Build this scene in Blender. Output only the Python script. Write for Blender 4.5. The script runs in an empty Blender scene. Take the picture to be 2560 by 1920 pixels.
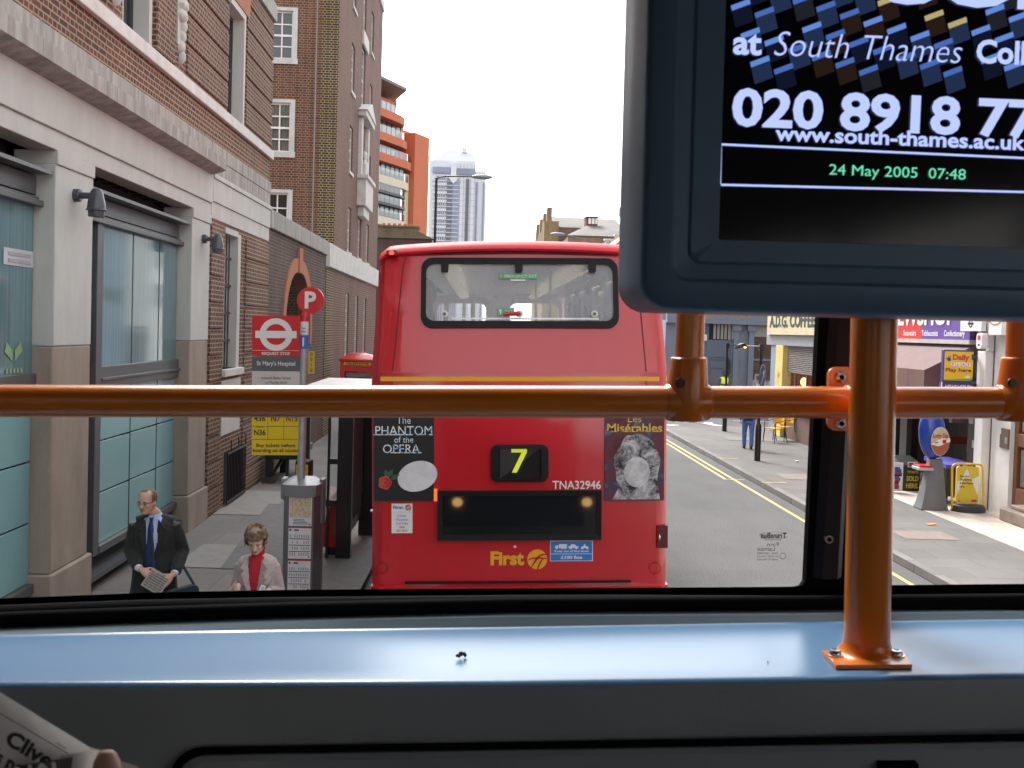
import bpy, bmesh, math, random
from mathutils import Vector, Matrix, noise
from mathutils.geometry import tessellate_polygon
random.seed(7)
rad = math.radians
scn = bpy.context.scene
COL = scn.collection

# ------------------------------------------------------------------ camera
YAW, PITCH, ROLL = rad(1.9), rad(1.8), rad(1.7)
EYE = Vector((0, 0, 3.45))
FPX = 2560.0
SHY = -55.0
RC = (Matrix.Rotation(-YAW, 4, 'Z') @ Matrix.Rotation(math.pi/2-PITCH, 4, 'X') @ Matrix.Rotation(ROLL, 4, 'Z'))
cd = bpy.data.cameras.new('camera')
cam = bpy.data.objects.new('camera', cd)
COL.objects.link(cam)
cd.sensor_fit = 'HORIZONTAL'; cd.sensor_width = 36; cd.lens = 36
cd.shift_y = SHY/FPX
cd.dof.use_dof = True; cd.dof.focus_distance = 8.8; cd.dof.aperture_fstop = 24      # a compact camera's 2 mm pupil: near things a little soft
cd.clip_start = 0.02; cd.clip_end = 4000
cam.matrix_world = Matrix.Translation(EYE) @ RC
scn.camera = cam

# ------------------------------------------------------------------ light
w = bpy.data.worlds.new("World"); scn.world = w
w.use_nodes = True
nt = w.node_tree; nt.nodes.clear()
SUN_EL, SUN_AZ = rad(48), rad(-25)      # azimuth measured from +Y (ahead) towards +X
sky = nt.nodes.new('ShaderNodeTexSky'); sky.sky_type = 'NISHITA'; sky.sun_disc = False
sky.sun_elevation = SUN_EL; sky.sun_rotation = SUN_AZ
sky.air_density = 1.0; sky.dust_density = 3.0; sky.ozone_density = 1.0
hs = nt.nodes.new('ShaderNodeHueSaturation'); hs.inputs['Saturation'].default_value = 0.12
bg = nt.nodes.new('ShaderNodeBackground'); bg.inputs['Strength'].default_value = 0.15
wo = nt.nodes.new('ShaderNodeOutputWorld')
nt.links.new(sky.outputs[0], hs.inputs['Color']); nt.links.new(hs.outputs[0], bg.inputs[0]); nt.links.new(bg.outputs[0], wo.inputs[0])
sd = bpy.data.lights.new('sun', 'SUN'); sd.energy = 1.2; sd.angle = rad(20); sd.color = (1, .96, .9)
so = bpy.data.objects.new('sun', sd); COL.objects.link(so)
dirv = Vector((math.sin(SUN_AZ)*math.cos(SUN_EL), math.cos(SUN_AZ)*math.cos(SUN_EL), math.sin(SUN_EL)))
so.rotation_euler = dirv.to_track_quat('Z', 'Y').to_euler()
so.location = dirv*60
scn.view_settings.view_transform = 'Standard'
try: scn.view_settings.look = 'None'
except Exception: pass
scn.view_settings.gamma = 1; scn.view_settings.use_curve_mapping = False
scn.view_settings.exposure = 1.85

# ------------------------------------------------------------------ sight lines: pixel of the photo + a known real plane -> point
R3 = RC.to_3x3()
def ray(x, y): return R3 @ Vector(((x-1280)/FPX, -(y-960-SHY)/FPX, -1.0))
def G(x, y, z=0.12): d = ray(x, y); return EYE + d*((z-EYE.z)/d.z)
def FX(x, y, X): d = ray(x, y); return EYE + d*(X/d.x)
def FY(x, y, Y): d = ray(x, y); return EYE + d*(Y/d.y)
BUS_Y = 8.65
MBUS = Matrix.Translation((0.447, BUS_Y, 0)) @ Matrix.Rotation(rad(-1.6), 4, 'Y')
MOWN = Matrix.Translation(EYE) @ Matrix.Rotation(rad(-1.4), 4, 'Y')
def inframe(M, px, py, yl):
    Mi = M.inverted(); o = Mi @ EYE; d = Mi.to_3x3() @ ray(px, py)
    return o + d*((yl-o.y)/d.y)
def BP(px, py, yl=0.0): p = inframe(MBUS, px, py, yl); return p.x, p.z
def OP(px, py, d): p = inframe(MOWN, px, py, d); return p.x, p.z
def OZ(px, py, z):
    Mi = MOWN.inverted(); d = Mi.to_3x3() @ ray(px, py)
    return d*(z/d.z)

# ------------------------------------------------------------------ materials
MATS = {}
def newmat(name):
    m = bpy.data.materials.new(name); m.use_nodes = True
    n = m.node_tree; n.nodes.clear()
    out = n.nodes.new('ShaderNodeOutputMaterial')
    return m, n, out
def nd(n, t, **k):
    x = n.nodes.new(t)
    for a, v in k.items():
        if a in x.inputs: x.inputs[a].default_value = v
        else: setattr(x, a, v)
    return x
def rgba(c): return (c[0], c[1], c[2], 1)
def pm(name, col, rough=.5, metal=0., var=.12, vs=3., bump=0., bs=60., coat=0., col2=None, spec=.5, stretch=None, emit=0., sheen=0.):
    if name in MATS: return MATS[name]
    m, n, out = newmat(name)
    b = nd(n, 'ShaderNodeBsdfPrincipled')
    b.inputs['Roughness'].default_value = rough; b.inputs['Metallic'].default_value = metal
    b.inputs['Specular IOR Level'].default_value = spec
    b.inputs['Coat Weight'].default_value = coat; b.inputs['Coat Roughness'].default_value = .05
    if sheen: b.inputs['Sheen Weight'].default_value = sheen
    tc = nd(n, 'ShaderNodeTexCoord'); src = tc.outputs['Object']
    if stretch:
        mp = nd(n, 'ShaderNodeMapping'); mp.inputs['Scale'].default_value = stretch
        n.links.new(src, mp.inputs[0]); src = mp.outputs[0]
    if var > 0 or col2:
        tx = nd(n, 'ShaderNodeTexNoise'); tx.inputs['Scale'].default_value = vs; tx.inputs['Detail'].default_value = 6
        tx.inputs['Roughness'].default_value = .65
        n.links.new(src, tx.inputs['Vector'])
        cr = nd(n, 'ShaderNodeValToRGB')
        cr.color_ramp.elements[0].position = .3; cr.color_ramp.elements[1].position = .7
        lo = col2 if col2 else tuple(c*(1-var) for c in col)
        hi = col if col2 else tuple(min(1, c*(1+var)) for c in col)
        cr.color_ramp.elements[0].color = rgba(lo); cr.color_ramp.elements[1].color = rgba(hi)
        n.links.new(tx.outputs['Fac'], cr.inputs[0]); n.links.new(cr.outputs[0], b.inputs['Base Color'])
        mr = nd(n, 'ShaderNodeMapRange'); mr.inputs['To Min'].default_value = max(0, rough-.08); mr.inputs['To Max'].default_value = min(1, rough+.08)
        n.links.new(tx.outputs['Fac'], mr.inputs[0]); n.links.new(mr.outputs[0], b.inputs['Roughness'])
    else:
        b.inputs['Base Color'].default_value = rgba(col)
    if bump > 0:
        t2 = nd(n, 'ShaderNodeTexNoise'); t2.inputs['Scale'].default_value = bs; t2.inputs['Detail'].default_value = 4
        n.links.new(src, t2.inputs['Vector'])
        bp = nd(n, 'ShaderNodeBump'); bp.inputs['Strength'].default_value = bump; bp.inputs['Distance'].default_value = .01
        n.links.new(t2.outputs['Fac'], bp.inputs['Height']); n.links.new(bp.outputs[0], b.inputs['Normal'])
    if emit:
        b.inputs['Emission Color'].default_value = rgba(col); b.inputs['Emission Strength'].default_value = emit
    n.links.new(b.outputs[0], out.inputs[0])
    MATS[name] = m; return m
def brickm(name, c1, c2, mortar, bw=.225, bh=.075, ms=.011, squash=.5, sqf=2, off=.5, stain=.35, rough=.85, bump=.5, stainscale=.6, dark=None):
    if name in MATS: return MATS[name]
    m, n, out = newmat(name)
    b = nd(n, 'ShaderNodeBsdfPrincipled'); b.inputs['Roughness'].default_value = rough; b.inputs['Specular IOR Level'].default_value = .25
    uv = nd(n, 'ShaderNodeTexCoord')
    br = nd(n, 'ShaderNodeTexBrick')
    br.offset = off; br.squash = squash; br.squash_frequency = sqf
    br.inputs['Scale'].default_value = 1; br.inputs['Brick Width'].default_value = bw; br.inputs['Row Height'].default_value = bh
    br.inputs['Mortar Size'].default_value = ms; br.inputs['Mortar Smooth'].default_value = .2; br.inputs['Bias'].default_value = 0
    br.inputs['Color1'].default_value = rgba(c1); br.inputs['Color2'].default_value = rgba(c2); br.inputs['Mortar'].default_value = rgba(mortar)
    n.links.new(uv.outputs['UV'], br.inputs['Vector'])
    # stains: large noise stretched down the wall, and fine grain
    mp = nd(n, 'ShaderNodeMapping'); mp.inputs['Scale'].default_value = (1, .45, 1)
    n.links.new(uv.outputs['UV'], mp.inputs[0])
    t = nd(n, 'ShaderNodeTexNoise'); t.inputs['Scale'].default_value = stainscale; t.inputs['Detail'].default_value = 8; t.inputs['Roughness'].default_value = .7
    n.links.new(mp.outputs[0], t.inputs['Vector'])
    mr = nd(n, 'ShaderNodeMapRange'); mr.inputs['From Min'].default_value = .3; mr.inputs['From Max'].default_value = .7
    mr.inputs['To Min'].default_value = 1-stain; mr.inputs['To Max'].default_value = 1+stain*.4
    n.links.new(t.outputs['Fac'], mr.inputs[0])
    g = nd(n, 'ShaderNodeTexNoise'); g.inputs['Scale'].default_value = 45; g.inputs['Detail'].default_value = 3
    n.links.new(uv.outputs['UV'], g.inputs['Vector'])
    mg = nd(n, 'ShaderNodeMapRange'); mg.inputs['To Min'].default_value = .75; mg.inputs['To Max'].default_value = 1.25
    n.links.new(g.outputs['Fac'], mg.inputs[0])
    mu = nd(n, 'ShaderNodeMath', operation='MULTIPLY'); n.links.new(mr.outputs[0], mu.inputs[0]); n.links.new(mg.outputs[0], mu.inputs[1])
    mx = nd(n, 'ShaderNodeMix', data_type='RGBA', blend_type='MULTIPLY'); mx.inputs[0].default_value = 1
    cb = nd(n, 'ShaderNodeCombineColor')
    for i in range(3): n.links.new(mu.outputs[0], cb.inputs[i])
    n.links.new(br.outputs['Color'], mx.inputs[6]); n.links.new(cb.outputs[0], mx.inputs[7])
    n.links.new(mx.outputs[2], b.inputs['Base Color'])
    bp = nd(n, 'ShaderNodeBump', invert=True); bp.inputs['Strength'].default_value = bump; bp.inputs['Distance'].default_value = .008
    n.links.new(br.outputs['Fac'], bp.inputs['Height']); n.links.new(bp.outputs[0], b.inputs['Normal'])
    n.links.new(b.outputs[0], out.inputs[0])
    MATS[name] = m; return m
def glassm(name, tint=(1, 1, 1), refl=1.0, rough=0., veil=0., veilcol=(.7, .72, .75)):
    if name in MATS: return MATS[name]
    m, n, out = newmat(name)
    tr = nd(n, 'ShaderNodeBsdfTransparent'); tr.inputs[0].default_value = rgba(tint)
    gl = nd(n, 'ShaderNodeBsdfGlossy'); gl.inputs['Roughness'].default_value = rough
    fr = nd(n, 'ShaderNodeFresnel'); fr.inputs[0].default_value = 1.45
    mu = nd(n, 'ShaderNodeMath', operation='MULTIPLY'); mu.inputs[1].default_value = refl
    n.links.new(fr.outputs[0], mu.inputs[0])
    mx = nd(n, 'ShaderNodeMixShader'); n.links.new(mu.outputs[0], mx.inputs[0])
    last = tr.outputs[0]
    if veil > 0:
        df = nd(n, 'ShaderNodeBsdfDiffuse'); df.inputs[0].default_value = rgba(veilcol)
        m2 = nd(n, 'ShaderNodeMixShader'); 
        tx = nd(n, 'ShaderNodeTexNoise'); tx.inputs['Scale'].default_value = 3; tx.inputs['Detail'].default_value = 5
        tcc = nd(n, 'ShaderNodeTexCoord'); n.links.new(tcc.outputs['Object'], tx.inputs['Vector'])
        mr = nd(n, 'ShaderNodeMapRange'); mr.inputs['To Min'].default_value = veil*.6; mr.inputs['To Max'].default_value = veil*1.4
        n.links.new(tx.outputs['Fac'], mr.inputs[0]); n.links.new(mr.outputs[0], m2.inputs[0])
        n.links.new(tr.outputs[0], m2.inputs[1]); n.links.new(df.outputs[0], m2.inputs[2]); last = m2.outputs[0]
    n.links.new(last, mx.inputs[1]); n.links.new(gl.outputs[0], mx.inputs[2]); n.links.new(mx.outputs[0], out.inputs[0])
    MATS[name] = m; return m
def emitm(name, col, s=1.):
    if name in MATS: return MATS[name]
    m, n, out = newmat(name); e = nd(n, 'ShaderNodeEmission'); e.inputs[0].default_value = rgba(col); e.inputs[1].default_value = s
    n.links.new(e.outputs[0], out.inputs[0]); MATS[name] = m; return m

# ------------------------------------------------------------------ mesh builder (points given in world space, or through M)
WM = {}
class MB:
    def __init__(s, M=None): s.v = []; s.f = []; s.m = []; s.uvp = []; s.M = M; s.mi = 0
    def add(s, pts, faces, mi=None):
        o = len(s.v); mi = s.mi if mi is None else mi
        for p in pts:
            p = Vector(p); s.uvp.append(p); s.v.append(s.M @ p if s.M else p)
        for f in faces: s.f.append([o+i for i in f]); s.m.append(mi)
        return s
    def quad(s, a, b, c, d, mi=None): return s.add([a, b, c, d], [(0, 1, 2, 3)], mi)
    def poly(s, pts, mi=None): return s.add(pts, [tuple(range(len(pts)))], mi)
    def box(s, x0, x1, y0, y1, z0, z1, mi=None, T=None):
        p = [Vector(q) for q in ((x0,y0,z0),(x1,y0,z0),(x1,y1,z0),(x0,y1,z0),(x0,y0,z1),(x1,y0,z1),(x1,y1,z1),(x0,y1,z1))]
        if T: p = [T @ q for q in p]
        return s.add(p, [(0,3,2,1),(4,5,6,7),(0,1,5,4),(1,2,6,5),(2,3,7,6),(3,0,4,7)], mi)
    def rings(s, rings, closed=True, caps=True, mi=None):
        n = len(rings[0]); pts = [p for r in rings for p in r]; fs = []
        for i in range(len(rings)-1):
            for j in range(n if closed else n-1):
                k = (j+1) % n
                fs.append((i*n+j, i*n+k, (i+1)*n+k, (i+1)*n+j))
        if caps and closed:
            fs.append(tuple(range(n-1, -1, -1))); fs.append(tuple((len(rings)-1)*n+j for j in range(n)))
        return s.add(pts, fs, mi)
    def tube(s, path, r, n=12, mi=None, caps=True, sy=1.0):
        path = [Vector(p) for p in path]; rs = r if isinstance(r, (list, tuple)) else [r]*len(path)
        rings = []; up = None
        for i, p in enumerate(path):
            t = (path[min(i+1, len(path)-1)]-path[max(i-1, 0)]).normalized()
            if up is None:
                up = Vector((0, 0, 1)) if abs(t.z) < .9 else Vector((0, 1, 0))
            a = t.cross(up).normalized(); b = a.cross(t).normalized(); up = b
            rings.append([p+a*rs[i]*math.cos(k*2*math.pi/n)+b*rs[i]*sy*math.sin(k*2*math.pi/n) for k in range(n)])
        return s.rings(rings, True, caps, mi)
    def sphere(s, c, rx, ry=None, rz=None, n=12, m=8, mi=None, T=None):
        ry = ry or rx; rz = rz or rx; c = Vector(c); rings = []
        for i in range(m+1):
            t = -math.pi/2+math.pi*i/m; cr = max(.002, math.cos(t))
            ring = [Vector((rx*cr*math.cos(k*2*math.pi/n), ry*cr*math.sin(k*2*math.pi/n), rz*math.sin(t))) for k in range(n)]
            rings.append([c+(T @ q if T else q) for q in ring])
        return s.rings(rings, True, True, mi)
    def prism(s, pts2, fn0, fn1, mi=None, side=None):
        # pts2: 2D outline; fn0/fn1 map a 2D point onto the near / far face
        a = [Vector(fn0(*p)) for p in pts2]; b = [Vector(fn1(*p)) for p in pts2]; n = len(pts2)
        s.poly(a, mi); s.poly(list(reversed(b)), side if side is not None else mi)
        for i in range(n):
            k = (i+1) % n; s.quad(a[i], b[i], b[k], a[k], side if side is not None else mi)
        return s
    def holed(s, outer, holes, fn, mi=None, cuts=()):
        """flat outline with holes, cut at given heights, then mapped by fn(x,z)->point"""
        polys = [[Vector((p[0], p[1], 0)) for p in outer]]+[[Vector((p[0], p[1], 0)) for p in h] for h in holes]
        tris = tessellate_polygon(polys); flat = [p for q in polys for p in q]
        bm = bmesh.new(); vs = [bm.verts.new(p) for p in flat]
        for t in tris:
            try: bm.faces.new([vs[i] for i in t])
            except ValueError: pass
        for (ax, c) in cuts:
            no = (1, 0, 0) if ax == 'x' else (0, 1, 0); co = (c, 0, 0) if ax == 'x' else (0, c, 0)
            bmesh.ops.bisect_plane(bm, geom=bm.verts[:]+bm.edges[:]+bm.faces[:], plane_co=co, plane_no=no, dist=1e-5)
        bm.verts.index_update()
        s.add([fn(v.co.x, v.co.y) for v in bm.verts], [tuple(v.index for v in f.verts) for f in bm.faces], mi)
        bm.free(); return s
    def build(s, name, mats, parent=None, smooth=40, bevel=0, seg=2, loc=None):
        me = bpy.data.meshes.new(name)
        base = Matrix.Identity(4)
        if parent is not None: base = WM[parent.name]
        elif loc is not None: base = Matrix.Translation(loc)
        bi = base.inverted()
        me.from_pydata([bi @ p for p in s.v], [], s.f)
        if not isinstance(mats, (list, tuple)): mats = [mats]
        for m in mats: me.materials.append(m)
        uvl = me.uv_layers.new(name='UVMap')
        for p in me.polygons:
            p.material_index = min(s.m[p.index], len(mats)-1)
            q = [s.uvp[i] for i in p.vertices]
            nn = Vector((0, 0, 0))
            for i in range(len(q)):
                a, c = q[i], q[(i+1) % len(q)]
                nn += Vector(((a.y-c.y)*(a.z+c.z), (a.z-c.z)*(a.x+c.x), (a.x-c.x)*(a.y+c.y)))
            ax, ay, az = abs(nn.x), abs(nn.y), abs(nn.z)
            for li, c in zip(p.loop_indices, q):
                uvl.data[li].uv = (c.x, c.y) if az >= ax and az >= ay else ((c.y, c.z) if ax >= ay else (c.x, c.z))
        me.validate()
        if smooth:
            me.shade_smooth(); me.set_sharp_from_angle(angle=rad(smooth))
        o = bpy.data.objects.new(name, me); COL.objects.link(o)
        if parent is not None: o.parent = parent; WM[o.name] = WM[parent.name]
        else: o.matrix_world = base; WM[o.name] = base
        if bevel:
            bv = o.modifiers.new('bevel', 'BEVEL'); bv.width = bevel; bv.segments = seg; bv.limit_method = 'ANGLE'; bv.angle_limit = rad(50)
        return o
def tag(o, label=None, cat=None, group=None, kind=None):
    if label: o['label'] = label
    if cat: o['category'] = cat
    if group: o['group'] = group
    if kind: o['kind'] = kind
    return o
def thing(name, label, cat, loc=(0, 0, 0), M=None, group=None):
    o = bpy.data.objects.new(name, None); COL.objects.link(o); o.empty_display_size = .2
    m = M if M is not None else Matrix.Translation(loc)
    o.matrix_world = m; WM[o.name] = m
    return tag(o, label, cat, group)
def rrect(x0, x1, z0, z1, r, n=5):
    out = []
    for cx, cz, a0 in ((x1-r, z1-r, 0), (x0+r, z1-r, 90), (x0+r, z0+r, 180), (x1-r, z0+r, 270)):
        for i in range(n+1):
            a = rad(a0+90*i/n); out.append((cx+r*math.cos(a), cz+r*math.sin(a)))
    return out
def disc(cx, cz, r, n=28, a0=0, a1=360):
    return [(cx+r*math.cos(rad(a0+(a1-a0)*i/n)), cz+r*math.sin(rad(a0+(a1-a0)*i/n))) for i in range(n+(0 if a1-a0 == 360 else 1))]
# lettering: flat glyph faces set just proud of their sign
_tc = {}
def glyphs(t, weight=0., shear=0.):
    k = (t, weight, shear)
    if k not in _tc:
        c = bpy.data.curves.new('t', 'FONT'); c.body = t; c.size = 1; c.offset = weight; c.shear = shear; c.resolution_u = 3
        o = bpy.data.objects.new('t', c); COL.objects.link(o)
        dg = bpy.context.evaluated_depsgraph_get(); me = bpy.data.meshes.new_from_object(o.evaluated_get(dg))
        _tc[k] = ([v.co.copy() for v in me.vertices], [tuple(p.vertices) for p in me.polygons])
        bpy.data.objects.remove(o); bpy.data.meshes.remove(me); bpy.data.curves.remove(c)
    return _tc[k]
_cap = None
def text(mb, t, o, u, v, h, width=None, align='c', mi=None, weight=0., shear=0., maxw=None):
    """o: baseline point (centre/left/right by align), u: reading direction, v: up, h: capital height"""
    global _cap
    if _cap is None: _cap = max(p.y for p in glyphs('H')[0])
    V, F = glyphs(t, weight, shear)
    if not V: return
    o, u, v = Vector(o), Vector(u).normalized(), Vector(v).normalized()
    s = h/_cap; x0 = min(p.x for p in V); x1 = max(p.x for p in V); ww = (x1-x0)*s
    sx = s*(width/ww) if width else s
    if maxw and ww > maxw: sx = s*maxw/ww
    W = (x1-x0)*sx; off = {'c': -W/2, 'l': 0, 'r': -W}[align]
    mb.add([o+u*((p.x-x0)*sx+off)+v*(p.y*s) for p in V], F, mi)
def wallgrid(mb, pt, u0, u1, z0, z1, ops, dep, mi=0, ri=None):
    """pt(u,z,d): point of the wall, d = depth behind its face"""
    us = sorted(set([u0, u1]+[a for o in ops for a in o[:2]])); zs = sorted(set([z0, z1]+[a for o in ops for a in o[2:4]]))
    us = [a for a in us if u0 <= a <= u1]; zs = [a for a in zs if z0 <= a <= z1]
    for i in range(len(us)-1):
        for j in range(len(zs)-1):
            cu, cz = (us[i]+us[i+1])/2, (zs[j]+zs[j+1])/2
            if any(o[0] < cu < o[1] and o[2] < cz < o[3] for o in ops): continue
            mb.quad(pt(us[i], zs[j], 0), pt(us[i+1], zs[j], 0), pt(us[i+1], zs[j+1], 0), pt(us[i], zs[j+1], 0), mi)
    for a, b, c, d in [o[:4] for o in ops]:
        r = mi if ri is None else ri
        mb.quad(pt(a, c, 0), pt(a, d, 0), pt(a, d, dep), pt(a, c, dep), r); mb.quad(pt(b, c, 0), pt(b, d, 0), pt(b, d, dep), pt(b, c, dep), r)
        mb.quad(pt(a, c, 0), pt(b, c, 0), pt(b, c, dep), pt(a, c, dep), r); mb.quad(pt(a, d, 0), pt(b, d, 0), pt(b, d, dep), pt(a, d, dep), r)
def pbox(mb, pt, u0, u1, z0, z1, d0, d1, mi=None):
    p = [pt(u0, z0, d0), pt(u1, z0, d0), pt(u1, z0, d1), pt(u0, z0, d1), pt(u0, z1, d0), pt(u1, z1, d0), pt(u1, z1, d1), pt(u0, z1, d1)]
    mb.add(p, [(0,3,2,1),(4,5,6,7),(0,1,5,4),(1,2,6,5),(2,3,7,6),(3,0,4,7)], mi)
def window(pt, u0, u1, z0, z1, d, par, fm, gm, cols=2, rows=2, fw=.06, bar=.03, sill=None, curtain=None, name='window'):
    mb = MB()
    pbox(mb, pt, u0, u0+fw, z0, z1, d-.06, d); pbox(mb, pt, u1-fw, u1, z0, z1, d-.06, d)
    pbox(mb, pt, u0+fw, u1-fw, z0, z0+fw, d-.06, d); pbox(mb, pt, u0+fw, u1-fw, z1-fw, z1, d-.06, d)
    iu0, iu1, iz0, iz1 = u0+fw, u1-fw, z0+fw, z1-fw
    for i in range(1, cols):
        c = iu0+(iu1-iu0)*i/cols; pbox(mb, pt, c-bar/2, c+bar/2, iz0, iz1, d-.045, d-.01)
    for i in range(1, rows):
        c = iz0+(iz1-iz0)*i/rows; b2 = bar*(1.6 if 2*i == rows else 1)
        pbox(mb, pt, iu0, iu1, c-b2/2, c+b2/2, d-.049, d-.012)
    f = mb.build(name, fm, par)
    g = MB(); g.quad(pt(iu0, iz0, d-.02), pt(iu1, iz0, d-.02), pt(iu1, iz1, d-.02), pt(iu0, iz1, d-.02)); g.build('pane', gm, f)
    if curtain:
        c = MB(); n = 16
        for i in range(n):
            a, b = iu0+(iu1-iu0)*i/n, iu0+(iu1-iu0)*(i+1)/n
            da, db = d+.06+.03*(i % 2), d+.06+.03*((i+1) % 2)
            c.quad(pt(a, iz0, da), pt(b, iz0, db), pt(b, iz1, db), pt(a, iz1, da))
        c.build('curtain', curtain, f)
    if sill:
        s_ = MB(); pbox(s_, pt, u0-.06, u1+.06, z0-.11, z0-.004, -.05, d); s_.build('sill', sill, f)
    return f

# palette
stone = pm('portland_stone', (.50, .505, .472), .8, var=.1, vs=2.6, bump=.25, bs=90, stretch=(1, 1, .35))
stone_dirty = pm('weathered_stone', (.44, .42, .385), .85, var=.4, vs=6, bump=.3, bs=70, stretch=(1, 1, .16), col2=(.20, .19, .17))
stone_base = pm('stained_stone', (.36, .30, .24), .85, var=.3, vs=1.8, bump=.3, bs=70, stretch=(1, 1, .35), col2=(.23, .19, .15))
stone_white = pm('white_painted_stone', (.66, .64, .61), .75, var=.12, vs=3, bump=.2, col2=(.5, .48, .45))
brick_a = brickm('purple_red_brick', (.155, .06, .044), (.07, .04, .04), (.38, .27, .17), stain=.3)
brick_a2 = brickm('banded_red_brick', (.15, .066, .048), (.085, .045, .04), (.33, .25, .17), stain=.3)
brick_arch = brickm('garden_wall_brick', (.11, .058, .048), (.07, .042, .04), (.17, .14, .11), stain=.4)
brick_t = brickm('orange_brown_brick', (.20, .068, .045), (.10, .042, .036), (.32, .235, .155), stain=.35)
brick_ts = brickm('street_side_brick', (.19, .075, .052), (.12, .06, .05), (.27, .2, .16), stain=.25)
brick_q = brickm('sooty_quoin_brick', (.05, .036, .028), (.075, .05, .032), (.4, .31, .17), stain=.35)
brick_y = brickm('stock_brick', (.30, .20, .10), (.22, .14, .08), (.28, .24, .18), stain=.3)
brick_r = brickm('red_facing_brick', (.2, .085, .06), (.15, .07, .055), (.3, .25, .2), stain=.25)
rubbed = pm('rubbed_orange_brick', (.36, .13, .06), .8, var=.25, vs=6, bump=.2, stretch=(1, 6, 1))
steel_grey = pm('grey_window_metal', (.085, .092, .098), .4, var=.1, vs=4)
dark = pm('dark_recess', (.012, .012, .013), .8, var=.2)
black = pm('black_paint', (.012, .012, .013), .35, var=.15, vs=8)
rubber = pm('black_rubber', (.006, .006, .007), .8, var=.2, vs=12, spec=.03)
white = pm('white_paint', (.78, .77, .74), .5, var=.06, vs=2)
cream = pm('cream_paint', (.62, .52, .34), .55, var=.1, vs=4)
yellow = pm('sign_yellow', (.74, .53, .008), .45, var=.04, vs=5)
sign_red = pm('sign_red', (.60, .012, .018), .35, var=.04)
ink = pm('black_ink', (.02, .02, .022), .6, var=0)
chrome = pm('steel', (.6, .6, .61), .25, 1., var=.08, vs=20)
alu = pm('brushed_aluminium', (.46, .47, .49), .45, .5, var=.1, vs=14)
win_dark = pm('dark_window_glass', (.02, .024, .03), .05, var=0, spec=.8)
clear = glassm('clear_glass', (.93, .96, .96), 1.)

# ================================================================== the ground
asph = brickm('asphalt', (.112, .110, .110), (.102, .101, .102), (.11, .11, .11), bw=5, bh=5, ms=.0, stain=.18, bump=0, stainscale=.9)
mb = MB(); mb.quad((-900, -80, 0), (900, -80, 0), (900, 2500, 0), (-900, 2500, 0))
road = mb.build('road', asph, smooth=0); tag(road, 'grey asphalt road running ahead beside the red bus', 'road', kind='structure')
# chips and grit on the asphalt
am = MATS['asphalt'].node_tree
pb = [x for x in am.nodes if x.type == 'BSDF_PRINCIPLED'][0]
for q_ in am.nodes:
    if q_.type == 'MAP_RANGE' and abs(q_.inputs['To Max'].default_value-1.25) < .01: q_.inputs['From Min'].default_value = .3; q_.inputs['From Max'].default_value = .7; q_.inputs['To Min'].default_value = .55; q_.inputs['To Max'].default_value = 1.5
vz = nd(am, 'ShaderNodeTexNoise'); vz.inputs['Scale'].default_value = 28; vz.inputs['Detail'].default_value = 2
tcn = [x for x in am.nodes if x.type == 'TEX_COORD'][0]; am.links.new(tcn.outputs['UV'], vz.inputs['Vector'])
bpn = nd(am, 'ShaderNodeBump'); bpn.inputs['Strength'].default_value = .5; bpn.inputs['Distance'].default_value = .01
am.links.new(vz.outputs['Fac'], bpn.inputs['Height']); am.links.new(bpn.outputs[0], pb.inputs['Normal'])

paving = brickm('paving_slabs', (.225, .21, .195), (.19, .18, .17), (.13, .12, .11), bw=1.3, bh=.9, ms=.006, squash=1, stain=.3, bump=.15, stainscale=.5)
paving2 = brickm('paving_slabs_grey', (.165, .157, .152), (.142, .136, .131), (.10, .095, .09), bw=.9, bh=.62, ms=.006, squash=1, stain=.28, bump=.15, stainscale=.5)
kerbm = brickm('granite_kerb', (.23, .22, .21), (.18, .17, .165), (.06, .06, .06), bw=2, bh=.9, ms=.012, squash=1, stain=.35, bump=.2)
tilem = brickm('forecourt_tiles', (.62, .53, .46), (.54, .47, .42), (.4, .35, .3), bw=.4, bh=.4, ms=.01, squash=1, stain=.35, bump=.15, stainscale=2.2)
KL, KR, FC, FR, FL = -1.45, 6.6, 8.9, 10.3, -4.5
def slab(name, outline, z0, z1, mat, lab, cat='pavement'):
    m = MB(); m.prism(outline, lambda x, y: (x, y, z1), lambda x, y: (x, y, z0))
    o = m.build(name, mat, smooth=0, loc=(outline[0][0], outline[0][1], 0)); return tag(o, lab, cat, kind='structure')
slab('pavement', [(KL-.14, -40), (KL-.14, 48), (-9, 48), (-9, -40)], -.1, .12, paving, 'grey slabbed pavement along the stone and brick building')
slab('kerb', [(KL, -40), (KL, 48.1), (KL-.14, 48.1), (KL-.14, -40)], -.1, .124, kerbm, 'granite kerb along the pavement with the bus stop', 'kerb')
r = 1.6; ye = 37.6
arc = [(KR+r-r*math.cos(rad(a)), ye-r+r*math.sin(rad(a))) for a in range(0, 91, 10)]
arci = [(KR+r-(r-.15)*math.cos(rad(a)), ye-r+(r-.15)*math.sin(rad(a))) for a in range(0, 91, 10)]
slab('pavement', [(KR+.15, -40)]+arci+[(22, ye-.15), (22, -40)], -.1, .118, paving2, 'grey slabbed pavement in front of the shops across the road')
slab('kerb', [(KR, -40)]+arc+[(22, ye), (22, ye-.15)]+list(reversed(arci))+[(KR+.15, -40)], -.1, .123, kerbm, 'granite kerb curving round the corner by the coffee shop', 'kerb')
slab('forecourt', [(FC, -2), (FC, 26.2), (12.5, 26.2), (12.5, -2)], -.1, .126, tilem, 'pale tiled forecourt in front of the newsagent')
slab('pavement', [(KR, 45.2), (KR, 140), (24, 140), (24, 45.2)], -.1, .12, paving2, 'grey pavement on the far side of the side street')
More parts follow.
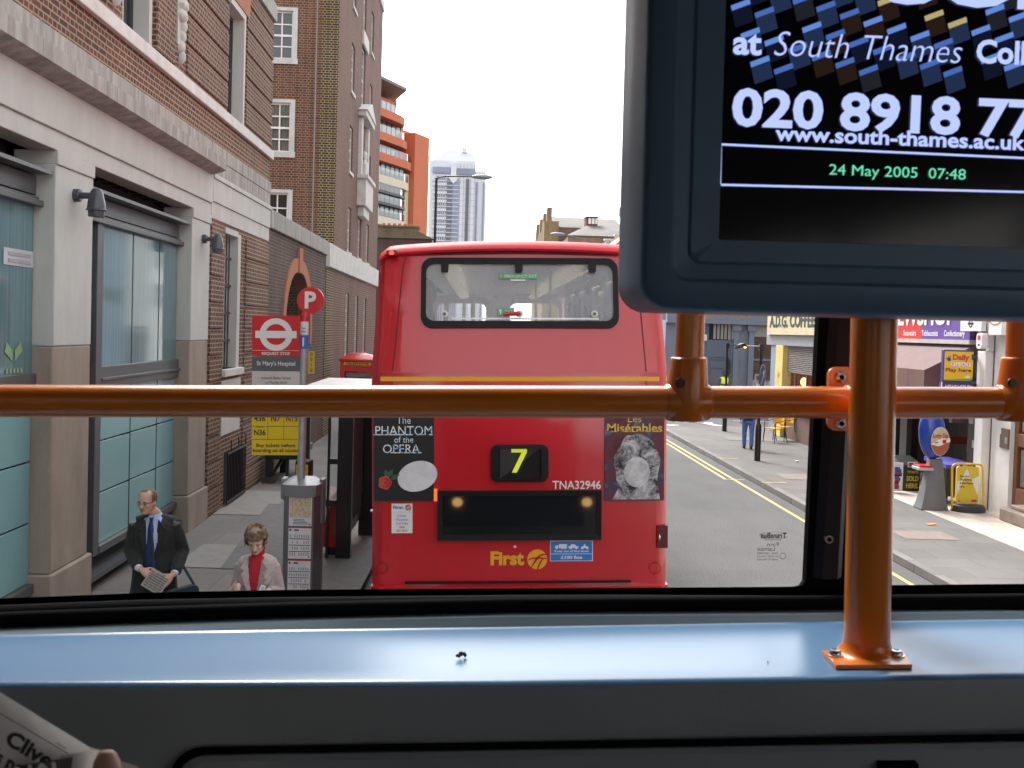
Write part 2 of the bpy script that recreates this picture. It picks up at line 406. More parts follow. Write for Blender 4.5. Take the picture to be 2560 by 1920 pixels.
# painted lines
linem = pm('yellow_road_paint', (.56, .43, .14), .7, var=.2, vs=9)
linew = pm('white_road_paint', (.62, .62, .60), .7, var=.2, vs=9)
def strip(m, pts, wd, z=.005):
    for i in range(len(pts)-1):
        a, b = Vector(pts[i]), Vector(pts[i+1]); d = (b-a).normalized(); nrm = Vector((-d.y, d.x))*wd/2
        m.quad((a.x+nrm.x, a.y+nrm.y, z), (b.x+nrm.x, b.y+nrm.y, z), (b.x-nrm.x, b.y-nrm.y, z), (a.x-nrm.x, a.y-nrm.y, z))
def offarc(o): return [(KR+r-(r+o)*math.cos(rad(a)), ye-r+(r+o)*math.sin(rad(a))) for a in range(0, 91, 6)]
mb = MB()
strip(mb, [(KR-.36, -40), (KR-.36, ye-r)]+offarc(.36)+[(22, ye+.36)], .075)
strip(mb, [(KR-.56, 24.4), (KR-.56, ye-r)]+offarc(.56)+[(22, ye+.56)], .075)
strip(mb, [(KR-.62, 24.4), (KR-.1, 24.4)], .05)
tag(mb.build('road_marking', linem, smooth=0, loc=(KR-.36, 20, 0)), 'yellow double lines following the kerb round the corner', 'road marking', kind='structure')
mb = MB()
for yy in (27.6, 23.2): strip(mb, [(KR-.02, yy), (KR+.55, yy)], .06, .1275)
tag(mb.build('road_marking', linem, smooth=0, loc=(KR, 25, .12)), 'short yellow loading marks across the kerb top', 'road marking', kind='structure')
mb = MB()
for i in range(5):
    for j in range(2): strip(mb, [(5.0+i*.95+j*.3, 40.2-j*1.5), (5.55+i*.95+j*.3, 40.2-j*1.5)], .32)
strip(mb, [(7.2, 45), (9.4, 38.8)], .3)
strip(mb, [(3.5, 44.4), (16, 44.4)], .14)
strip(mb, [(10.5, 41.5), (18, 41.5)], .12)
tag(mb.build('road_marking', linew, smooth=0, loc=(7, 41, 0)), 'white dashed lines across the mouth of the side street', 'road marking', kind='structure')
# repairs set in the pavements
PZ = [.1235]
def patch(px, py, wx, wy, rot, mat, lab):
    PZ[0] += .0011; z = PZ[0]
    p = G(px, py, .12); m = MB(Matrix.Translation((p.x, p.y, z)) @ Matrix.Rotation(rad(rot), 4, 'Z'))
    n = 10; out = []
    for sx, sy in ((1, 1), (-1, 1), (-1, -1), (1, -1)): out.append((sx*wx/2*(1+random.uniform(-.06, .06)), sy*wy/2*(1+random.uniform(-.06, .06)), 0))
    m.poly(out); o = m.build('pavement_patch', mat, smooth=0, loc=(p.x, p.y, z)); tag(o, lab, 'pavement patch', kind='structure')
pinkslab = pm('pinkish_slab', (.2, .162, .14), .85, var=.2, vs=6, bump=.2)
greypatch = pm('tar_repair', (.15, .147, .144), .85, var=.2, vs=6, bump=.3)
palepatch = pm('pale_slab', (.26, .245, .225), .85, var=.15, vs=5, bump=.2)
patch(2310, 1338, .95, .75, 0, pinkslab, 'pinkish access cover slab in the pavement by the kiosk')
patch(1990, 1192, .8, 1.0, 0, pinkslab, 'pinkish slab in the pavement by the kerb near the sign post')
patch(1900, 1098, 2.2, 1.2, 0, greypatch, 'darker repair in the pavement near the yellow chairs')
patch(600, 1255, 1.5, 2.6, 0, palepatch, 'pale slab panel in the pavement under the barred grille')
patch(560, 1390, 1.0, 1.5, 0, palepatch, 'rough pale patch in the pavement behind the man')
patch(700, 1330, 1.0, 5.0, 4, greypatch, 'long darker tarmac repair in the pavement behind the woman')
patch(840, 1430, .9, 2.2, 0, greypatch, 'dark tarmac patch in front of the bus shelter')

# ================================================================== left: stone and brick building
PX = lambda X, s: (lambda u, z, d: (X-s*d, u, z))       # facade along the street: s=+1 faces +X
PY = lambda Y: (lambda u, z, d: (u, Y+d, z))            # facade across the street, faces -Y
L = PX(FL, 1)
bld = thing('hospital_building', 'pale stone and banded brick building with big teal shop windows', 'building', (FL, 5, 0))
UPW = [(18.15, 19.4, 7.05, 9.15), (12.9, 14.0, 7.05, 9.6), (7.6, 8.85, 7.05, 9.15), (2.4, 3.6, 7.05, 9.6), (-3, -1.8, 7.05, 9.15)]
mb = MB()
wallgrid(mb, L, -28, 21.85, 6.4, 14, UPW, .28, 0)
wallgrid(mb, L, 17.2, 21.85, 0, 5.16, [(18.2, 19.3, 2.6, 5.02)], .3, 0)
mb.quad((FL, 21.85, 0), (-9, 21.85, 0), (-9, 21.85, 14), (FL, 21.85, 14)); mb.quad((FL, -28, 14), (FL, 21.85, 14), (-9, 21.85, 14), (-9, -28, 14))
mb.quad((-9, -28, 0), (-9, 21.85, 0), (-9, 21.85, 14), (-9, -28, 14))
wall = mb.build('wall', brick_a, bld)
# projecting brick bands
def bands(y0, y1, z0, z1, pitch=.45, gap=.075):
    z = z0; mb = MB()
    while z+pitch-gap < z1+.02: pbox(mb, L, y0, y1, z+gap, min(z+pitch, z1), -.028, .02); z += pitch
    mb.build('brick_bands', brick_a2, bld, bevel=.006)
for y0, y1 in ((15.62, 18.1), (19.46, 21.86), (9, 12.3), (4.2, 7.5)): bands(y0, y1, 7.08, 9.74)
bands(19.75, 21.86, .1, 5.1); bands(17.22, 18.05, .1, 5.1)
mb = MB(); pbox(mb, L, 14.06, 14.9, 7.08, 9.74, -.07, .02); mb.build('brick_pier', brick_a2, bld, bevel=.006)
# stonework
PIL = [(16.15, 17.2), (11.0, 12.05), (5.85, 6.9), (.7, 1.75), (-4.45, -3.4), (-9.6, -8.55), (-14.75, -13.7)]
for a, b in PIL:
    mb = MB(); pbox(mb, L, a, b, 3.13, 5.05, 0, .45); pbox(mb, L, a+.003, b+.003, 5.05, 5.2, -.02, .447); p_ = mb.build('pilaster', stone, bld, bevel=.012)
    mb = MB(); pbox(mb, L, a+.002, b-.002, .69, 3.13, .002, .45); pbox(mb, L, a-.04, b+.06, 0, .69, -.035, .45); mb.build('pilaster_base', stone_base, p_, bevel=.02)
mb = MB()
pbox(mb, L, -28, 17.22, 5.2, 5.40, 0, .3); pbox(mb, L, -28, 17.22, 5.40, 5.87, -.03, .3)
pbox(mb, L, 17.22, 21.88, 5.16, 5.44, -.012, .3); pbox(mb, L, 17.22, 21.88, 5.44, 5.82, -.035, .3); pbox(mb, L, 17.22, 21.9, 5.82, 5.9, -.06, .3)
mb.build('entablature', stone, bld, bevel=.01)
mb = MB()
prof = [(0, 5.86), (-.06, 5.86), (-.2, 5.9), (-.27, 5.93), (-.27, 6.1), (-.2, 6.14), (0, 6.17)]
ys = [-28]+[y for y in range(-26, 17, 2)]+[17.1]
for i in range(len(ys)-1):
    a, b = ys[i]+.004, ys[i+1]-.004
    mb.rings([[L(a, z, d) for d, z in prof], [L(b, z, d) for d, z in prof]])
mb.build('cornice', stone_dirty, bld, smooth=25)
mb = MB()
pbox(mb, L, -28, 21.9, 6.17, 6.41, -.03, .2); pbox(mb, L, 17.22, 21.88, 5.9, 6.17, -.02, .2)
pbox(mb, L, -28, 21.9, 9.75, 10.1, -.08, .2)
mb.build('string_course', stone_dirty, bld, bevel=.012)
mb = MB()
pbox(mb, L, -28, 21.92, 6.88, 7.06, -.07, .2); mb.build('sill_band', stone_white, bld, bevel=.012)
for u0, u1, z0, z1 in UPW[:3]:
    f = window(L, u0+.12, u1-.1, z0+.02, z1-.12, .26, bld, pm('green_grey_window_frame', (.06, .065, .062), .4), win_dark, 2, 2, .05, .04)
    m = MB(); pbox(m, L, u0+.001, u0+.12, z0, z1, .03, .27); pbox(m, L, u1-.12, u1-.001, z0, z1, -.01, .27); pbox(m, L, u0+.12, u1-.12, z1-.12, z1, -.01, .27)
    m.build('stone_surround', stone, f)
    m = MB(); n = 14
    for i in range(n):
        ua, ub = u0-.22+(u1-u0+.44)*i/n, u0-.22+(u1-u0+.44)*(i+1)/n-.012
        k = (i+.5)/n-.5
        m.add([L(ua-k*.02, z1, -.03), L(ub-k*.02, z1, -.03), L(ub+k*.18, z1+.6, -.03), L(ua+k*.18, z1+.6, -.03), L(ua-k*.02, z1, .02), L(ub-k*.02, z1, .02), L(ub+k*.18, z1+.6, .02), L(ua+k*.18, z1+.6, .02)], [(0, 1, 2, 3), (0, 4, 5, 1), (1, 5, 6, 2), (3, 2, 6, 7), (0, 3, 7, 4)])
    m.build('flat_arch', rubbed, f)
# carved drop panels either side of the first floor window
for y in (15.0, 12.3):
    m = MB(); rr = random.Random(3)
    z = 7.3
    pts = []
    for i in range(16):
        wd = .14+.06*math.sin(i*1.7)+rr.uniform(-.02, .03)
        if i < 3: wd *= (.35+.2*i)
        m.sphere(L(y+.3+rr.uniform(-.04, .04), z, -.0), .08+rr.uniform(0, .05), wd, .11, 8, 6); z += .15
    pbox(m, L, y+.12, y+.46, 7.45, 9.7, -.02, .02)
    m.build('carved_drop', stone, bld)
# narrow barred window
f = window(L, 18.22, 19.1, 2.64, 5.0, .28, bld, white, win_dark, 2, 4, .05, .03)
m = MB()
for i in range(4): y = 18.32+.2*i; m.tube([L(y, 2.62, .1), L(y, 5.0, .1)], .013, 8)
for z in (3.1, 3.6, 4.1, 4.6): pbox(m, L, 18.21, 19.08, z-.02, z+.02, .09, .11)
m.build('iron_bars', black, f)
m = MB(); pbox(m, L, 19.1, 19.32, 2.58, 5.06, -.02, .3); pbox(m, L, 18.16, 19.1, 5.0, 5.1, -.02, .3); m.build('stone_surround', stone, f)
m = MB(); pbox(m, L, 18.05, 19.5, 2.47, 2.6, -.09, .28); m.build('sill', stone_white, f, bevel=.01)
m = MB(); pbox(m, L, 18.1, 19.5, 1.42, 2.4, -.025, .05); m.build('stone_apron', stone, bld, bevel=.01)
# basement grille
m = MB(); pbox(m, L, 18.45, 19.9, .16, 1.1, -.005, .02); gr = m.build('basement_grille', dark, bld)
m = MB()
for i in range(13): y = 18.48+i*.117; m.tube([L(y, .15, -.06), L(y, 1.12+(.18 if i % 5 == 2 else 0), -.06)], .012, 6)
for z in (.2, 1.08): pbox(m, L, 18.43, 19.93, z-.02, z+.02, -.075, -.05)
m.build('iron_bars', black, gr)
# shop bays
teal_up = pm('teal_blind_glass', (.13, .23, .25), .03, var=.25, vs=3.5, spec=.75, stretch=(.02, 6, .08))
teal_lo = pm('teal_frosted_panel', (.21, .42, .43), .16, var=.05, vs=.8, spec=.6)
for y0, y1 in ((12.05, 16.15), (6.9, 11.0), (1.75, 5.85)):
    P = PX(FL-.22, 1)
    m = MB()
    pbox(m, P, y0+.6, y0+.8, .5, 4.66, -.06, .1)       # deep end jamb
    pbox(m, P, y0, y0+.6, .5, 4.66, .02, .1)
    pbox(m, P, y0+.8, y1, 2.56, 2.84, -.05, .06); pbox(m, P, y0+.8, y1, 2.66, 2.7, -.075, .06)
    pbox(m, P, y0+.8, y1, .5, .6, -.07, .06); pbox(m, P, y0+.8, y1, 4.64, 4.70, -.05, .06)
    pbox(m, P, y0, y1, 4.72, 4.92, -.02, .06)
    pbox(m, P, y0, y1, 4.60, 4.66, -.1, .06)
    sw = m.build('shop_window', steel_grey, bld, bevel=.006)
    m = MB(); pbox(m, P, y0+.04, y1-.03, 4.93, 4.97, -.2, .2); m.build('sun_fin', steel_grey, sw)
    m = MB(); P0 = lambda u, z, d: P(u, z, d)
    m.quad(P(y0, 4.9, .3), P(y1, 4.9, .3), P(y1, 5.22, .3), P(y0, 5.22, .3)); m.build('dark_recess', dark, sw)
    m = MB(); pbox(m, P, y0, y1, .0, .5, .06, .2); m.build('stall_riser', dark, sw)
    m = MB(); pbox(m, P, y0, y1, .26, .32, -.16, .1); m.build('ledge', steel_grey, sw)
    ms = [y0+.82, y0+2.05, y0+3.2, y1]
    for i in range(3):
        m = MB(); m.quad(P(ms[i]+.012, 2.84, 0), P(ms[i+1]-.012, 2.84, 0), P(ms[i+1]-.012, 4.64, 0), P(ms[i]+.012, 4.64, 0)); m.build('upper_pane', teal_up, sw)
        for z0, z1 in ((.6, 1.235), (1.25, 1.89), (1.905, 2.56)):
            m = MB(); pbox(m, P, ms[i]+.012, ms[i+1]-.012, z0+.004, z1, 0, .02); m.build('frosted_panel', teal_lo, sw, bevel=.004)
        m = MB(); pbox(m, P, ms[i]-.012, ms[i]+.012, .6, 4.64, -.004, .04); m.build('mullion', dark, sw)
# poster and sticker inside the nearer window
P = PX(FL-.212, 1)
m = MB(); m.quad(P(10.3, 3.95, 0), P(10.98, 3.95, 0), P(10.98, 4.12, 0), P(10.3, 4.12, 0), 0)
for k in range(2): pbox(m, P, 10.4, 10.9, 3.98+.07*k, 4.015+.07*k, -.006, -.004, 1)
tag(m.build('window_card', [pm('grey_paper', (.5, .52, .55), .8), pm('faded_red_print', (.40, .36, .38), .7)], loc=(FL-.2, 10.6, 4)), 'small pale card stuck inside the nearest teal window', 'card')
m = MB()
for k in (-1, 1): m.poly([P(10.55+k*.02, 2.98, 0), P(10.55+k*.2, 3.08, 0), P(10.55+k*.16, 3.18, 0), P(10.55+k*.03, 3.1, 0)])
for k in range(5): pbox(m, P, 10.38+.08*k, 10.43+.08*k, 2.86, 2.91, -.003, 0)
tag(m.build('window_sticker', pm('lime_print', (.26, .38, .2), .6), loc=(FL-.2, 10.55, 3)), 'lime green leaf sticker low in the nearest teal window', 'sticker')
# wall lamps
def wall_lamp(y, z, s, lab):
    t = thing('wall_lamp', lab, 'lamp', (FL, y, z), group='grey wall lamps on the stone pilasters')
    lm = pm('grey_lamp_metal', (.075, .075, .092), .35, .5, var=.1)
    m = MB(); m.tube([(FL-.01, y, z), (FL+.07, y, z)], .09*s, 16); m.build('wall_plate', lm, t, bevel=.01)
    m = MB(); m.tube([(FL+.07, y, z), (FL+.2*s+.06, y, z)], .045*s, 12); m.build('arm', lm, t)
    x = FL+.30*s; z -= .07
    m = MB(); prof = [(.0, .19), (.055, .185), (.085, .14), (.115, .0), (.125, -.09), (.14, -.10), (.14, -.115), (.11, -.12), (.105, -.2), (.02, -.205)]
    m.rings([[(x+q*s*math.cos(a*math.pi/12), y+q*s*math.sin(a*math.pi/12), z+h*s) for a in range(24)] for q, h in prof]); m.build('lamp_head', lm, t, smooth=30)
wall_lamp(11.5, 4.79, .8, 'bigger grey cone lamp on the nearer stone pilaster')
wall_lamp(16.75, 4.77, .8, 'smaller looking grey cone lamp on the pilaster beside the brickwork')

# ================================================================== arched garden wall
aw = thing('arched_wall', 'dark brick wall with stone coping and pointed orange brick arch', 'wall', (FL, 26, 0))
def arcpts(cy, hw, zs, zt, n=10):
    out = []
    for i in range(n+1):
        t = i/n; out.append((cy-hw*math.cos(t*math.pi/2)**.8, zs+(zt-zs)*math.sin(t*math.pi/2)**1.0))
    return out+[(2*cy-y, z) for y, z in reversed(out[:-1])]
AC = 25.65
inner = [(AC-1.75, .1)]+arcpts(AC, 1.75, 3.2, 4.72)+[(AC+1.75, .1)]
mb = MB(); mb.holed([(21.86, 0), (30.15, 0), (30.15, 5.46), (21.86, 5.46)], [inner], lambda y, z: (FL-.02, y, z))
for i in range(len(inner)-1):
    (a, b), (c, d) = inner[i], inner[i+1]; mb.quad((FL-.02, a, b), (FL-.02, c, d), (FL-.6, c, d), (FL-.6, a, b))
mb.build('wall', brick_arch, aw)
mb = MB(); outer = [(AC-1.95, 2.9)]+arcpts(AC, 2.05, 3.3, 5.06)+[(AC+1.95, 2.9)]
inn = [(AC-1.75, 2.9)]+arcpts(AC, 1.75, 3.2, 4.72)+[(AC+1.75, 2.9)]
for i in range(len(outer)-1):
    if i % 1 == 0: mb.add([(FL+.02, *inn[i]), (FL+.02, *inn[i+1]), (FL+.02, *outer[i+1]), (FL+.02, *outer[i]), (FL-.3, *inn[i]), (FL-.3, *inn[i+1]), (FL-.3, *outer[i+1]), (FL-.3, *outer[i])], [(0, 1, 2, 3), (0, 4, 5, 1), (3, 2, 6, 7)])
pbox(mb, L, AC-.22, AC+.22, 4.7, 5.32, -.05, .1)
mb.build('brick_arch', rubbed, aw)
mb = MB(); pbox(mb, L, 21.93, 30.1, 5.46, 5.86, -.05, .5); mb.build('coping', stone_dirty, aw, bevel=.015)
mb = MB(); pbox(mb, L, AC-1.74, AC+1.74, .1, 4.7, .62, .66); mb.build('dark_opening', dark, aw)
pw = PX(FL-.45, 1)
window(pw, AC-1.5, AC-.4, 1.6, 4.0, .1, aw, white, win_dark, 3, 5, .06, .04)

# ================================================================== brick tower block beyond
tw = thing('brick_tower_block', 'tall brown brick block with white sash windows on two faces', 'building', (FL, 38, 0))
TY0, TY1, TZ = 31.6, 44.6, 19
LW = [(34.6, 35.5), (40.3, 41.2)]; ZR = [(5.92, 7.42), (8.62, 10.15), (11.3, 12.9), (14.1, 15.7)]
GW = [(34.6, 35.5), (37.3, 38.2), (40.0, 40.9)]
ops = [(a, b, c, d) for a, b in LW for c, d in ZR]+[(a, b, 2.37, 4.52) for a, b in GW]+[(37.6, 38.5, 5.92, 7.35), (37.5, 38.6, 11.3, 13.6), (37.6, 38.5, 14.1, 16.6)]
mb = MB(); wallgrid(mb, L, TY0, TY1, 0, TZ, ops, .25); mb.quad((FL, TY1, 0), (-13, TY1, 0), (-13, TY1, TZ), (FL, TY1, TZ)); mb.quad((FL, TY0, TZ), (FL, TY1, TZ), (-13, TY1, TZ), (-13, TY0, TZ))
mb.build('street_wall', brick_ts, tw)
TS = PY(TY0); SW = [(-7.05, -5.76, 11.38, 13.02), (-7.05, -5.78, 8.56, 10.25), (-7.05, -5.8, 6.0, 7.52)]
mb = MB(); wallgrid(mb, TS, -13, -5.02, 5.3, TZ, SW, .18); mb.build('side_wall', brick_t, tw)
mb = MB(); wallgrid(mb, TS, -5.02, FL, 5.3, TZ, [], .2); wallgrid(mb, PY(30.15), -5.2, FL, 0, 5.1, [], .1); wallgrid(mb, L, 30.15, TY0, 0, 5.12, [], .1); mb.build('quoins', brick_q, tw)
for i, (a, b, c, d) in enumerate(SW):
    m_ = window(TS, a+.14, b-.14, c+.1, d-.1, .16, tw, white, win_dark if i != 1 else clear, 3, 4 if i < 2 else 3, .05, .04, curtain=[pm('navy_curtain', (.035, .04, .13), .9), pm('grey_curtain', (.32, .3, .27), .9), None][i])
    m = MB(); pbox(m, TS, a, a+.14, c, d, -.02, .18); pbox(m, TS, b-.14, b, c, d, -.02, .18); pbox(m, TS, a+.14, b-.14, d-.1, d, -.02, .18); m.build('surround', stone_white, m_)
    m = MB(); pbox(m, TS, a-.03, b+.03, c-.07, c+.1, -.06, .18); m.build('sill', stone_white, m_)
for a, b, c, d in ops:
    window(L, a, b, c, d, .12, tw, stone_white, win_dark, 2, 4, .09, .05, sill=stone_white)
m = MB(); pbox(m, L, 30.2, TY1+.02, 5.14, 5.84, -.09, .2); m.box(-5.2, FL-.001, 30.16, 31.59, 5.14, 5.84); m.build('stone_band', stone_white, tw, bevel=.015)
m = MB(); pbox(m, L, TY0, TY1, 16.9, 17.3, -.06, .2); m.build('parapet_band', stone_white, tw)
m = MB(); m.tube([(-5.17, TY0-.06, 5.9), (-5.17, TY0-.06, TZ)], .022, 8); m.build('drainpipe', pm('grey_pipe', (.3, .26, .24), .6), tw)
# stone oriel with balcony, niche and pediment
m = MB(); pbox(m, L, 37.0, 39.4, 7.75, 8.75, -.32, .1); pbox(m, L, 36.9, 39.5, 8.7, 8.85, -.4, .1); pbox(m, L, 37.3, 39.1, 7.4, 7.75, -.22, .1); pbox(m, L, 37.0, 37.3, 8.85, 10.9, -.14, .1); pbox(m, L, 39.1, 39.4, 8.85, 10.9, -.14, .1); pbox(m, L, 36.8, 39.6, 10.9, 11.1, -.3, .1)
m.rings([[L(36.7, 11.1, -.35), L(39.7, 11.1, -.35), L(38.2, 11.6, -.35)], [L(36.7, 11.1, .1), L(39.7, 11.1, .1), L(38.2, 11.6, .1)]])
pbox(m, L, 37.4, 39.0, 13.6, 14.1, -.08, .1); m.build('stone_balcony', stone_white, tw, bevel=.02)
m = MB(); prof = [(.1, 0), (.17, .05), (.2, .2), (.26, .5), (.16, .62), (.1, .68), (.17, .8), (.14, .95), (.02, 1.02)]
m.rings([[(FL+.1+q*.6*math.cos(a*math.pi/8), 38.2+q*math.sin(a*math.pi/8), 8.86+h) for a in range(16)] for q, h in prof]); m.build('stone_urn', stone_white, tw)

# ================================================================== far left: orange flats, glass tower, parapet
far_glass = pm('far_window_glass', (.17, .21, .24), .06, var=.3, vs=.6, spec=.7)
rail_glass = glassm('balcony_glass', (.86, .93, .93), 2.2)
orange = pm('orange_render', (.56, .145, .06), .7, var=.08, vs=.4)
cream_r = pm('cream_render', (.66, .58, .46), .7, var=.06, vs=.4)
grey_roof = pm('grey_roof_soffit', (.22, .19, .17), .7, var=.1)
OY = 155.0
Mo = Matrix.Translation((-15.5, OY, 0)) @ Matrix.Rotation(math.atan2(.91, .41), 4, 'Z')   # local +x runs along the curved front
ob = thing('orange_apartment_block', 'orange and cream apartment block with glass balconies beyond the brick tower', 'apartment block', (-15.2, OY, 0))
def ozz(y): return EYE.z+(822-y)/2560*(OY+3)
mb = MB(Mo); zt = ozz(262)
mb.box(-14, 10.2, .6, 14, 0, ozz(430)); mb.build('lower_wall', cream_r, ob)
mb = MB(Mo); mb.box(-14, 9.4, 1.4, 14, ozz(430), ozz(300)); mb.box(-14, 8.2, 2.4, 14, ozz(300), ozz(250)); mb.build('upper_wall', orange, ob)
for k, (yb, e, mt) in enumerate(((295, 8.6, orange), (352, 9.6, orange), (402, 11.2, orange), (455, 10.4, cream_r), (492, 9.4, black), (520, 9.4, black), (555, 9.4, cream_r))):
    z = ozz(yb)
    mb = MB(Mo); out = [(-14, 2.5)]+[(-14, -.4), (e-3.5, -.4), (e-1.2, .1), (e, 1.1), (e+.2, 2.5)]
    mb.prism(out, lambda x, y: (x, y, z), lambda x, y: (x, y, z-(1.2 if mt is not black else .35))); bl = mb.build('balcony', mt, ob)
    mb = MB(Mo)
    for i in range(1, len(out)-2):
        a, b = out[i], out[i+1]; mb.quad((a[0], a[1]+.1, z+.05), (b[0]-.05, b[1]+.1, z+.05), (b[0]-.05, b[1]+.1, z+1.15), (a[0], a[1]+.1, z+1.15))
    mb.build('glass_rail', rail_glass, bl)
    mb = MB(Mo); yf = (.55 if k > 2 else 1.35 if k else 2.35)
    for i in range(5):
        x0 = 1.2+i*1.45
        mb.quad((x0, yf, z+.05), (x0+1.25, yf, z+.05), (x0+1.25, yf, z+2.3), (x0, yf, z+2.3))
    mb.quad((-9, yf, z+.05), (-1, yf, z+.05), (-1, yf, z+2.3), (-9, yf, z+2.3))
    mb.build('window', far_glass, ob)
    mb = MB(Mo)
    for i in range(6):
        x0 = 1.2+i*1.45; mb.box(x0-.12, x0-.02, yf-.08, yf+.05, z, z+2.3)
    mb.build('window_posts', pm('dark_window_posts', (.05, .05, .055), .5), ob)
mb = MB(Mo); mb.prism([(-14, .2), (6.5, -.6), (9.6, 3.0), (12.5, 4.4), (12, 8), (-14, 9)], lambda x, y: (x, y, ozz(215)-.18*max(0, x-4)*1.0), lambda x, y: (x, y, ozz(222)-.18*max(0, x-4))); mb.build('roof', grey_roof, ob)
mb = MB(Mo); mb.box(10.3, 15.2, -.3, 20, 0, ozz(322)); mb.box(10.9, 14.3, 2, 12, ozz(322), ozz(312))
fin = mb.build('orange_fin', orange, ob)
mb = MB(Mo)
for i in range(5): mb.box(14.1+i*.0, 15.25, 4+i*2.6, 4.6+i*2.6, 4, ozz(350))
mb.build('window_slots', pm('dark_orange_slot', (.25, .05, .03), .6), fin)
ob2 = thing('orange_balcony_wing', 'far orange wing with rounded balconies beside the glass tower', 'apartment block', (-9, 190, 0))
mb = MB(); mb.box(-16, -10.6, 186, 200, 0, 3.45+(822-372)/2560*188); mb.build('wall', pm('yellow_render', (.5, .3, .06), .7), ob2)
for yb in (372, 418, 445, 490, 515, 545, 572):
    z = 3.45+(822-yb)/2560*186; mb = MB(); mb.prism([(-16, 184)]+[(-11.6+1.6*math.sin(rad(a)), 186-1.8*math.cos(rad(a))) for a in range(0, 181, 20)]+[(-16, 188)], lambda x, y: (x, y, z), lambda x, y: (x, y, z-.7)); b_ = mb.build('balcony', orange, ob2)
    mb = MB(); mb.prism([(-16, 184.6)]+[(-11.7+1.3*math.sin(rad(a)), 186-1.4*math.cos(rad(a))) for a in range(0, 181, 20)], lambda x, y: (x, y, z-.72), lambda x, y: (x, y, z-2.4)); mb.build('window', far_glass, ob2)
# glass tower
wpan = pm('white_cladding', (.74, .74, .78), .5, var=.05, vs=.05)
bgl = pm('blue_tower_glass', (.20, .22, .33), .08, var=.35, vs=.12, spec=.7)
bgl2 = pm('dark_tower_glass', (.08, .09, .11), .06, var=.5, vs=.15, spec=.6)
TYY = 365.0
gt = thing('glass_tower', 'distant white and blue glass office tower against the pale sky', 'tower', (-9, TYY, 0))
def tx(x): return (x-1206)/2560*TYY
def tz(y): return 3.45+(822-y)/2560*TYY
mb = MB(); mb.box(tx(1072), tx(1186), TYY+.8, TYY+24, 0, tz(406)); mb.box(tx(1186), tx(1212), TYY+6, TYY+24, 0, tz(425)); mb.box(tx(1192), tx(1214), TYY+9, TYY+26, 0, tz(452)); mb.build('wall', wpan, gt)
mb = MB(); mb.add([(tx(1080), TYY+1, tz(406)), (tx(1186), TYY+1, tz(410)), (tx(1186), TYY+20, tz(410)), (tx(1080), TYY+20, tz(406)), (tx(1112), TYY+3, tz(377)), (tx(1180), TYY+3, tz(383)), (tx(1180), TYY+18, tz(383)), (tx(1112), TYY+18, tz(377))], [(0, 1, 5, 4), (1, 2, 6, 5), (2, 3, 7, 6), (3, 0, 4, 7), (4, 5, 6, 7)])
mb.box(tx(1151), tx(1163), TYY+2, TYY+8, tz(383), tz(372)); mb.box(tx(1152.5), tx(1155.5), TYY+2, TYY+4, tz(372), tz(364)); mb.box(tx(1158.5), tx(1161.5), TYY+2, TYY+4, tz(372), tz(364)); mb.build('roof', wpan, gt)
mb = MB(); mb.box(tx(1080), tx(1123), TYY, TYY+2, tz(438), tz(423)); mb.box(tx(1141), tx(1187), TYY, TYY+2, tz(440), tz(425)); mb.build('top_windows', bgl, gt)
mb = MB(); mb.box(tx(1090), tx(1113), TYY+.3, TYY+2, 0, tz(446)); mb.build('window', bgl, gt)
mb = MB(); mb.box(tx(1131), tx(1146), TYY+.3, TYY+2, 0, tz(450)); mb.build('window', bgl, gt)
mb = MB(); mb.box(tx(1117), tx(1129), TYY+.3, TYY+2, 0, tz(450)); mb.build('window', bgl2, gt)
for xx in (1163.5, 1168): 
    mb = MB(); mb.box(tx(xx), tx(xx+3.2), TYY+.3, TYY+2, 0, tz(450)); mb.build('window', bgl2, gt)
for xx in (1189, 1206): 
    mb = MB(); mb.box(tx(xx), tx(xx+3.5), TYY+5.6, TYY+8, 0, tz(452)); mb.build('window', bgl, gt)
mb = MB()
for k in range(26):
    z = tz(458+k*10.6)
    mb.box(tx(1080), tx(1116), TYY, TYY+.5, z, z+.9 if k % 2 else z+.35)
    mb.box(tx(1117), tx(1146), TYY+.1, TYY+.5, z, z+.22)
mb.build('spandrels', wpan, gt)
mb = MB()
for k in range(6): x = tx(1084+k*5.5); mb.box(x, x+.22, TYY-.05, TYY+.5, 0, tz(450))
for k in range(5): x = tx(1148+k*9); mb.box(x, x+.12, TYY+.6, TYY+.9, 0, tz(412))
for k in range(24): z = tz(458+k*15); mb.box(tx(1146), tx(1187), TYY+.7, TYY+.9, z, z+.12)
mb.build('cladding_joints', pm('cladding_joint', (.5, .5, .54), .6), gt)
mb = MB(); mb.prism([(1125, 440), (1139, 440), (1139, 449), (1145, 449), (1132, 464), (1119, 449), (1125, 449)], lambda x, y: (tx(x), TYY-.3, tz(y)), lambda x, y: (tx(x), TYY+1, tz(y))); mb.box(tx(1125), tx(1139), TYY-.3, TYY+1, tz(440), tz(412)); mb.build('arrow_panel', wpan, gt)
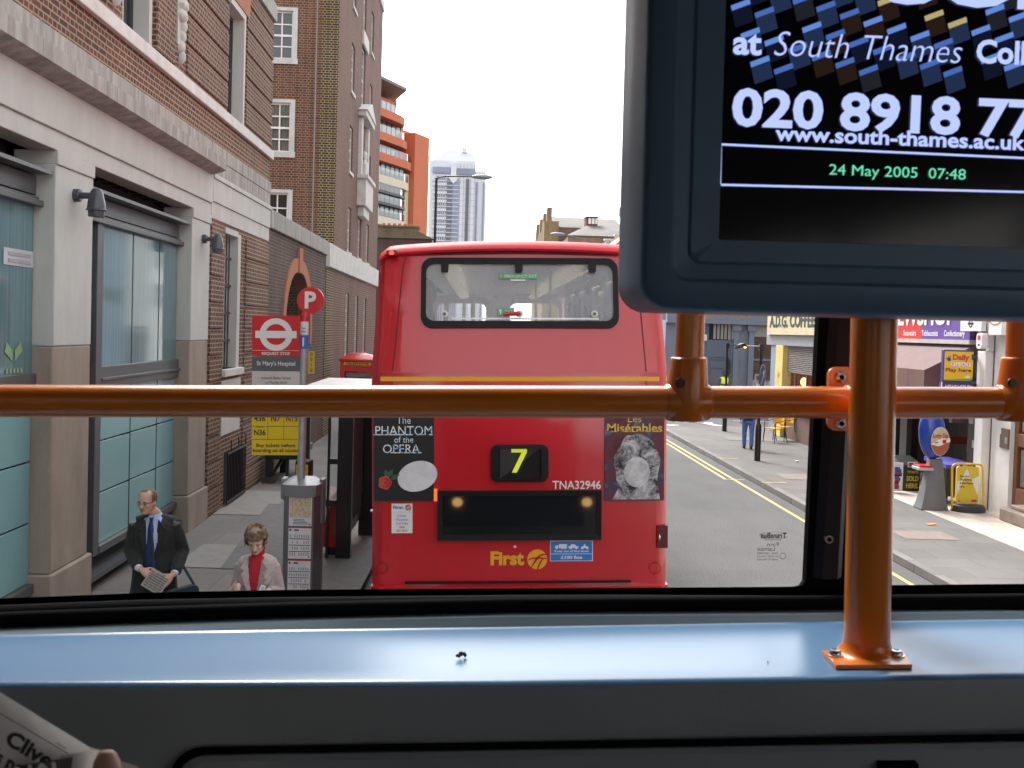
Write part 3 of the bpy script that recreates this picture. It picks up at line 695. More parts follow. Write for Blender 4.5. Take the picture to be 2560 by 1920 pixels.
# parapet building behind the bus
pbd = thing('parapet_house', 'low dark brown house with a weathered stock brick parapet behind the bus', 'house', (-5, 70, 0))
py = PY(70.0); zz = lambda y: 3.45+(819-y)/2560*70
mb = MB(); pbox(mb, py, -12, -3.4, 0, zz(601), .05, 6); mb.build('wall', brickm('brown_house_brick', (.10, .05, .04), (.08, .04, .035), (.12, .1, .09)), pbd)
mb = MB(); pbox(mb, py, -12, -4.3, zz(600), zz(573), -.1, 1); pbox(mb, py, -12, -4.25, zz(573), zz(569), -.2, 1.1)
mb.rings([[(-4.3, 69.9, zz(600)), (-4.3, 69.9, zz(582)), (-3.2, 69.9, zz(600))], [(-4.3, 71, zz(600)), (-4.3, 71, zz(582)), (-3.2, 71, zz(600))]])
mb.build('parapet', brickm('dirty_stock_brick', (.2, .15, .08), (.14, .10, .06), (.2, .17, .12), stain=.5), pbd)
for k in range(6):
    mb = MB(); x = -6.7+k*.36; mb.tube([(x, 70.5, zz(569)), (x, 70.5, zz(562))], [.13, .1], 8); mb.build('chimney_pot', pm('terracotta', (.4, .12, .05), .8), pbd)

# ================================================================== right: terraces, gables
gab = thing('gabled_warehouse_row', 'row of stock brick gables with grey slate roof far along the street', 'warehouse', (12, 118, 0))
GY = 118.0
def gx(x): return (x-1206)/2560*GY
def gz(y): return 3.45+(826-y)/2560*GY
for k, (xg, yg) in enumerate(((1368, 518), (1359, 534), (1351, 548), (1343, 561))):
    mb = MB(); y0 = GY+k*9
    f = y0/GY
    xx = (xg-1206)/2560*y0; zt = 3.45+(826-yg)/2560*y0
    mb.prism([(y0, 0), (y0+8, 0), (y0+8, zt-5), (y0+1.2, zt), (y0, zt)], lambda a, b: (xx, a, b), lambda a, b: (xx+.45*f*1.2, a, b)); mb.build('gable', brick_y, gab)
mb = MB(); mb.box(gx(1362), gx(1550), GY+.5, GY+14, 0, gz(566)); mb.build('wall', brick_y, gab)
mb = MB(); mb.box(gx(1393), gx(1480), GY+.3, GY+2, gz(600), gz(566)); mb.build('wall_panel', brickm('dull_red_brick', (.2, .1, .08), (.16, .08, .07), (.25, .2, .17)), gab)
slate = brickm('grey_slate', (.17, .16, .15), (.14, .135, .13), (.11, .105, .10), bw=.8, bh=.6, ms=.03, squash=1, stain=.2)
mb = MB(); mb.add([(gx(1374), GY+.2, gz(566)), (gx(1560), GY+.2, gz(566)), (gx(1560), GY+7, gz(526)), (gx(1374), GY+7, gz(524)), (gx(1374), GY+14, gz(566)), (gx(1560), GY+14, gz(566))], [(0, 1, 2, 3), (3, 2, 5, 4)]); mb.build('roof', slate, gab)
mb = MB(); mb.box(gx(1361), gx(1397), GY-.4, GY+1.6, 0, gz(553)); mb.build('end_pier', brickm('golden_stock_brick', (.34, .21, .08), (.27, .17, .07), (.28, .22, .15), stain=.4), gab)
hb = thing('hipped_roof_house', 'stock brick house with hipped slate roof and red framed lantern', 'house', (11, 98, 0))
HY = 98.0; hx = lambda x: (x-1205)/2560*HY; hz = lambda y: 3.45+(826-y)/2560*HY
mb = MB(); mb.box(hx(1420), hx(1560), HY, HY+10, 0, hz(585)); mb.build('wall', brick_y, hb)
mb = MB(); mb.add([(hx(1418), HY-.2, hz(586)), (hx(1570), HY-.2, hz(586)), (hx(1570), HY+10, hz(586)), (hx(1418), HY+10, hz(586)), (hx(1478), HY+4, hz(549)), (hx(1570), HY+4, hz(549)), (hx(1570), HY+7, hz(549)), (hx(1478), HY+7, hz(549))], [(0, 1, 5, 4), (2, 3, 7, 6), (3, 0, 4, 7), (4, 5, 6, 7)]); mb.build('roof', slate, hb)
mb = MB(); mb.box(hx(1476), hx(1505), HY+4, HY+6, hz(549), hz(527)); ln = mb.build('lantern', pm('maroon_paint', (.16, .02, .02), .5), hb)
mb = MB()
for a, b in ((1481, 1488), (1490, 1497), (1499, 1504)): mb.box(hx(a), hx(b), HY+3.9, HY+4.1, hz(545), hz(530))
mb.build('panes', white, ln)
mb = MB(); mb.add([(hx(1473), HY+3.6, hz(527)), (hx(1508), HY+3.6, hz(527)), (hx(1508), HY+6.4, hz(527)), (hx(1473), HY+6.4, hz(527)), (hx(1496), HY+5, hz(517))], [(0, 1, 4), (1, 2, 4), (2, 3, 4), (3, 0, 4)]); mb.tube([(hx(1496), HY+5, hz(517)), (hx(1496), HY+5, hz(509))], .04, 6); mb.build('lantern_roof', pm('verdigris', (.42, .55, .5), .6), ln)
# terrace of shops running away on the right, stepped party walls with banding
blue_w = pm('navy_blue_paint', (.03, .03, .16), .6)
R = PX(FR, -1)
for k in range(4):
    y0 = 48+k*11.5; zt = 10.3+k*.25
    t = thing('terraced_house', ['grey shop house on the far corner of the side street', 'white house with blue painted bands above the shops', 'brown house with white window bands further along the terrace', 'last brick house of the terrace by the hipped roof'][k], 'house', (FR, y0+5, 0))
    mt = [pm('grey_render', (.3, .3, .31), .8), white, brick_y, brick_r][k]
    mb = MB(); mb.box(FR, FR+12, y0, y0+11.46, 0, zt); mb.build('wall', mt, t)
    for i in range(5):
        mb = MB(); z = zt-.55*i-.3; pbox(mb, R, y0+.05, y0+11.4, z-.26, z, -.14-.04*(i % 2), .05); mb.build('painted_band', [stone, blue_w, white, stone][k], t)
    for i in range(4):
        for z in (4.2, 6.6):
            if k < 3: window(R, y0+1+i*2.6, y0+2.3+i*2.6, z, z+1.5, -.01, t, white, win_dark, 2, 2, .08, .04)
    # stepped party wall and chimney
    for i in range(6):
        mb = MB(); mb.box(FR-.35+i*.8, FR+.5+i*.8, y0-.25, y0+.2, zt-1.4+i*.42, zt-.2+i*.42); pw_ = mb.build('parapet_step', blue_w if (k == 1 and i % 2) else [stone, white, white, stone][k], t)
        mb = MB(); mb.box(FR-.45+i*.8, FR+.6+i*.8, y0-.32, y0+.27, zt-.2+i*.42, zt-.06+i*.42); mb.build('coping', stone_white, pw_)
    if k in (2, 3):
        mb = MB(); x0 = FR+.9+(k-2)*.3; mb.box(x0, x0+1.9, y0+1.5, y0+3, zt-1, zt+2.7); mb.box(x0-.1, x0+2, y0+1.4, y0+3.1, zt+2.1, zt+2.8); ch = mb.build('chimney', brick_y, t)
        for i in range(2):
            mb = MB(); x = x0+.5+i*.95; mb.tube([(x, y0+2.2, zt+2.75), (x, y0+2.2, zt+3.2), (x, y0+2.2, zt+4.2)], [.36, .28, .34], 10); mb.build('chimney_pot', pm('buff_clay', (.36, .3, .24), .8), ch)

# ------------------------------------------------------------------ blue grey shop facing us across the side street
BSY = 47.0
bs = thing('blue_grey_shop', 'blue grey shop front with a glass sign facing the side street', 'shop', (11.5, BSY, 0))
B = PY(BSY)
def bx(px, py): p = FY(px, py, BSY); return p.x, p.z
bgrey = pm('blue_grey_paint', (.20, .245, .32), .55, var=.1, vs=.7)
bgrey2 = pm('slate_blue_paint', (.12, .16, .215), .5, var=.12, vs=.7)
xl, xr = bx(1662, 900)[0], 20
zf0, zf1 = bx(1790, 803)[1], bx(1790, 760)[1]
mb = MB(); pbox(mb, B, xl, xr, 0, zf0, .05, 6); pbox(mb, B, xl, xr, zf1, 11, .05, 6); mb.build('wall', bgrey, bs)
mb = MB(); pbox(mb, B, xl, xr, zf0, zf1, -.22, .1); pbox(mb, B, xl, xr, zf0-.12, zf0-.003, -.3, .1); fa = mb.build('fascia', bgrey, bs)
mb = MB(); a = bx(1735, 797); b = bx(1884, 797)
text(mb, 'GLASS', ((bx(1752, 796)[0]+bx(1878, 796)[0])/2, BSY-.226, bx(1800, 796)[1]), (1, 0, 0), (0, 0, 1), .42, width=b[0]-a[0]-.4, weight=.02, shear=.25, mi=0)
text(mb, 'and lead', (bx(1904, 796)[0], BSY-.226, bx(1800, 795)[1]), (1, 0, 0), (0, 0, 1), .13, width=.55, mi=0); mb.build('lettering', pm('tarnished_gold', (.34, .28, .17), .4, .3), fa)
dx0, dx1 = bx(1766, 850)[0], bx(1826, 850)[0]
mb = MB(); pbox(mb, B, dx0, dx1, .12, bx(1800, 812)[1], -.02, .05); pbox(mb, B, dx0+.12, dx1-.12, bx(1800, 893)[1], bx(1800, 890)[1], -.05, .0); pbox(mb, B, dx0+.12, dx1-.12, bx(1800, 899)[1], bx(1800, 896)[1], -.05, .0)
for a, b in ((925, 960), (905, 920)): pbox(mb, B, dx0+.2, dx1-.3, bx(1800, b)[1], bx(1800, a)[1], -.05, 0)
dr = mb.build('door', bgrey2, bs)
mb = MB(); pbox(mb, B, dx0+.1, dx1-.1, bx(1800, 850)[1], bx(1800, 806)[1], -.03, 0)
for i in range(6):
    x = dx0+.3+i*.17; pbox(mb, B, x, x+.12, bx(1800, 848)[1], bx(1800, 808)[1], -.06, -.02, 1)
mb.build('slatted_light', [dark, pm('grey_slat', (.30, .30, .28), .6)], dr)
for px in (1838, 1876):
    x = bx(px, 900)[0]; mb = MB(); pbox(mb, B, x-.12, x+.12, .12, zf0-.13, -.1, .05); pbox(mb, B, x-.2, x+.2, zf0-.42, zf0-.13, -.16, .05); mb.build('pilaster', bgrey, bs)
wx0, wx1 = bx(1881, 900)[0], bx(1938, 900)[0]
mb = MB(); pbox(mb, B, wx0, wx1, bx(1900, 950)[1], bx(1900, 843)[1], .0, .04); wn = mb.build('window', pm('brownish_shop_glass', (.09, .08, .06), .08, var=.5, vs=1.2), bs)
mb = MB(); pbox(mb, B, wx0, wx1, bx(1900, 842)[1], bx(1900, 808)[1], -.02, .03); mb.build('blind', pm('beige_blind', (.34, .36, .33), .7), wn)
mb = MB(); pbox(mb, B, wx0, wx1, bx(1900, 902)[1], bx(1900, 897)[1], -.05, .03); mb.build('bar', bgrey, wn)
mb = MB(); pbox(mb, B, wx0, wx1, bx(1900, 975)[1], bx(1900, 951)[1], -.04, .03, 0); text(mb, 'C L   T S', ((wx0+wx1)/2, BSY-.046, bx(1900, 963)[1]), (1, 0, 0), (0, 0, 1), .2, width=wx1-wx0-.25, shear=.25, mi=1); mb.build('sign_board', [pm('pale_board', (.42, .42, .4), .6), ink], bs)
mb = MB(); mb.box(bx(1760, 850)[0]-.05, bx(1765, 850)[0], BSY-.2, BSY, bx(1760, 852)[1], bx(1760, 836)[1]); mb.build('alarm_box', white, bs, bevel=.02)
mb = MB(); mb.box(dx0-.25, dx0-.1, BSY-.15, BSY, bx(1760, 945)[1], bx(1760, 928)[1]); mb.build('letter_plate', white, bs)
# white panelled house left of it
wp = thing('white_panel_house', 'white panelled corner house with brown pipes behind the bus corner', 'house', (9.5, 58, 0))
WP = PY(56.0); q = lambda px, py: FY(px, py, 56.0)
mb = MB(); pbox(mb, WP, q(1640, 800).x, q(1690, 800).x+3, q(1660, 860).z, 12, 0, 4); mb.build('wall', pm('grey_white_panel', (.52, .5, .48), .7, var=.08), wp)
mb = MB(); pbox(mb, WP, q(1640, 800).x, q(1690, 800).x+3, 0, q(1660, 871).z, .1, 4); mb.build('base', pm('dark_maroon_base', (.1, .05, .05), .6), wp)
mb = MB(); pbox(mb, WP, q(1640, 800).x, q(1690, 800).x+3, q(1660, 871).z, q(1660, 856).z, -.25, 4); mb.build('ledge', pm('mid_grey_ledge', (.25, .25, .26), .7), wp)
mb = MB(); pbox(mb, WP, q(1640, 800).x, q(1690, 800).x+2, q(1660, 806).z-.06, q(1660, 806).z+.06, -.06, 0); x = q(1681, 840).x; mb.tube([(x, 55.9, q(1660, 806).z), (x, 55.9, .3)], .06, 8); mb.build('pipe', pm('rust_brown_pipe', (.2, .08, .05), .6), wp)

# ------------------------------------------------------------------ coffee shop
cs = thing('coffee_shop', 'corner coffee shop with cream fascia, half shut grey shutter and yellow pillar', 'shop', (FR, 32, 0))
CY0, CY1 = 28.6, 35.6
def fr(px, py, X=FR): return FX(px, py, X)
mb = MB()
zs = fr(2000, 838).z
wallgrid(mb, R, CY0, CY1, zs, 11, [(29.5, 30.8, 6.6, 8.4), (32.6, 33.9, 6.6, 8.4)], .2)
mb.quad((FR, CY1, 0), (FR+10, CY1, 0), (FR+10, CY1, 11), (FR, CY1, 11)); mb.build('upper_wall', brick_r, cs)
for a in (29.5, 32.6): window(R, a, a+1.3, 6.6, 8.4, .12, cs, white, win_dark, 2, 4, sill=stone_white)
P = PX(FR-.18, -1); ft, fb = fr(2000, 770, FR-.18).z, fr(2000, 838, FR-.18).z
yA, yB = fr(1918, 810, FR-.18).y, 29.0
mb = MB(); pbox(mb, P, yB, yA, fb, ft, 0, .15); fa = mb.build('fascia', pm('cream_fascia', (.60, .50, .31), .55, var=.12, vs=1.5), cs, bevel=.01)
mb = MB(); o = FX(1924, 822, FR-.19); e = FX(2052, 822, FR-.19)
for off, mi in ((.0, 0), (-.012, 1)):
    text(mb, 'A.D.G. COFFEE', (FR-.186+off*.4, o.y-off*2, fb+.26-off), (0, -1, 0), (0, 0, 1), .40, width=(o.y-e.y)*.9, align='l', mi=mi, weight=.03)
mb.build('lettering', [pm('gold_letter_edge', (.2, .16, .08), .6), pm('dark_green_letters', (.02, .045, .04), .5)], fa)
gs = pm('shutter_grey', (.26, .27, .31), .55, var=.08)
sb = fr(2000, 866).z
mb = MB(); pbox(mb, R, 29.0, fr(1922, 850).y, sb, zs-.003, -.08, .1); mb.build('shutter_box', gs, cs, bevel=.01)
ysh0, ysh1 = 29.2, fr(1966, 900).y; zsh = fr(2000, 936).z
mb = MB(); n = 15
for i in range(n):
    z0 = zsh+(sb-zsh)*i/n; z1 = zsh+(sb-zsh)*(i+1)/n
    mb.rings([[R(y, z0+.005, .06), R(y, z0+.02, .03), R(y, z1-.015, .03), R(y, z1, .06)] for y in (ysh0, ysh1)], caps=False)
mb.build('roller_shutter', pm('galvanised_shutter', (.20, .18, .175), .5, .3, var=.1), cs, smooth=30)
yp0, yp1 = fr(1964, 900).y, fr(1946, 900).y
mb = MB(); pbox(mb, R, yp0, yp1, .12, sb, -.1, .2); mb.build('pillar', pm('pale_yellow_paint', (.66, .52, .16), .55, var=.1), cs, bevel=.01)
mb = MB(); ym = (yp0+yp1)/2; text(mb, 'H', R(ym, fr(1952, 945).z, -.106), (0, -1, 0), (0, 0, 1), .22, mi=0); text(mb, 'H', R(ym, fr(1952, 958).z, -.106), (0, -1, 0), (0, 0, 1), .1, mi=0); mb.build('door_number', sign_red, cs)
mb = MB(); pbox(mb, R, yp1, CY1, .12, sb, -.04, .2); mb.build('blue_grey_corner', bgrey, cs)
mb = MB(); pbox(mb, R, CY0, yp0, .1, 1.0, .02, .3); mb.build('low_wall', pm('brown_low_wall', (.13, .075, .06), .75, var=.2, vs=3), cs)
mb = MB(); pbox(mb, R, CY0, yp0, 1.0, 1.1, -.06, .3); mb.build('wall_cap', pm('dull_pink_paint', (.36, .13, .11), .6, var=.1), cs, bevel=.01)
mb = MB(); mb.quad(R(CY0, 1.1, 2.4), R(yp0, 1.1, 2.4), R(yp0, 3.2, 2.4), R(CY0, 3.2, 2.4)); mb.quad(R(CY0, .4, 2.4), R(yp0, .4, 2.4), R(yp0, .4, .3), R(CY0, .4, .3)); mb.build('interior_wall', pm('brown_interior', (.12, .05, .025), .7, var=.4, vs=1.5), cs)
for i in range(4):
    y = 29.6+i*1.15; mb = MB(); pbox(mb, R, y, y+.07, 1.1, zsh+.1, .05, .12); mb.build('window_post', pm('dark_red_frame', (.16, .05, .04), .5), cs)
for i, (px, py_) in enumerate(((1993, 954), (2010, 955))):
    p = FX(px, py_, FR+1.0); mb = MB(); mb.sphere(p, .12, .12, .15, 12, 8); o = mb.build('lamp_globe', emitm('warm_lamp', (1, .42, .08), 2.2), loc=p); tag(o, ['round warm lamp further left under the half shut shutter', 'round warm lamp further right under the half shut shutter'][i], 'lamp', 'lit globes inside the coffee shop')

# ------------------------------------------------------------------ newsagent
NR = FR-.12
nw = thing('newsagent_shop', 'newsagent with red and purple fascia above a mauve awning', 'shop', (FR, 24, 0))
wy0, wy1 = 20.55, 28.5
mb = MB(); wallgrid(mb, R, 20.1, wy1, .126, 11, [(wy0, 27.6, .127, 2.75), (22, 23.2, 6.2, 8), (25, 26.2, 6.2, 8)], .3); mb.quad((FR, -30, 11), (FR, 36, 11), (FR+10, 36, 11), (FR+10, -30, 11)); mb.build('wall', pm('dull_maroon_front', (.12, .06, .06), .6), nw)
for a in (22, 25): window(R, a, a+1.2, 6.2, 8, .12, nw, white, win_dark, 2, 4, sill=stone_white)
mb = MB()
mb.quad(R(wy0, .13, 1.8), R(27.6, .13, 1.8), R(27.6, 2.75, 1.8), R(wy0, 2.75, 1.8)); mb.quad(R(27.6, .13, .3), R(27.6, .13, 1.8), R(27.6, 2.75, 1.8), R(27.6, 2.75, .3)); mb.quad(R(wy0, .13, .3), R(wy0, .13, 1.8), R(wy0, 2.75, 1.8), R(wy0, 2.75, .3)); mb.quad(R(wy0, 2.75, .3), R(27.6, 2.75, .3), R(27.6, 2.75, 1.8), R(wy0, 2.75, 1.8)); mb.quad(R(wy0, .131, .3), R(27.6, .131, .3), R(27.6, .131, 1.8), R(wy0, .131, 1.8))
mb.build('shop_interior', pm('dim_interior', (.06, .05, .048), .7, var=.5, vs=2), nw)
rr = random.Random(11)
cols = [(.5, .5, .48), (.45, .08, .07), (.05, .25, .3), (.3, .3, .32), (.5, .42, .1), (.1, .12, .35), (.42, .4, .38)]
for i in range(16):
    y = wy0+.15+rr.random()*4.4; z = .9+rr.random()*1.6; mb = MB(); a, b = rr.uniform(.1, .22), rr.uniform(.14, .3)
    pbox(mb, R, y, y+a, z, z+b, .5+rr.random()*.9, 1.5, None); mb.build('magazine', pm('magazine_%d' % (i % 7), cols[i % 7], .5), nw)
mb = MB(); pbox(mb, R, 23.1, 23.35, .13, 2.7, .25, .35); pbox(mb, R, 24.6, 25.0, .13, 2.7, .2, .32); mb.build('door_frame', pm('dark_door_frame', (.05, .05, .05), .5), nw)
mb = MB(); pbox(mb, R, 20.6, 21.5, .13, 2.6, .2, .26); nd_ = mb.build('open_door', pm('dark_brown_door', (.035, .028, .022), .5, var=.3), nw)
for y, z, w_, h_, c in ((21.25, 1.75, .2, .36, 0), (21.02, 1.95, .12, .2, 1), (21.15, 1.25, .12, .16, 0), (20.92, 1.2, .12, .2, 3)):
    mb = MB(); pbox(mb, R, y, y+w_, z, z+h_, .185, .2); mb.build('notice', pm('magazine_%d' % c, cols[c], .5), nd_)
# fascia
zt_, zb_ = fr(2300, 745, NR).z, fr(2300, 847, NR).z
P = PX(NR, -1)
yl_, ym_, yr_ = 27.4, fr(2304, 820, NR).y, fr(2425, 820, NR).y
mb = MB(); pbox(mb, P, ym_, yl_, zb_, zt_, 0, .11, 0); pbox(mb, P, yr_, ym_, zb_, zt_, .001, .11, 1); fa = mb.build('fascia', [sign_red, pm('purple_sign', (.115, .05, .30), .4, var=.06)], nw)
mb = MB()
yN, yP = fr(2222, 810, NR).y, fr(2388, 810, NR).y
text(mb, 'NEWSHOP', P((yN+yP)/2, fr(2300, 811, NR).z, -.012), (0, -1, 0), (0, 0, 1), .42, width=yN-yP, weight=.035, mi=0)
for tx_, a, b in (('Souvenirs', 2259, 2291), ('Tobbaconist', 2305, 2346), ('Confectionery', 2361, 2413)):
    ya, yb = fr(a, 840, NR).y, fr(b, 840, NR).y
    text(mb, tx_, P((ya+yb)/2, fr(2300, 839, NR).z, -.012), (0, -1, 0), (0, 0, 1), .12, width=ya-yb, weight=.02, mi=0)
mb.build('lettering', white, fa)
mb = MB(); pbox(mb, P, yr_-.1, yl_, fr(2300, 857, NR).z, zb_-.003, -.05, .1); mb.build('awning_box', pm('dirty_cream_box', (.5, .46, .42), .6, var=.15), nw)
# awning
awn = pm('mauve_canvas', (.155, .105, .103), .85, var=.12, vs=3); awn2 = pm('dull_pink_canvas', (.15, .08, .074), .85, var=.12, vs=3)
fz = fr(2300, 862, NR).z-.02
XF = 9.45; pf = FX(2311, 925, XF); pv = FX(2311, 985, XF)
yR = pf.y; yT = fr(2425, 865, NR).y
mb = MB(); n = 14
for i in range(n):
    t0, t1 = i/n, (i+1)/n
    ya0, yb0 = yR+(27.2-yR)*t0, yR+(27.2-yR)*t1; ta, tb_ = yT+(27.2-yT)*t0, yT+(27.2-yT)*t1; sg = .02*math.sin(i*2.1)
    mb.quad((NR, ta, fz), (NR, tb_, fz), (XF, yb0, pf.z+sg*0), (XF, ya0, pf.z), 0)
    mb.quad((XF, ya0, pf.z), (XF, yb0, pf.z), (XF+.02*math.sin(i*1.9), yb0, pv.z), (XF+.02*math.sin(i*1.3), ya0, pv.z), 1)
mb.poly([(NR, yT, fz), (XF, yR, pf.z), (NR, yT, pf.z-.3)], 1); mb.poly([(XF, yR, pf.z), (XF, yR, pv.z), (NR, yT, pv.z), (NR, yT, pf.z-.3)], 1)
mb.build('awning', [awn, awn2], nw)
# white house front with door
wh = thing('white_house_front', 'white painted house front with brown timber door beside the newsagent', 'house', (FR, 18, 0))
yw = fr(2461, 1200).y
mb = MB(); wallgrid(mb, R, -30, 20.1, .126, 11, [(15.6, fr(2521, 1200).y, .3, 2.9), (16, 17.2, 6, 8), (11, 12.2, 6, 8), (6, 7.2, 6, 8), (1, 2.2, 6, 8)], .3); mb.build('wall', pm('white_masonry_paint', (.74, .73, .715), .7, var=.1, vs=1.4, bump=.1), wh)
for a in (16, 11, 6, 1): window(R, a, a+1.2, 6, 8, .12, wh, white, win_dark, 2, 4, sill=stone_white)
mb = MB(); pbox(mb, R, yw-.15, 20.5, .126, 3.3, -.16, .1); pbox(mb, R, yw-.15, 20.3, 3.3, 7, -.1, .1); mb.build('pier', MATS['white_masonry_paint'], wh, bevel=.02)
yd = fr(2521, 1200).y
wood = pm('brown_timber', (.19, .085, .04), .5, var=.3, vs=8, stretch=(4, 4, .5))
mb = MB(); pbox(mb, R, 15.6, yd, .3, 2.9, .16, .22); 
for a, b, c, d in ((yd-.12, yd, .3, 2.9), (15.6, 15.7, .3, 2.9), (15.7, yd-.12, .3, .7), (15.7, yd-.12, 1.5, 1.75), (15.7, yd-.12, 2.75, 2.9)): pbox(mb, R, a, b, c, d, .08, .17)
dd = mb.build('door', wood, wh, bevel=.01)
mb = MB(); pbox(mb, R, yd-.5, yd-.22, .75, 1.45, .11, .165); pbox(mb, R, yd-.5, yd-.22, 1.8, 2.7, .11, .165); mb.build('glazed_panel', pm('grey_door_glass', (.14, .15, .16), .1), dd)
p0, p1 = fr(2518, 1122), fr(2533, 1075); mb = MB(); pbox(mb, R, yd+.02, yd+.3, p0.z, p1.z, -.03, .02, 0); pbox(mb, R, yd+.04, yd+.12, p0.z+.1, p0.z+.22, -.045, -.03, 1); mb.build('entry_panel', [pm('bronze_panel', (.16, .11, .08), .5), alu], wh)
p0, p1 = fr(2502, 1118), fr(2507, 1086); mb = MB(); pbox(mb, R, p0.y-.06, p0.y+.02, p0.z, p1.z, -.02, .02); mb.build('door_bell', pm('bell_grey', (.15, .13, .12), .5), wh)
p0 = FX(2496, 1285, 9.95); mb = MB(); mb.box(9.95, FR+.1, 13, 19.0, .126, .36); mb.box(10.1, FR+.1, 13, 18.9, .36, .44); mb.build('doorstep', pm('worn_step_stone', (.24, .19, .16), .8, var=.25, vs=4), wh, bevel=.02)
p0, p1 = fr(2477, 838, FR-.14), fr(2514, 775, FR-.14); mb = MB(); pbox(mb, R, p1.y, p0.y, p0.z, p1.z, -.2, 0); text(mb, '', (0, 0, 0), (0, -1, 0), (0, 0, 1), .1); sg = mb.build('sign_box', white, wh, bevel=.01)
mb = MB(); c = R((p0.y+p1.y)/2, p1.z-.1, -.206)
pts = [(math.cos(rad(a)), math.sin(rad(a))) for a in range(200, 341, 14)]
for (a, b), (a2, b2) in zip(pts, pts[1:]): mb.quad((c[0], c[1]-a*.3, c[2]+b*.2), (c[0], c[1]-a2*.3, c[2]+b2*.2), (c[0], c[1]-a2*.28, c[2]+b2*.17), (c[0], c[1]-a*.28, c[2]+b*.17))
mb.build('red_arc', pm('faded_red', (.5, .18, .17), .6), sg)
# travel pass sign with roundel, alarm box, lottery sign
P = PX(NR-.16, -1)
a, b = FX(2400, 828, NR-.16), FX(2456, 770, NR-.16)
t = thing('ticket_agent_sign', 'small white sign with a dark roundel above the awning end', 'sign', a)
mb = MB(); pbox(mb, P, b.y, a.y, a.z, b.z, 0, .1); mb.build('board', white, t, bevel=.01)
mb = MB(); cy, cz = (a.y+b.y)/2, FX(2427, 809, NR-.16).z
for k in range(28):
    t0, t1 = rad(k*360/28), rad((k+1)*360/28)
    mb.quad(P(cy-.085*math.cos(t0), cz+.085*math.sin(t0), -.004), P(cy-.085*math.cos(t1), cz+.085*math.sin(t1), -.004), P(cy-.055*math.cos(t1), cz+.055*math.sin(t1), -.004), P(cy-.055*math.cos(t0), cz+.055*math.sin(t0), -.004))
pbox(mb, P, cy-.12, cy+.12, cz-.02, cz+.02, -.006, -.003)
text(mb, 'pass agent', P(cy, FX(2427, 794, NR-.16).z, -.004), (0, -1, 0), (0, 0, 1), .07, width=.42); text(mb, 'Travel', P(cy, FX(2427, 784, NR-.16).z, -.004), (0, -1, 0), (0, 0, 1), .08, width=.3)
pbox(mb, P, cy-.25, cy+.25, FX(2427, 799, NR-.16).z, FX(2427, 797.5, NR-.16).z, -.005, -.002, 1); mb.build('marks', [ink, sign_red], t)
a = FX(2449, 872, 10.02); b = FX(2449, 832, 10.02)
mb = MB(); mb.prism(rrect(a.y-.11, a.y+.11, a.z, b.z, .08), lambda y, z: (10.0, y, z), lambda y, z: (10.13, y, z))
mb.box(9.992, 10.0, a.y-.05, a.y+.05, b.z-.14, b.z-.05, 1); mb.box(9.992, 10.0, a.y-.03, a.y+.03, a.z+.06, a.z+.1, 2)
o = mb.build('alarm_box', [white, sign_red, ink], loc=(10.0, a.y, a.z), bevel=.004); tag(o, 'white alarm box with a red mark on the pier above the yellow sign', 'alarm box')
LY = 20.45
l0, l1 = FY(2357, 954, LY), FY(2434, 876, LY)
t = thing('lottery_sign', 'yellow hanging sign reading Daily Play here over a blue Newsagents strip', 'sign', (l1.x, LY, l0.z))
mb = MB(); mb.box(l0.x, l1.x, LY, LY+.12, l0.z, l1.z); mb.build('sign_case', pm('navy_sign_blue', (.035, .04, .2), .4), t, bevel=.01)
fx0, fx1, fz0, fz1 = FY(2361, 900, LY).x, FY(2433, 900, LY).x, FY(2400, 952, LY).z, FY(2400, 879, LY).z
Wd, Hd = fx1-fx0, fz1-fz0
mb = MB(); mb.quad((fx0, LY-.004, fz0), (fx1, LY-.004, fz0), (fx1, LY-.004, fz1), (fx0, LY-.004, fz1)); fc = mb.build('sign_face', pm('golden_yellow', (.80, .50, .012), .45, var=.04), t)
mb = MB(); U, V = (1, 0, 0), (0, 0, 1)
text(mb, 'Daily', (fx0+Wd*.57, LY-.008, fz0+Hd*.72), U, V, Hd*.17, width=Wd*.58, weight=.05, mi=0)
for k, ch in enumerate('PLAY'):
    x = fx0+Wd*(.3+k*.18); mb.poly([(x+dx*Wd*.075, LY-.007-.0005*k, fz0+Hd*.56+dz*Hd*.075) for dx, dz in ((-1, -.8), (1, -1), (1.05, .9), (-.9, 1))], 1); text(mb, ch, (x, LY-.011, fz0+Hd*.52), U, V, Hd*.09, mi=0, weight=.02)
text(mb, 'Play here', (fx0+Wd*.5, LY-.008, fz0+Hd*.31), U, V, Hd*.115, width=Wd*.9, weight=.03, mi=2)
mb.poly([(fx0, LY-.007, fz0), (fx1, LY-.007, fz0), (fx1, LY-.007, fz0+Hd*.1), (fx0+Wd*.5, LY-.007, fz0+Hd*.06), (fx0, LY-.007, fz0+Hd*.03)], 3)
mb.poly([(fx0+Wd*(.82+.09*math.cos(rad(a))), LY-.0075, fz0+Hd*(.09+.1*math.sin(rad(a)))) for a in range(0, 181, 20)], 1)
mb.poly([(fx0+Wd*(.16+.07*math.cos(rad(a))), LY-.0075, fz0+Hd*(.72+.06*math.sin(rad(a)))) for a in range(0, 360, 30)], 4)
for a in (70, 110, 160): mb.poly([(fx0+Wd*(.16+q*math.cos(rad(a+e))), LY-.008, fz0+Hd*(.72+q*math.sin(rad(a+e)))) for q, e in ((.03, -40), (.13, -6), (.13, 6), (.03, 40))], 4)
mb.build('lettering', [pm('pinkish_red_print', (.55, .04, .07), .5), white, pm('maroon_print', (.24, .02, .04), .5), pm('leaf_green_print', (.22, .38, .02), .5), MATS['navy_sign_blue']], fc)
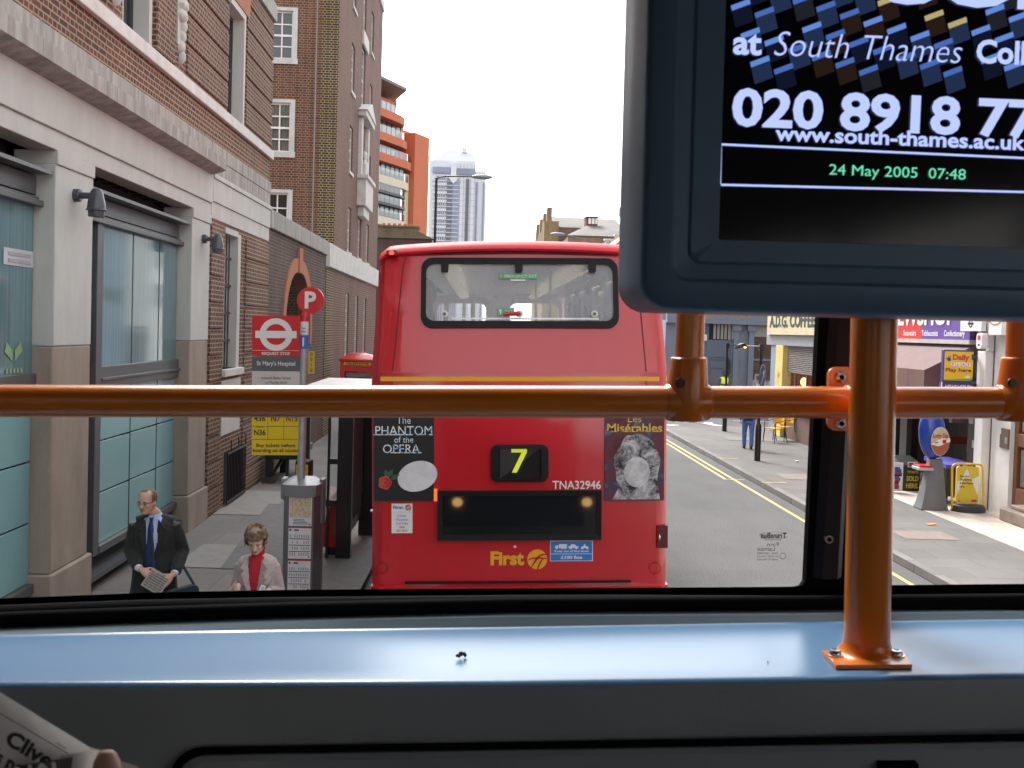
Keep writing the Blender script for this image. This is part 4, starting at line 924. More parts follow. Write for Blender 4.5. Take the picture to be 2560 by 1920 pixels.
n0, n1 = FY(2353, 972, LY), FY(2434, 957, LY); mb = MB(); mb.box(n0.x, n1.x, LY+.01, LY+.11, n0.z-.1, n1.z, 0); text(mb, 'NEWSAGENTS', ((n0.x+n1.x)/2+.03, LY+.004, n0.z-.02), U, V, .1, width=(n1.x-n0.x)*.84, mi=1, weight=.03); mb.box(n0.x-.001, n0.x+.02, LY+.002, LY+.01, n0.z-.1, n1.z, 1); mb.build('strip_board', [MATS['navy_sign_blue'], white], t)
for py_ in (893, 957):
    z = FY(2440, py_, LY).z; mb = MB(); mb.tube([(l1.x, LY+.06, z), (FR-.1, LY+.06, z)], .022, 8); mb.tube([(FR-.3, LY+.06, z), (FR-.27, LY+.06, z)], .09, 14); mb.build('bracket', MATS['navy_sign_blue'], t)

# ================================================================== street furniture, right
def bin_thing():
    a = G(2300, 1228, .126); Y0 = a.y
    l = FY(2252, 1228, Y0); r_ = FY(2297, 1228, Y0); top = FY(2275, 1152, Y0).z
    t = thing('newspaper_bin', 'dark green newspaper bin lettered in yellow beside the shop door', 'bin', ((l.x+r_.x)/2, Y0+.3, .126))
    gm = pm('dark_green_plastic', (.018, .03, .022), .45, var=.2)
    mb = MB(); mb.box(l.x, r_.x+.02, Y0, Y0+.6, .128, top-.1); mb.build('body', gm, t, bevel=.02)
    mb = MB(); mb.add([(l.x-.03, Y0-.03, top-.1), (r_.x+.05, Y0-.03, top-.1), (r_.x+.05, Y0+.63, top-.1), (l.x-.03, Y0+.63, top-.1), (l.x-.02, Y0+.1, top-.04), (r_.x+.03, Y0+.1, top-.04), (r_.x, Y0+.55, top+.06), (l.x, Y0+.55, top+.06)], [(0, 1, 5, 4), (1, 2, 6, 5), (2, 3, 7, 6), (3, 0, 4, 7), (4, 5, 6, 7), (3, 2, 1, 0)]); mb.build('lid', pm('charcoal_lid', (.035, .038, .04), .4), t)
    m2 = MB(); xm = FY(2281, 1200, Y0).x; U, V = (1, 0, 0), (0, 0, 1)
    text(m2, 'SOLD', (xm, Y0-.006, FY(2281, 1202, Y0).z), U, V, .1, width=.27, weight=.04); text(m2, 'HERE.', (xm, Y0-.006, FY(2281, 1220, Y0).z), U, V, .1, width=.28, weight=.04)
    text(m2, 'TICKETS', (xm, Y0-.006, FY(2281, 1183, Y0).z), U, (.0, 0, 1), .05, width=.26, weight=.03)
    m2.build('lettering', pm('yellow_print', (.6, .42, .02), .5), t)
    m3 = MB(); za, zb = FY(2281, 1168, Y0).z, FY(2281, 1155, Y0).z; m3.box(xm-.12, xm+.1, Y0-.008, Y0, za, zb, 0); m3.box(xm-.1, xm+.08, Y0-.012, Y0-.008, (za+zb)/2, zb-.02, 1); m3.box(xm-.1, xm+.08, Y0-.012, Y0-.008, za+.015, za+.05, 1); m3.build('sticker', [white, sign_red], t)
    l2 = FY(2232, 1222, Y0-.25); t2 = thing('poster_board', 'white poster board with red and blue print leaning by the green bin', 'poster', (l2.x+.1, Y0-.2, .126))
    r2 = FY(2256, 1222, Y0-.25); zt = FY(2250, 1157, Y0-.25).z; mb = MB(); mb.box(l2.x-.2, r2.x, Y0-.25, Y0-.22, .15, zt); mb.build('board', white, t2)
    mb = MB()
    rr = random.Random(5)
    for i in range(12):
        z = .2+i*(zt-.3)/12; x0 = l2.x-.15+rr.random()*.1
        mb.box(x0, r2.x-.02-rr.random()*.08, Y0-.256, Y0-.25, z, z+.045, [0, 1, 2, 2][rr.randrange(4)])
    mb.build('print', [sign_red, pm('blue_print', (.05, .1, .4), .5), ink], t2)
bin_thing()
# kiosk with blue oval head
a = G(2340, 1276, .126); KY = a.y
kq = lambda px, py: FY(px, py, KY)
t = thing('lottery_stand', 'grey tapered stand with big blue oval head and oval poster', 'stand', (a.x, KY, .126))
mb = MB(); b0, b1, t0, t1 = kq(2304, 1272), kq(2373, 1276), kq(2327, 1148), kq(2358, 1148)
ringsl = []
for f in [i/10 for i in range(11)]:
    z = .128+(t0.z-.128)*f; k = f**.75
    x0 = b0.x+(t0.x-b0.x)*k; x1 = b1.x+(t1.x-b1.x)*k; dp = .42-.25*k
    ringsl.append([(x0, KY+.02, z), ((x0+x1)/2, KY-.05, z), (x1, KY+.02, z), (x1, KY+dp, z), (x0, KY+dp, z)])
mb.rings(ringsl); mb.build('pedestal', pm('mid_grey_plastic', (.16, .165, .17), .5, var=.08), t, bevel=.01)
hc = kq(2338, 1090); topz = kq(2335, 1020).z; botz = kq(2343, 1152).z
blue_p = pm('bright_blue_plastic', (.015, .06, .36), .25, var=.25, vs=2, coat=.4)
mb = MB(); T = Matrix.Rotation(rad(-5), 4, 'Y'); mb.sphere((kq(2336, 1090).x, KY+.1, (topz+botz)/2), .27, .17, (topz-botz)/2, 24, 16, T=T); mb.build('oval_head', blue_p, t)
oc = kq(2345, 1102); rx_, rz_ = (kq(2369, 1102).x-kq(2322, 1102).x)/2, (kq(2345, 1066).z-kq(2345, 1138).z)/2
mb = MB(); mb.prism([(oc.x+rx_*math.cos(rad(q)), oc.z+rz_*math.sin(rad(q))) for q in range(0, 360, 12)], lambda x, z: (x, KY-.10, z), lambda x, z: (x, KY+.02, z), 0, 1); pa = mb.build('oval_poster', [pm('poster_paper', (.62, .6, .5), .4, var=.3, vs=5, col2=(.4, .42, .2)), blue_p], t)
mb = MB()
mb.poly([(oc.x+rx_*.96*math.cos(rad(q)), KY-.103, oc.z+rz_*.96*math.sin(rad(q))) for q in range(185, 356, 10)], 0)
mb.poly([(oc.x-.18*1.1, KY-.106, oc.z-.06), (oc.x-.03, KY-.106, oc.z-.1), (oc.x+.2, KY-.106, oc.z+.0), (oc.x+.19, KY-.106, oc.z+.07), (oc.x+.02, KY-.106, oc.z+.06)], 1)
for dx in (-.08, .08): mb.box(oc.x+dx-.035, oc.x+dx+.035, KY-.11, KY-.106, oc.z-.04, oc.z+.01+dx*.3, 2)
text(mb, 'Lucky Dip', (oc.x, KY-.106, oc.z+rz_*.25), (1, 0, 0), (0, 0, 1), .085, width=rx_*1.6, weight=.03, mi=2)
mb.build('print', [pm('brown_red_print', (.36, .11, .06), .5), white, sign_red], pa)
mb = MB()
for dx in (-.035, .045): mb.sphere((kq(2343, 1145).x+dx, KY-.07, kq(2343, 1145).z), .014)
mb.build('bolts', chrome, t)
mb = MB(); s0, s1 = kq(2295, 1172), kq(2326, 1164); mb.box(s0.x, s1.x+.05, KY-.05, KY+.3, s0.z-.03, s0.z+.03, 0); mb.box(s0.x+.02, s1.x+.05, KY-.03, KY+.28, s0.z+.03, s0.z+.07, 1); mb.build('side_tray', [alu, sign_red], t, bevel=.01)
# blue cloth table
tb = FX(2390, 1158, 9.75); t = thing('display_table', 'table with speckled blue cloth by the shop door', 'table', (9.85, 20.9, .126))
ct = pm('speckled_blue_cloth', (.06, .06, .34), .8, var=.5, vs=30)
e0, e1 = FY(2352, 1160, 20.7), FY(2428, 1150, 20.7)
mb = MB(); zc = FY(2390, 1156, 20.7).z
mb.add([(e0.x, 20.45, zc-.02), (e1.x-.25, 20.42, zc-.04), (e1.x, 20.7, zc), (e1.x-.1, 21.5, zc+.02), (e0.x, 21.5, zc+.02), (e0.x, 20.45, zc-.1), (e1.x-.25, 20.42, zc-.12), (e1.x, 20.7, zc-.06), (e1.x-.1, 21.5, zc-.06), (e0.x, 21.5, zc-.06)], [(0, 1, 2, 3, 4), (0, 5, 6, 1), (1, 6, 7, 2), (2, 7, 8, 3), (3, 8, 9, 4), (4, 9, 5, 0)]); mb.build('cloth', ct, t)
for x, y in ((e0.x+.06, 20.55), (e1.x-.3, 20.55), (e1.x-.2, 21.4), (e0.x+.06, 21.4)):
    mb = MB(); mb.box(x-.03, x+.03, y-.03, y+.03, .126, zc-.08); mb.build('leg', black, t)
mb = MB(); mb.box(e0.x+.03, e1.x-.27, 20.6, 21.35, .3, zc-.1); mb.build('dark_shelf', pm('dark_stock', (.04, .035, .03), .7, var=.5, vs=10), t)
# swing board
a = G(2418, 1278, .126); SY = a.y; sq = lambda px, py: FY(px, py, SY)
t = thing('pavement_sign', 'yellow swing sign with rounded frame on a black base', 'sign', (a.x, SY, .126))
fr0, fr1, ftp = sq(2380, 1270), sq(2459, 1262), sq(2415, 1160).z
ym = pm('yellow_tube', (.72, .46, .02), .35, var=.05)
rr_ = .1; path = [(fr0.x, SY, .16), (fr0.x-.03, SY, ftp-rr_)]+[(fr0.x-.03+rr_-rr_*math.cos(rad(q)), SY, ftp-rr_+rr_*math.sin(rad(q))) for q in range(15, 91, 15)]+[(fr1.x-.05-rr_+rr_*math.sin(rad(q)), SY, ftp-rr_+rr_*math.cos(rad(q))) for q in range(0, 91, 15)]+[(fr1.x, SY, .16)]
mb = MB(); mb.tube(path, .022, 10); mb.build('frame', ym, t)
p0, p1 = sq(2385, 1258), sq(2448, 1167)
mb = MB(); mb.prism(rrect(p0.x+.02, p1.x, p0.z, p1.z, .05), lambda x, z: (x, SY-.02, z), lambda x, z: (x, SY+.02, z), 0); pn = mb.build('panel', pm('pale_yellow_panel', (.70, .52, .04), .4, var=.06), t)
w0, h0 = p1.x-p0.x-.02, p1.z-p0.z; X0 = p0.x+.02
mb = MB(); mb.poly([(X0+w0*.44, SY-.024, p0.z+h0*.97), (X0+w0*.02, SY-.024, p0.z+h0*.22), (X0+w0*.02, SY-.024, p0.z+h0*.55), (X0+w0*.02, SY-.024, p0.z+h0*.93)][:1]+[(X0+w0*.35, SY-.024, p0.z+h0*.7), (X0+w0*.02, SY-.024, p0.z+h0*.2), (X0+w0*.02, SY-.024, p0.z+h0*.6), (X0+w0*.2, SY-.024, p0.z+h0*.62)], 0)
mb.poly([(X0+w0*.44, SY-.0235, p0.z+h0*.97), (X0+w0*.3, SY-.0235, p0.z+h0*.68), (X0+w0*.62, SY-.0235, p0.z+h0*.68)], 0)
mb.poly([(X0+w0*.62, SY-.0237, p0.z+h0*.68), (X0+w0*.98, SY-.0237, p0.z+h0*.2), (X0+w0*.98, SY-.0237, p0.z+h0*.75), (X0+w0*.75, SY-.0237, p0.z+h0*.68)], 0)
for i, l_ in enumerate(('Buy your', 'Travelcards', '& Bus Passes', 'here')): text(mb, l_, (X0+w0*.14, SY-.028, p0.z+h0*(.72-.095*i)), (1, 0, 0), (0, 0, 1), .036, align='l', weight=.02, mi=1)
mb.box(X0+w0*.7, X0+w0*.92, SY-.03, SY-.02, p0.z+h0*.06, p0.z+h0*.11, 2); mb.box(X0+w0*.12, X0+w0*.2, SY-.03, SY-.02, p0.z+h0*.06, p0.z+h0*.08, 2)
mb.build('print', [white, ink, sign_red], pn)
for x in (X0+w0*.2, X0+w0*.78):
    mb = MB(); mb.box(x-.02, x+.02, SY-.01, SY+.01, p1.z-.01, ftp+.01); mb.build('hook', black, t)
mb = MB(); b0, b1 = sq(2378, 1282).x, sq(2462, 1278).x; bm_ = (b0+b1)/2; hw = (b1-b0)/2
mb.rings([[(bm_+hw*math.cos(rad(q))*k, SY+.25*math.sin(rad(q))*k, z) for q in range(0, 360, 15)] for z, k in ((.127, 1), (.17, 1), (.24, .93), (.26, .85))]); mb.build('base', pm('black_recycled_rubber', (.035, .036, .038), .6, var=.2), t, smooth=30)
# litter
p = G(2328, 1311, .125); mb = MB(Matrix.Translation((p.x, p.y, .131)) @ Matrix.Rotation(.3, 4, 'Z')); mb.add([(-.1, -.05, 0), (.1, -.04, .004), (.1, .05, .012), (-.08, .06, .003)], [(0, 1, 2, 3)]); tag(mb.build('litter', pm('orange_paper', (.6, .25, .07), .7), loc=p), 'flattened scrap of orange paper on the pavement by the kiosk', 'litter')
p = G(1993, 1155, .125); mb = MB(Matrix.Translation((p.x, p.y, .15))); mb.sphere((0, 0, 0), .06, .04, .025, 8, 5); tag(mb.build('litter', white, loc=p), 'small crumpled white scrap on the pavement near the low wall', 'litter')

# sign posts
def sign_post(base, H, lamp_dir, lit, ang, lab, plate):
    x, y = base.x, base.y
    t = thing('sign_post', lab, 'sign post', (x, y, .12), group='black sign posts on the corner pavement')
    mb = MB(); mb.tube([(x, y, .12), (x, y, .98), (x, y, 1.08), (x, y, 1.12)], [.082, .082, .075, .055], 16); mb.build('base_sleeve', black, t, smooth=30)
    mb = MB(); mb.tube([(x, y, 1.1), (x, y, H)], .042, 12); mb.box(x-.06, x+.06, y-.06, y+.06, H-.12, H+.06); mb.build('pole', black, t, bevel=.005)
    mb = MB(); mb.tube([(x, y, H), (x+lamp_dir*.45, y-.0, H+.01)], .018, 8); mb.build('lamp_arm', alu if not lit else black, t)
    mb = MB(); hx_ = x+lamp_dir*.56
    mb.rings([[(hx_+q*1.6*math.cos(rad(a)), y+q*math.sin(rad(a)), H+h-lamp_dir*.5*q*math.cos(rad(a))*.9) for a in range(0, 360, 30)] for q, h in ((.01, .07), (.07, .05), (.1, -.02), (.1, -.04))]); lh = mb.build('lamp_head', black, t, smooth=30)
    mb = MB(); mb.sphere((hx_+lamp_dir*.0, y-.02, H-.06), .11, .08, .045, 12, 6); mb.build('lens', emitm('amber_lamp', (1, .45, .08), 4) if lit else pm('unlit_lens', (.3, .3, .3), .2), lh)
    Rm = Matrix.Rotation(rad(ang), 4, 'Z')
    mb = MB(Matrix.Translation((x, y, H-.78)) @ Rm); mb.prism(disc(0, 0, .31, 30), lambda a, b: (a, -.065, b), lambda a, b: (a, -.05, b), 0, 1)
    for k in range(30):
        t0, t1 = rad(k*12), rad(k*12+12); mb.quad(*[(q*math.cos(u), -.0675, q*math.sin(u)) for q, u in ((.31, t0), (.31, t1), (.285, t1), (.285, t0))], 2)
    mb.poly([(-.16, -.069, -.2), (.03, -.069, .02), (-.06, -.069, .08), (.17, -.069, .17), (.13, -.069, -.07), (.08, -.069, -.03), (-.11, -.069, -.24)], 2)
    mb.build('sign_disc', [pm('sign_blue', (.02, .10, .40), .4) if lit is False else black, black, white], t)
    if plate:
        mb = MB(); mb.box(x-.16, x+.02, y-.06, y-.045, 2.24, 2.46, 0); mb.box(x-.13, x-.01, y-.063, y-.06, 2.31, 2.4, 1); mb.build('parking_plate', [pm('grey_plate', (.5, .5, .5), .5), pm('dark_grey_mark', (.2, .2, .2), .5)], t)
        mb = MB(); mb.box(x-.13, x+.01, y-.06, y-.045, 1.95, 2.2); mb.build('white_notice', white, t)
sign_post(G(1893, 1152), 3.2, -1, False, 60, 'nearer black sign post with round blue arrow disc seen nearly edge on', True)
sign_post(G(1811, 1078), 3.15, 1, True, 93, 'farther black sign post with lit amber lamp over a dark disc', False)
# yellow stacking chairs
def chair(base, lab):
    t = thing('cafe_chair', lab, 'chair', base, M=Matrix.Translation(base) @ Matrix.Rotation(rad(-62), 4, 'Z'), group='yellow metal chairs outside the coffee shop')
    Mx = WM[t.name]; ycm = pm('yellow_chair_seat', (.68, .36, .02), .4, var=.06)
    mb = MB(Mx); mb.prism(rrect(-.22, .22, -.22, .22, .06), lambda a, b: (a, b, .46), lambda a, b: (a, b, .435)); mb.build('seat', ycm, t)
    mb = MB(Mx); mb.rings([[(x, .2+.05*(z-.5)*2-.12*(x/.24)**2*.6, z) for x in [-.24+.04*i for i in range(13)]]+[(x, .22+.05*(z-.5)*2-.12*(x/.24)**2*.6, z) for x in [.24-.04*i for i in range(13)]] for z in (.58, .7, .84)]); mb.build('backrest', ycm, t)
    for sx in (-1, 1):
        mb = MB(Mx); mb.tube([(sx*.25, -.25, 0), (sx*.24, -.22, .45), (sx*.25, -.2, .66), (sx*.26, .0, .68), (sx*.24, .18, .72)], .012, 8); mb.build('armrest', black, t)
        mb = MB(Mx); mb.tube([(sx*.24, .32, 0), (sx*.22, .22, .45), (sx*.22, .24, .84)], .012, 8); mb.build('leg', black, t)
        mb = MB(Mx); mb.tube([(sx*.25, -.25, 0), (sx*.235, -.2, .44)], .013, 8); mb.build('leg', black, t)
p = G(1936, 1106); chair((p.x, p.y, .12), 'nearer yellow and black metal chair by the brown low wall')
chair((p.x+.5, p.y+.65, .12), 'yellow metal chair just behind the other beside the yellow pillar')
# street lamps
lampc = pm('lamp_head_grey', (.3, .31, .34), .4)
def street_lamp(x, y, H, reach, lab, colm, rise=0.):
    t = thing('street_lamp', lab, 'street lamp', (x, y, .12))
    mb = MB(); mb.tube([(x, y, .12), (x, y, 1.5), (x, y, 1.6), (x, y, H)], [.1, .1, .06, .045], 12); mb.build('column', colm, t, smooth=30)
    mb = MB(); s = 1 if reach > 0 else -1
    mb.tube([(x, y, H-.1), (x+s*.08, y, H+.03), (x+s*.3, y, H+.08), (x+reach, y, H+.1+rise)], .024, 8); mb.build('arm', colm, t)
    mb = MB(); cx = x+reach+s*.35; mb.rings([[(cx+s*a*.5, y+w_*math.cos(rad(q)), H+.1+rise+.0+h*math.sin(rad(q))) for q in range(0, 360, 30)] for a, w_, h in ((-.8, .04, .04), (-.5, .12, .08), (.2, .17, .1), (.65, .1, .05), (.75, .02, .02))]); mb.build('lamp_head', lampc, t, smooth=60)
street_lamp(-1.72, 38, 8.95, 1.35, 'tall black street lamp by the brick tower with arm over the road', black)
street_lamp(5.9, 55, 8.3, -1.5, 'grey street lamp reaching left above the red bus roof', pm('grey_column', (.16, .16, .17), .5), .25)

# ================================================================== street furniture, left
# bus stop
BX, BY = -1.74, 10.3
sqx = lambda px, py: FY(px, py, BY)
t = thing('bus_stop', 'silver bus stop pole with red roundel flag, yellow tiles and round P disc', 'bus stop', (BX, BY, .12))
pb_ = sqx(762, 1150).x
mb = MB(); mb.tube([(BX, BY, .12), (BX, BY, sqx(772, 800).z)], .041, 18); mb.build('pole', alu, t, smooth=50)
zc = sqx(773, 793).z; mb = MB(); mb.tube([(BX, BY, zc-.04), (BX, BY, zc+.02), (BX, BY, zc+.06)], [.047, .047, .02], 18); mb.build('red_collar', sign_red, t)
pc = sqx(777, 751); mb = MB(); mb.prism(disc(pc.x, pc.z, .134, 36), lambda x, z: (x, BY-.02, z), lambda x, z: (x, BY+.02, z)); pd_ = mb.build('letter_disc', sign_red, t)
mb = MB(); text(mb, 'P', (pc.x, BY-.024, pc.z-.075), (1, 0, 0), (0, 0, 1), .155, weight=.035); mb.build('letter', white, pd_)
U, V = (1, 0, 0), (0, 0, 1)
f0, f1 = sqx(629, 888).x, sqx(749, 888).x; FWd = f1-f0; fm = (f0+f1)/2
fzt, fz1, fz2, fz3, fzy, fzb = sqx(690, 788).z, sqx(690, 889).z, sqx(690, 926).z, sqx(690, 1000).z, sqx(690, 1010).z, sqx(690, 1136).z
Mf = Matrix.Translation((f1, BY, fzt)) @ Matrix.Rotation(rad(-1.2), 4, 'Y') @ Matrix.Translation((-f1, -BY, -fzt))
mb = MB(Mf); mb.box(f0, f1, BY-.02, BY+.02, fz1, fzt); fl = mb.build('flag', sign_red, t)
mb = MB(Mf); c0 = sqx(690, 835); cx, cz = fm, c0.z
for k in range(40):
    t0, t1 = rad(k*9), rad(k*9+9); mb.quad(*[(cx+q*math.cos(u), BY-.023, cz+q*math.sin(u)) for q, u in ((.163, t0), (.163, t1), (.104, t1), (.104, t0))])
mb.quad((cx-.205, BY-.026, cz-.036), (cx+.205, BY-.026, cz-.036), (cx+.205, BY-.026, cz+.036), (cx-.205, BY-.026, cz+.036))
zs_ = sqx(690, 878).z; mb.quad((f0+.005, BY-.0235, zs_+.011), (f1-.005, BY-.0235, zs_+.011), (f1-.005, BY-.0235, zs_+.014), (f0+.005, BY-.0235, zs_+.014))
text(mb, 'REQUEST STOP', (cx+.0, BY-.024, sqx(690, 888.3).z+.010), U, V, .026, width=.28, weight=.02); mb.build('roundel', white, fl)
mb = MB(Mf); mb.box(f0, f1, BY-.02, BY+.02, fz2, fz1-.004, 0); text(mb, "St Mary's Hospital", (fm, BY-.024, fz2+.055), U, V, .042, width=.38, mi=1, weight=.012); mb.build('stop_name', [pm('dark_grey_sign', (.10, .105, .115), .5), white], fl)
mb = MB(Mf); mb.box(f0, f1, BY-.02, BY+.02, fz3-.02, fz2-.004, 0); text(mb, 'towards Baker Street', (fm, BY-.024, fz2-.082), U, V, .027, width=.3, mi=1); text(mb, 'or Marble Arch', (fm, BY-.024, fz2-.127), U, V, .027, width=.21, mi=1); mb.build('direction_board', [pm('off_white_sign', (.6, .59, .56), .5), ink], fl)
# route tiles
mb = MB(Mf); ya0, ya1 = sqx(624, 1100).x-.0, sqx(744, 1100).x
mb.box(ya0, ya1, BY-.02, BY+.02, fzb, fz3-.024, 0); tl = mb.build('route_tiles', [yellow], fl)
mb = MB(Mf); tw_ = (ya1-ya0)/3; zr0 = sqx(690, 1064).z; zr1 = sqx(690, 1097).z
zr_ = [zr0+.155, zr0+.0, zr1]
for z in zr_: mb.box(ya0+.003, ya1-.003, BY-.0225, BY-.02, z-.0015, z+.0015)
for k in (1, 2): mb.box(ya0+tw_*k-.0015, ya0+tw_*k+.0015, BY-.0225, BY-.02, zr1, zr0+.32)
for k, s_ in enumerate(('436', 'N7', 'N15')): text(mb, s_, (ya0+tw_*(k+.5), BY-.024, zr0+.052), U, V, .052, maxw=.115, weight=.02)
text(mb, 'N36', (ya0+tw_*.5, BY-.024, zr1+.045), U, V, .052, maxw=.115, weight=.02); text(mb, 'night bus', (ya0+tw_*.5, BY-.024, zr1+.118), U, V, .014, width=.07)
text(mb, 'Buy tickets before', ((ya0+ya1)/2, BY-.024, zr1-.075), U, V, .034, width=.385, weight=.012); text(mb, 'boarding on all routes', ((ya0+ya1)/2, BY-.024, zr1-.125), U, V, .034, width=.455, weight=.012); mb.build('route_numbers', ink, tl)
for pyb, w_ in ((858, .12), (980, .12), (1095, .1)):
    z = sqx(760, pyb).z; mb = MB(); mb.tube([(BX-.12, BY+.02, z), (BX+.02, BY, z)], .017, 8); mb.build('clamp', black, t)
# small plates wrapped on the pole
def plate(p0, p1, mats, txts, nm):
    a, b = sqx(*p0), sqx(*p1); mb = MB(); n = 8; r0 = .0425
    for i in range(n):
        u0, u1 = rad(200+140*i/n), rad(200+140*(i+1)/n)
        mb.quad(*[(BX+r0*math.cos(u), BY+r0*math.sin(u), z) for u, z in ((u0, b.z), (u1, b.z), (u1, a.z), (u0, a.z))], 0)
    for s_, f, h in txts: text(mb, s_, (BX-.004, BY-r0-.003, b.z+(a.z-b.z)*f), U, V, h, maxw=.06, mi=1, weight=.02)
    mb.build(nm, mats, t)
plate((765, 804), (765, 837), [white, ink], [('Fare', .45, .014), ('Stage', .2, .014)], 'fare_plate')
plate((765, 838), (765, 872), [pm('plate_blue', (.03, .17, .55), .4), white], [('1', .2, .085)], 'number_plate')
a, b = sqx(780, 878), sqx(794, 935); mb = MB(); mb.box(BX+.042, BX+.105, BY+.0, BY+.02, b.z, a.z, 0)
for k, ch in enumerate('0010'): text(mb, ch, (BX+.074, BY-.004, a.z-.045-k*.054), U, V, .032, mi=1, weight=.01)
mb.build('stop_number_plate', [pm('ochre_plate', (.6, .4, .03), .5), ink], t)
# timetable case round the pole
p0, p1, pt_ = sqx(712, 1250), sqx(797, 1250), sqx(760, 1205)
Wc = p1.x-p0.x; cxx = (p0.x+p1.x)/2-.005
case_m = pm('grey_case_metal', (.15, .16, .175), .4, .3, var=.08)
tt = thing('timetable_case', 'grey timetable case with map and paper sheets below the bus stop flag', 'timetable', (cxx, BY, .12))
zc1 = sqx(755, 1236).z
hw = Wc*.42
mb = MB(); mb.prism([(cxx-hw, BY-.1), (cxx+hw, BY-.1), (cxx+hw+.06, BY+.05), (cxx+hw+.055, BY+.2), (cxx-hw-.02, BY+.2), (cxx-hw-.03, BY+.0)], lambda x, y: (x, y, zc1), lambda x, y: (x, y, .3)); mb.build('body', case_m, tt, bevel=.006)
mb = MB(); zt1 = sqx(755, 1208).z; zt2 = sqx(770, 1193).z
n = 12
ringA = []
for z, g in ((zc1-.005, .0), (zt1, .012), (zt2, -.1)):
    ringA.append([(cxx-hw-.012-g+(2*hw+.024+2*g)*i/n, BY-.105-g-.035*math.sin(math.pi*i/n)*(1 if g > -.05 else .3), z) for i in range(n+1)]+[(cxx+hw+.07+g, BY+.1, z), (cxx-hw-.05-g, BY+.1, z)])
mb.rings(ringA); mb.build('cap', pm('silver_cap', (.26, .27, .29), .5, .2, var=.05), tt, smooth=30)
for s_, x0 in ((-1, cxx-hw-.07), (1, cxx+hw+.03)):
    mb = MB(); mb.box(x0, x0+.05, BY+.02, BY+.17, zc1-.06 if s_ < 0 else zc1-.3, zt2-.02); mb.build('side_wing', case_m if s_ > 0 else MATS['silver_cap'], tt, bevel=.01)
paper = pm('sheet_paper', (.82, .82, .82), .35, var=.04)
mapm, n_, out_ = newmat('street_map')
b_ = nd(n_, 'ShaderNodeBsdfPrincipled'); b_.inputs['Roughness'].default_value = .35
tc_ = nd(n_, 'ShaderNodeTexCoord'); vo = nd(n_, 'ShaderNodeTexVoronoi'); vo.inputs['Scale'].default_value = 70
vo2 = nd(n_, 'ShaderNodeTexVoronoi', feature='DISTANCE_TO_EDGE'); vo2.inputs['Scale'].default_value = 28
n_.links.new(tc_.outputs['Object'], vo.inputs['Vector']); n_.links.new(tc_.outputs['Object'], vo2.inputs['Vector'])
sp = nd(n_, 'ShaderNodeSeparateColor'); n_.links.new(vo.outputs['Color'], sp.inputs[0])
cr_ = nd(n_, 'ShaderNodeValToRGB'); cr_.color_ramp.interpolation = 'CONSTANT'
for p_, c_ in ((0, (.66, .52, .22)), (.35, (.66, .6, .45)), (.62, (.7, .68, .6)), (.78, (.45, .36, .55)), (.86, (.5, .55, .3)), (.94, (.65, .35, .3))):
    e_ = cr_.color_ramp.elements[0] if p_ == 0 else cr_.color_ramp.elements.new(p_); e_.position = p_; e_.color = rgba(c_)
n_.links.new(sp.outputs[0], cr_.inputs[0])
lt = nd(n_, 'ShaderNodeMath', operation='LESS_THAN'); lt.inputs[1].default_value = .04; n_.links.new(vo2.outputs['Distance'], lt.inputs[0])
mxx = nd(n_, 'ShaderNodeMix', data_type='RGBA'); n_.links.new(lt.outputs[0], mxx.inputs[0]); n_.links.new(cr_.outputs[0], mxx.inputs[6]); mxx.inputs[7].default_value = (.7, .6, .3, 1)
n_.links.new(mxx.outputs[2], b_.inputs['Base Color']); n_.links.new(b_.outputs[0], out_.inputs[0])
yq = BY-.104; sh = lambda px, py: FY(px, py, yq)
xa, xb = sh(722, 1300).x, sh(779, 1300).x
navy = pm('navy_print', (.07, .09, .22), .5)
for k, (ta, tb_) in enumerate(((1238, 1315), (1318, 1397), (1400, 1478), (1480, 1560))):
    za, zb = sh(750, ta).z, sh(750, tb_).z
    mb = MB(); mb.quad((xa, yq, zb), (xb, yq, zb), (xb, yq, za), (xa, yq, za), 0); mb.box(xa, xb, yq-.003, yq, za-.008, za, 1); hh = za-zb; ww = xb-xa
    if k == 0: mb.quad((xa+.008, yq-.002, zb+hh*.28), (xb-.008, yq-.002, zb+hh*.28), (xb-.008, yq-.002, za-.02), (xa+.008, yq-.002, za-.02), 2)
    rr = random.Random(k)
    if k == 0:
        for i in range(4): mb.box(xa+ww*.2, xa+ww*(.6+.3*rr.random()), yq-.003, yq-.001, zb+hh*(.06+.05*i), zb+hh*(.075+.05*i), 3)
    else:
        mb.box(xa+ww*.25, xa+ww*.45, yq-.003, yq-.001, za-hh*.12, za-hh*.07, 3); mb.box(xa+ww*.04, xa+ww*.12, yq-.003, yq-.001, za-hh*.12, za-hh*.06, 4)
        for i in range(3): mb.box(xa+ww*.04, xb-ww*.04, yq-.003, yq-.001, zb+hh*(.22+.2*i), zb+hh*(.24+.2*i), 3)
        for i in range(9):
            for j in range(4):
                if rr.random() < .75: mb.box(xa+ww*(.06+.1*i), xa+ww*(.06+.1*i+.055), yq-.0025, yq-.001, zb+hh*(.1+.19*j), zb+hh*(.1+.19*j+.09), 5)
    mb.box(xb-ww*.12, xb-ww*.05, yq-.003, yq-.001, zb+hh*.04, zb+hh*.08, 1)
    mb.build('timetable_sheet', [paper, sign_red, mapm, navy, ink, pm('pale_blue_print', (.42, .45, .52), .5)], tt)
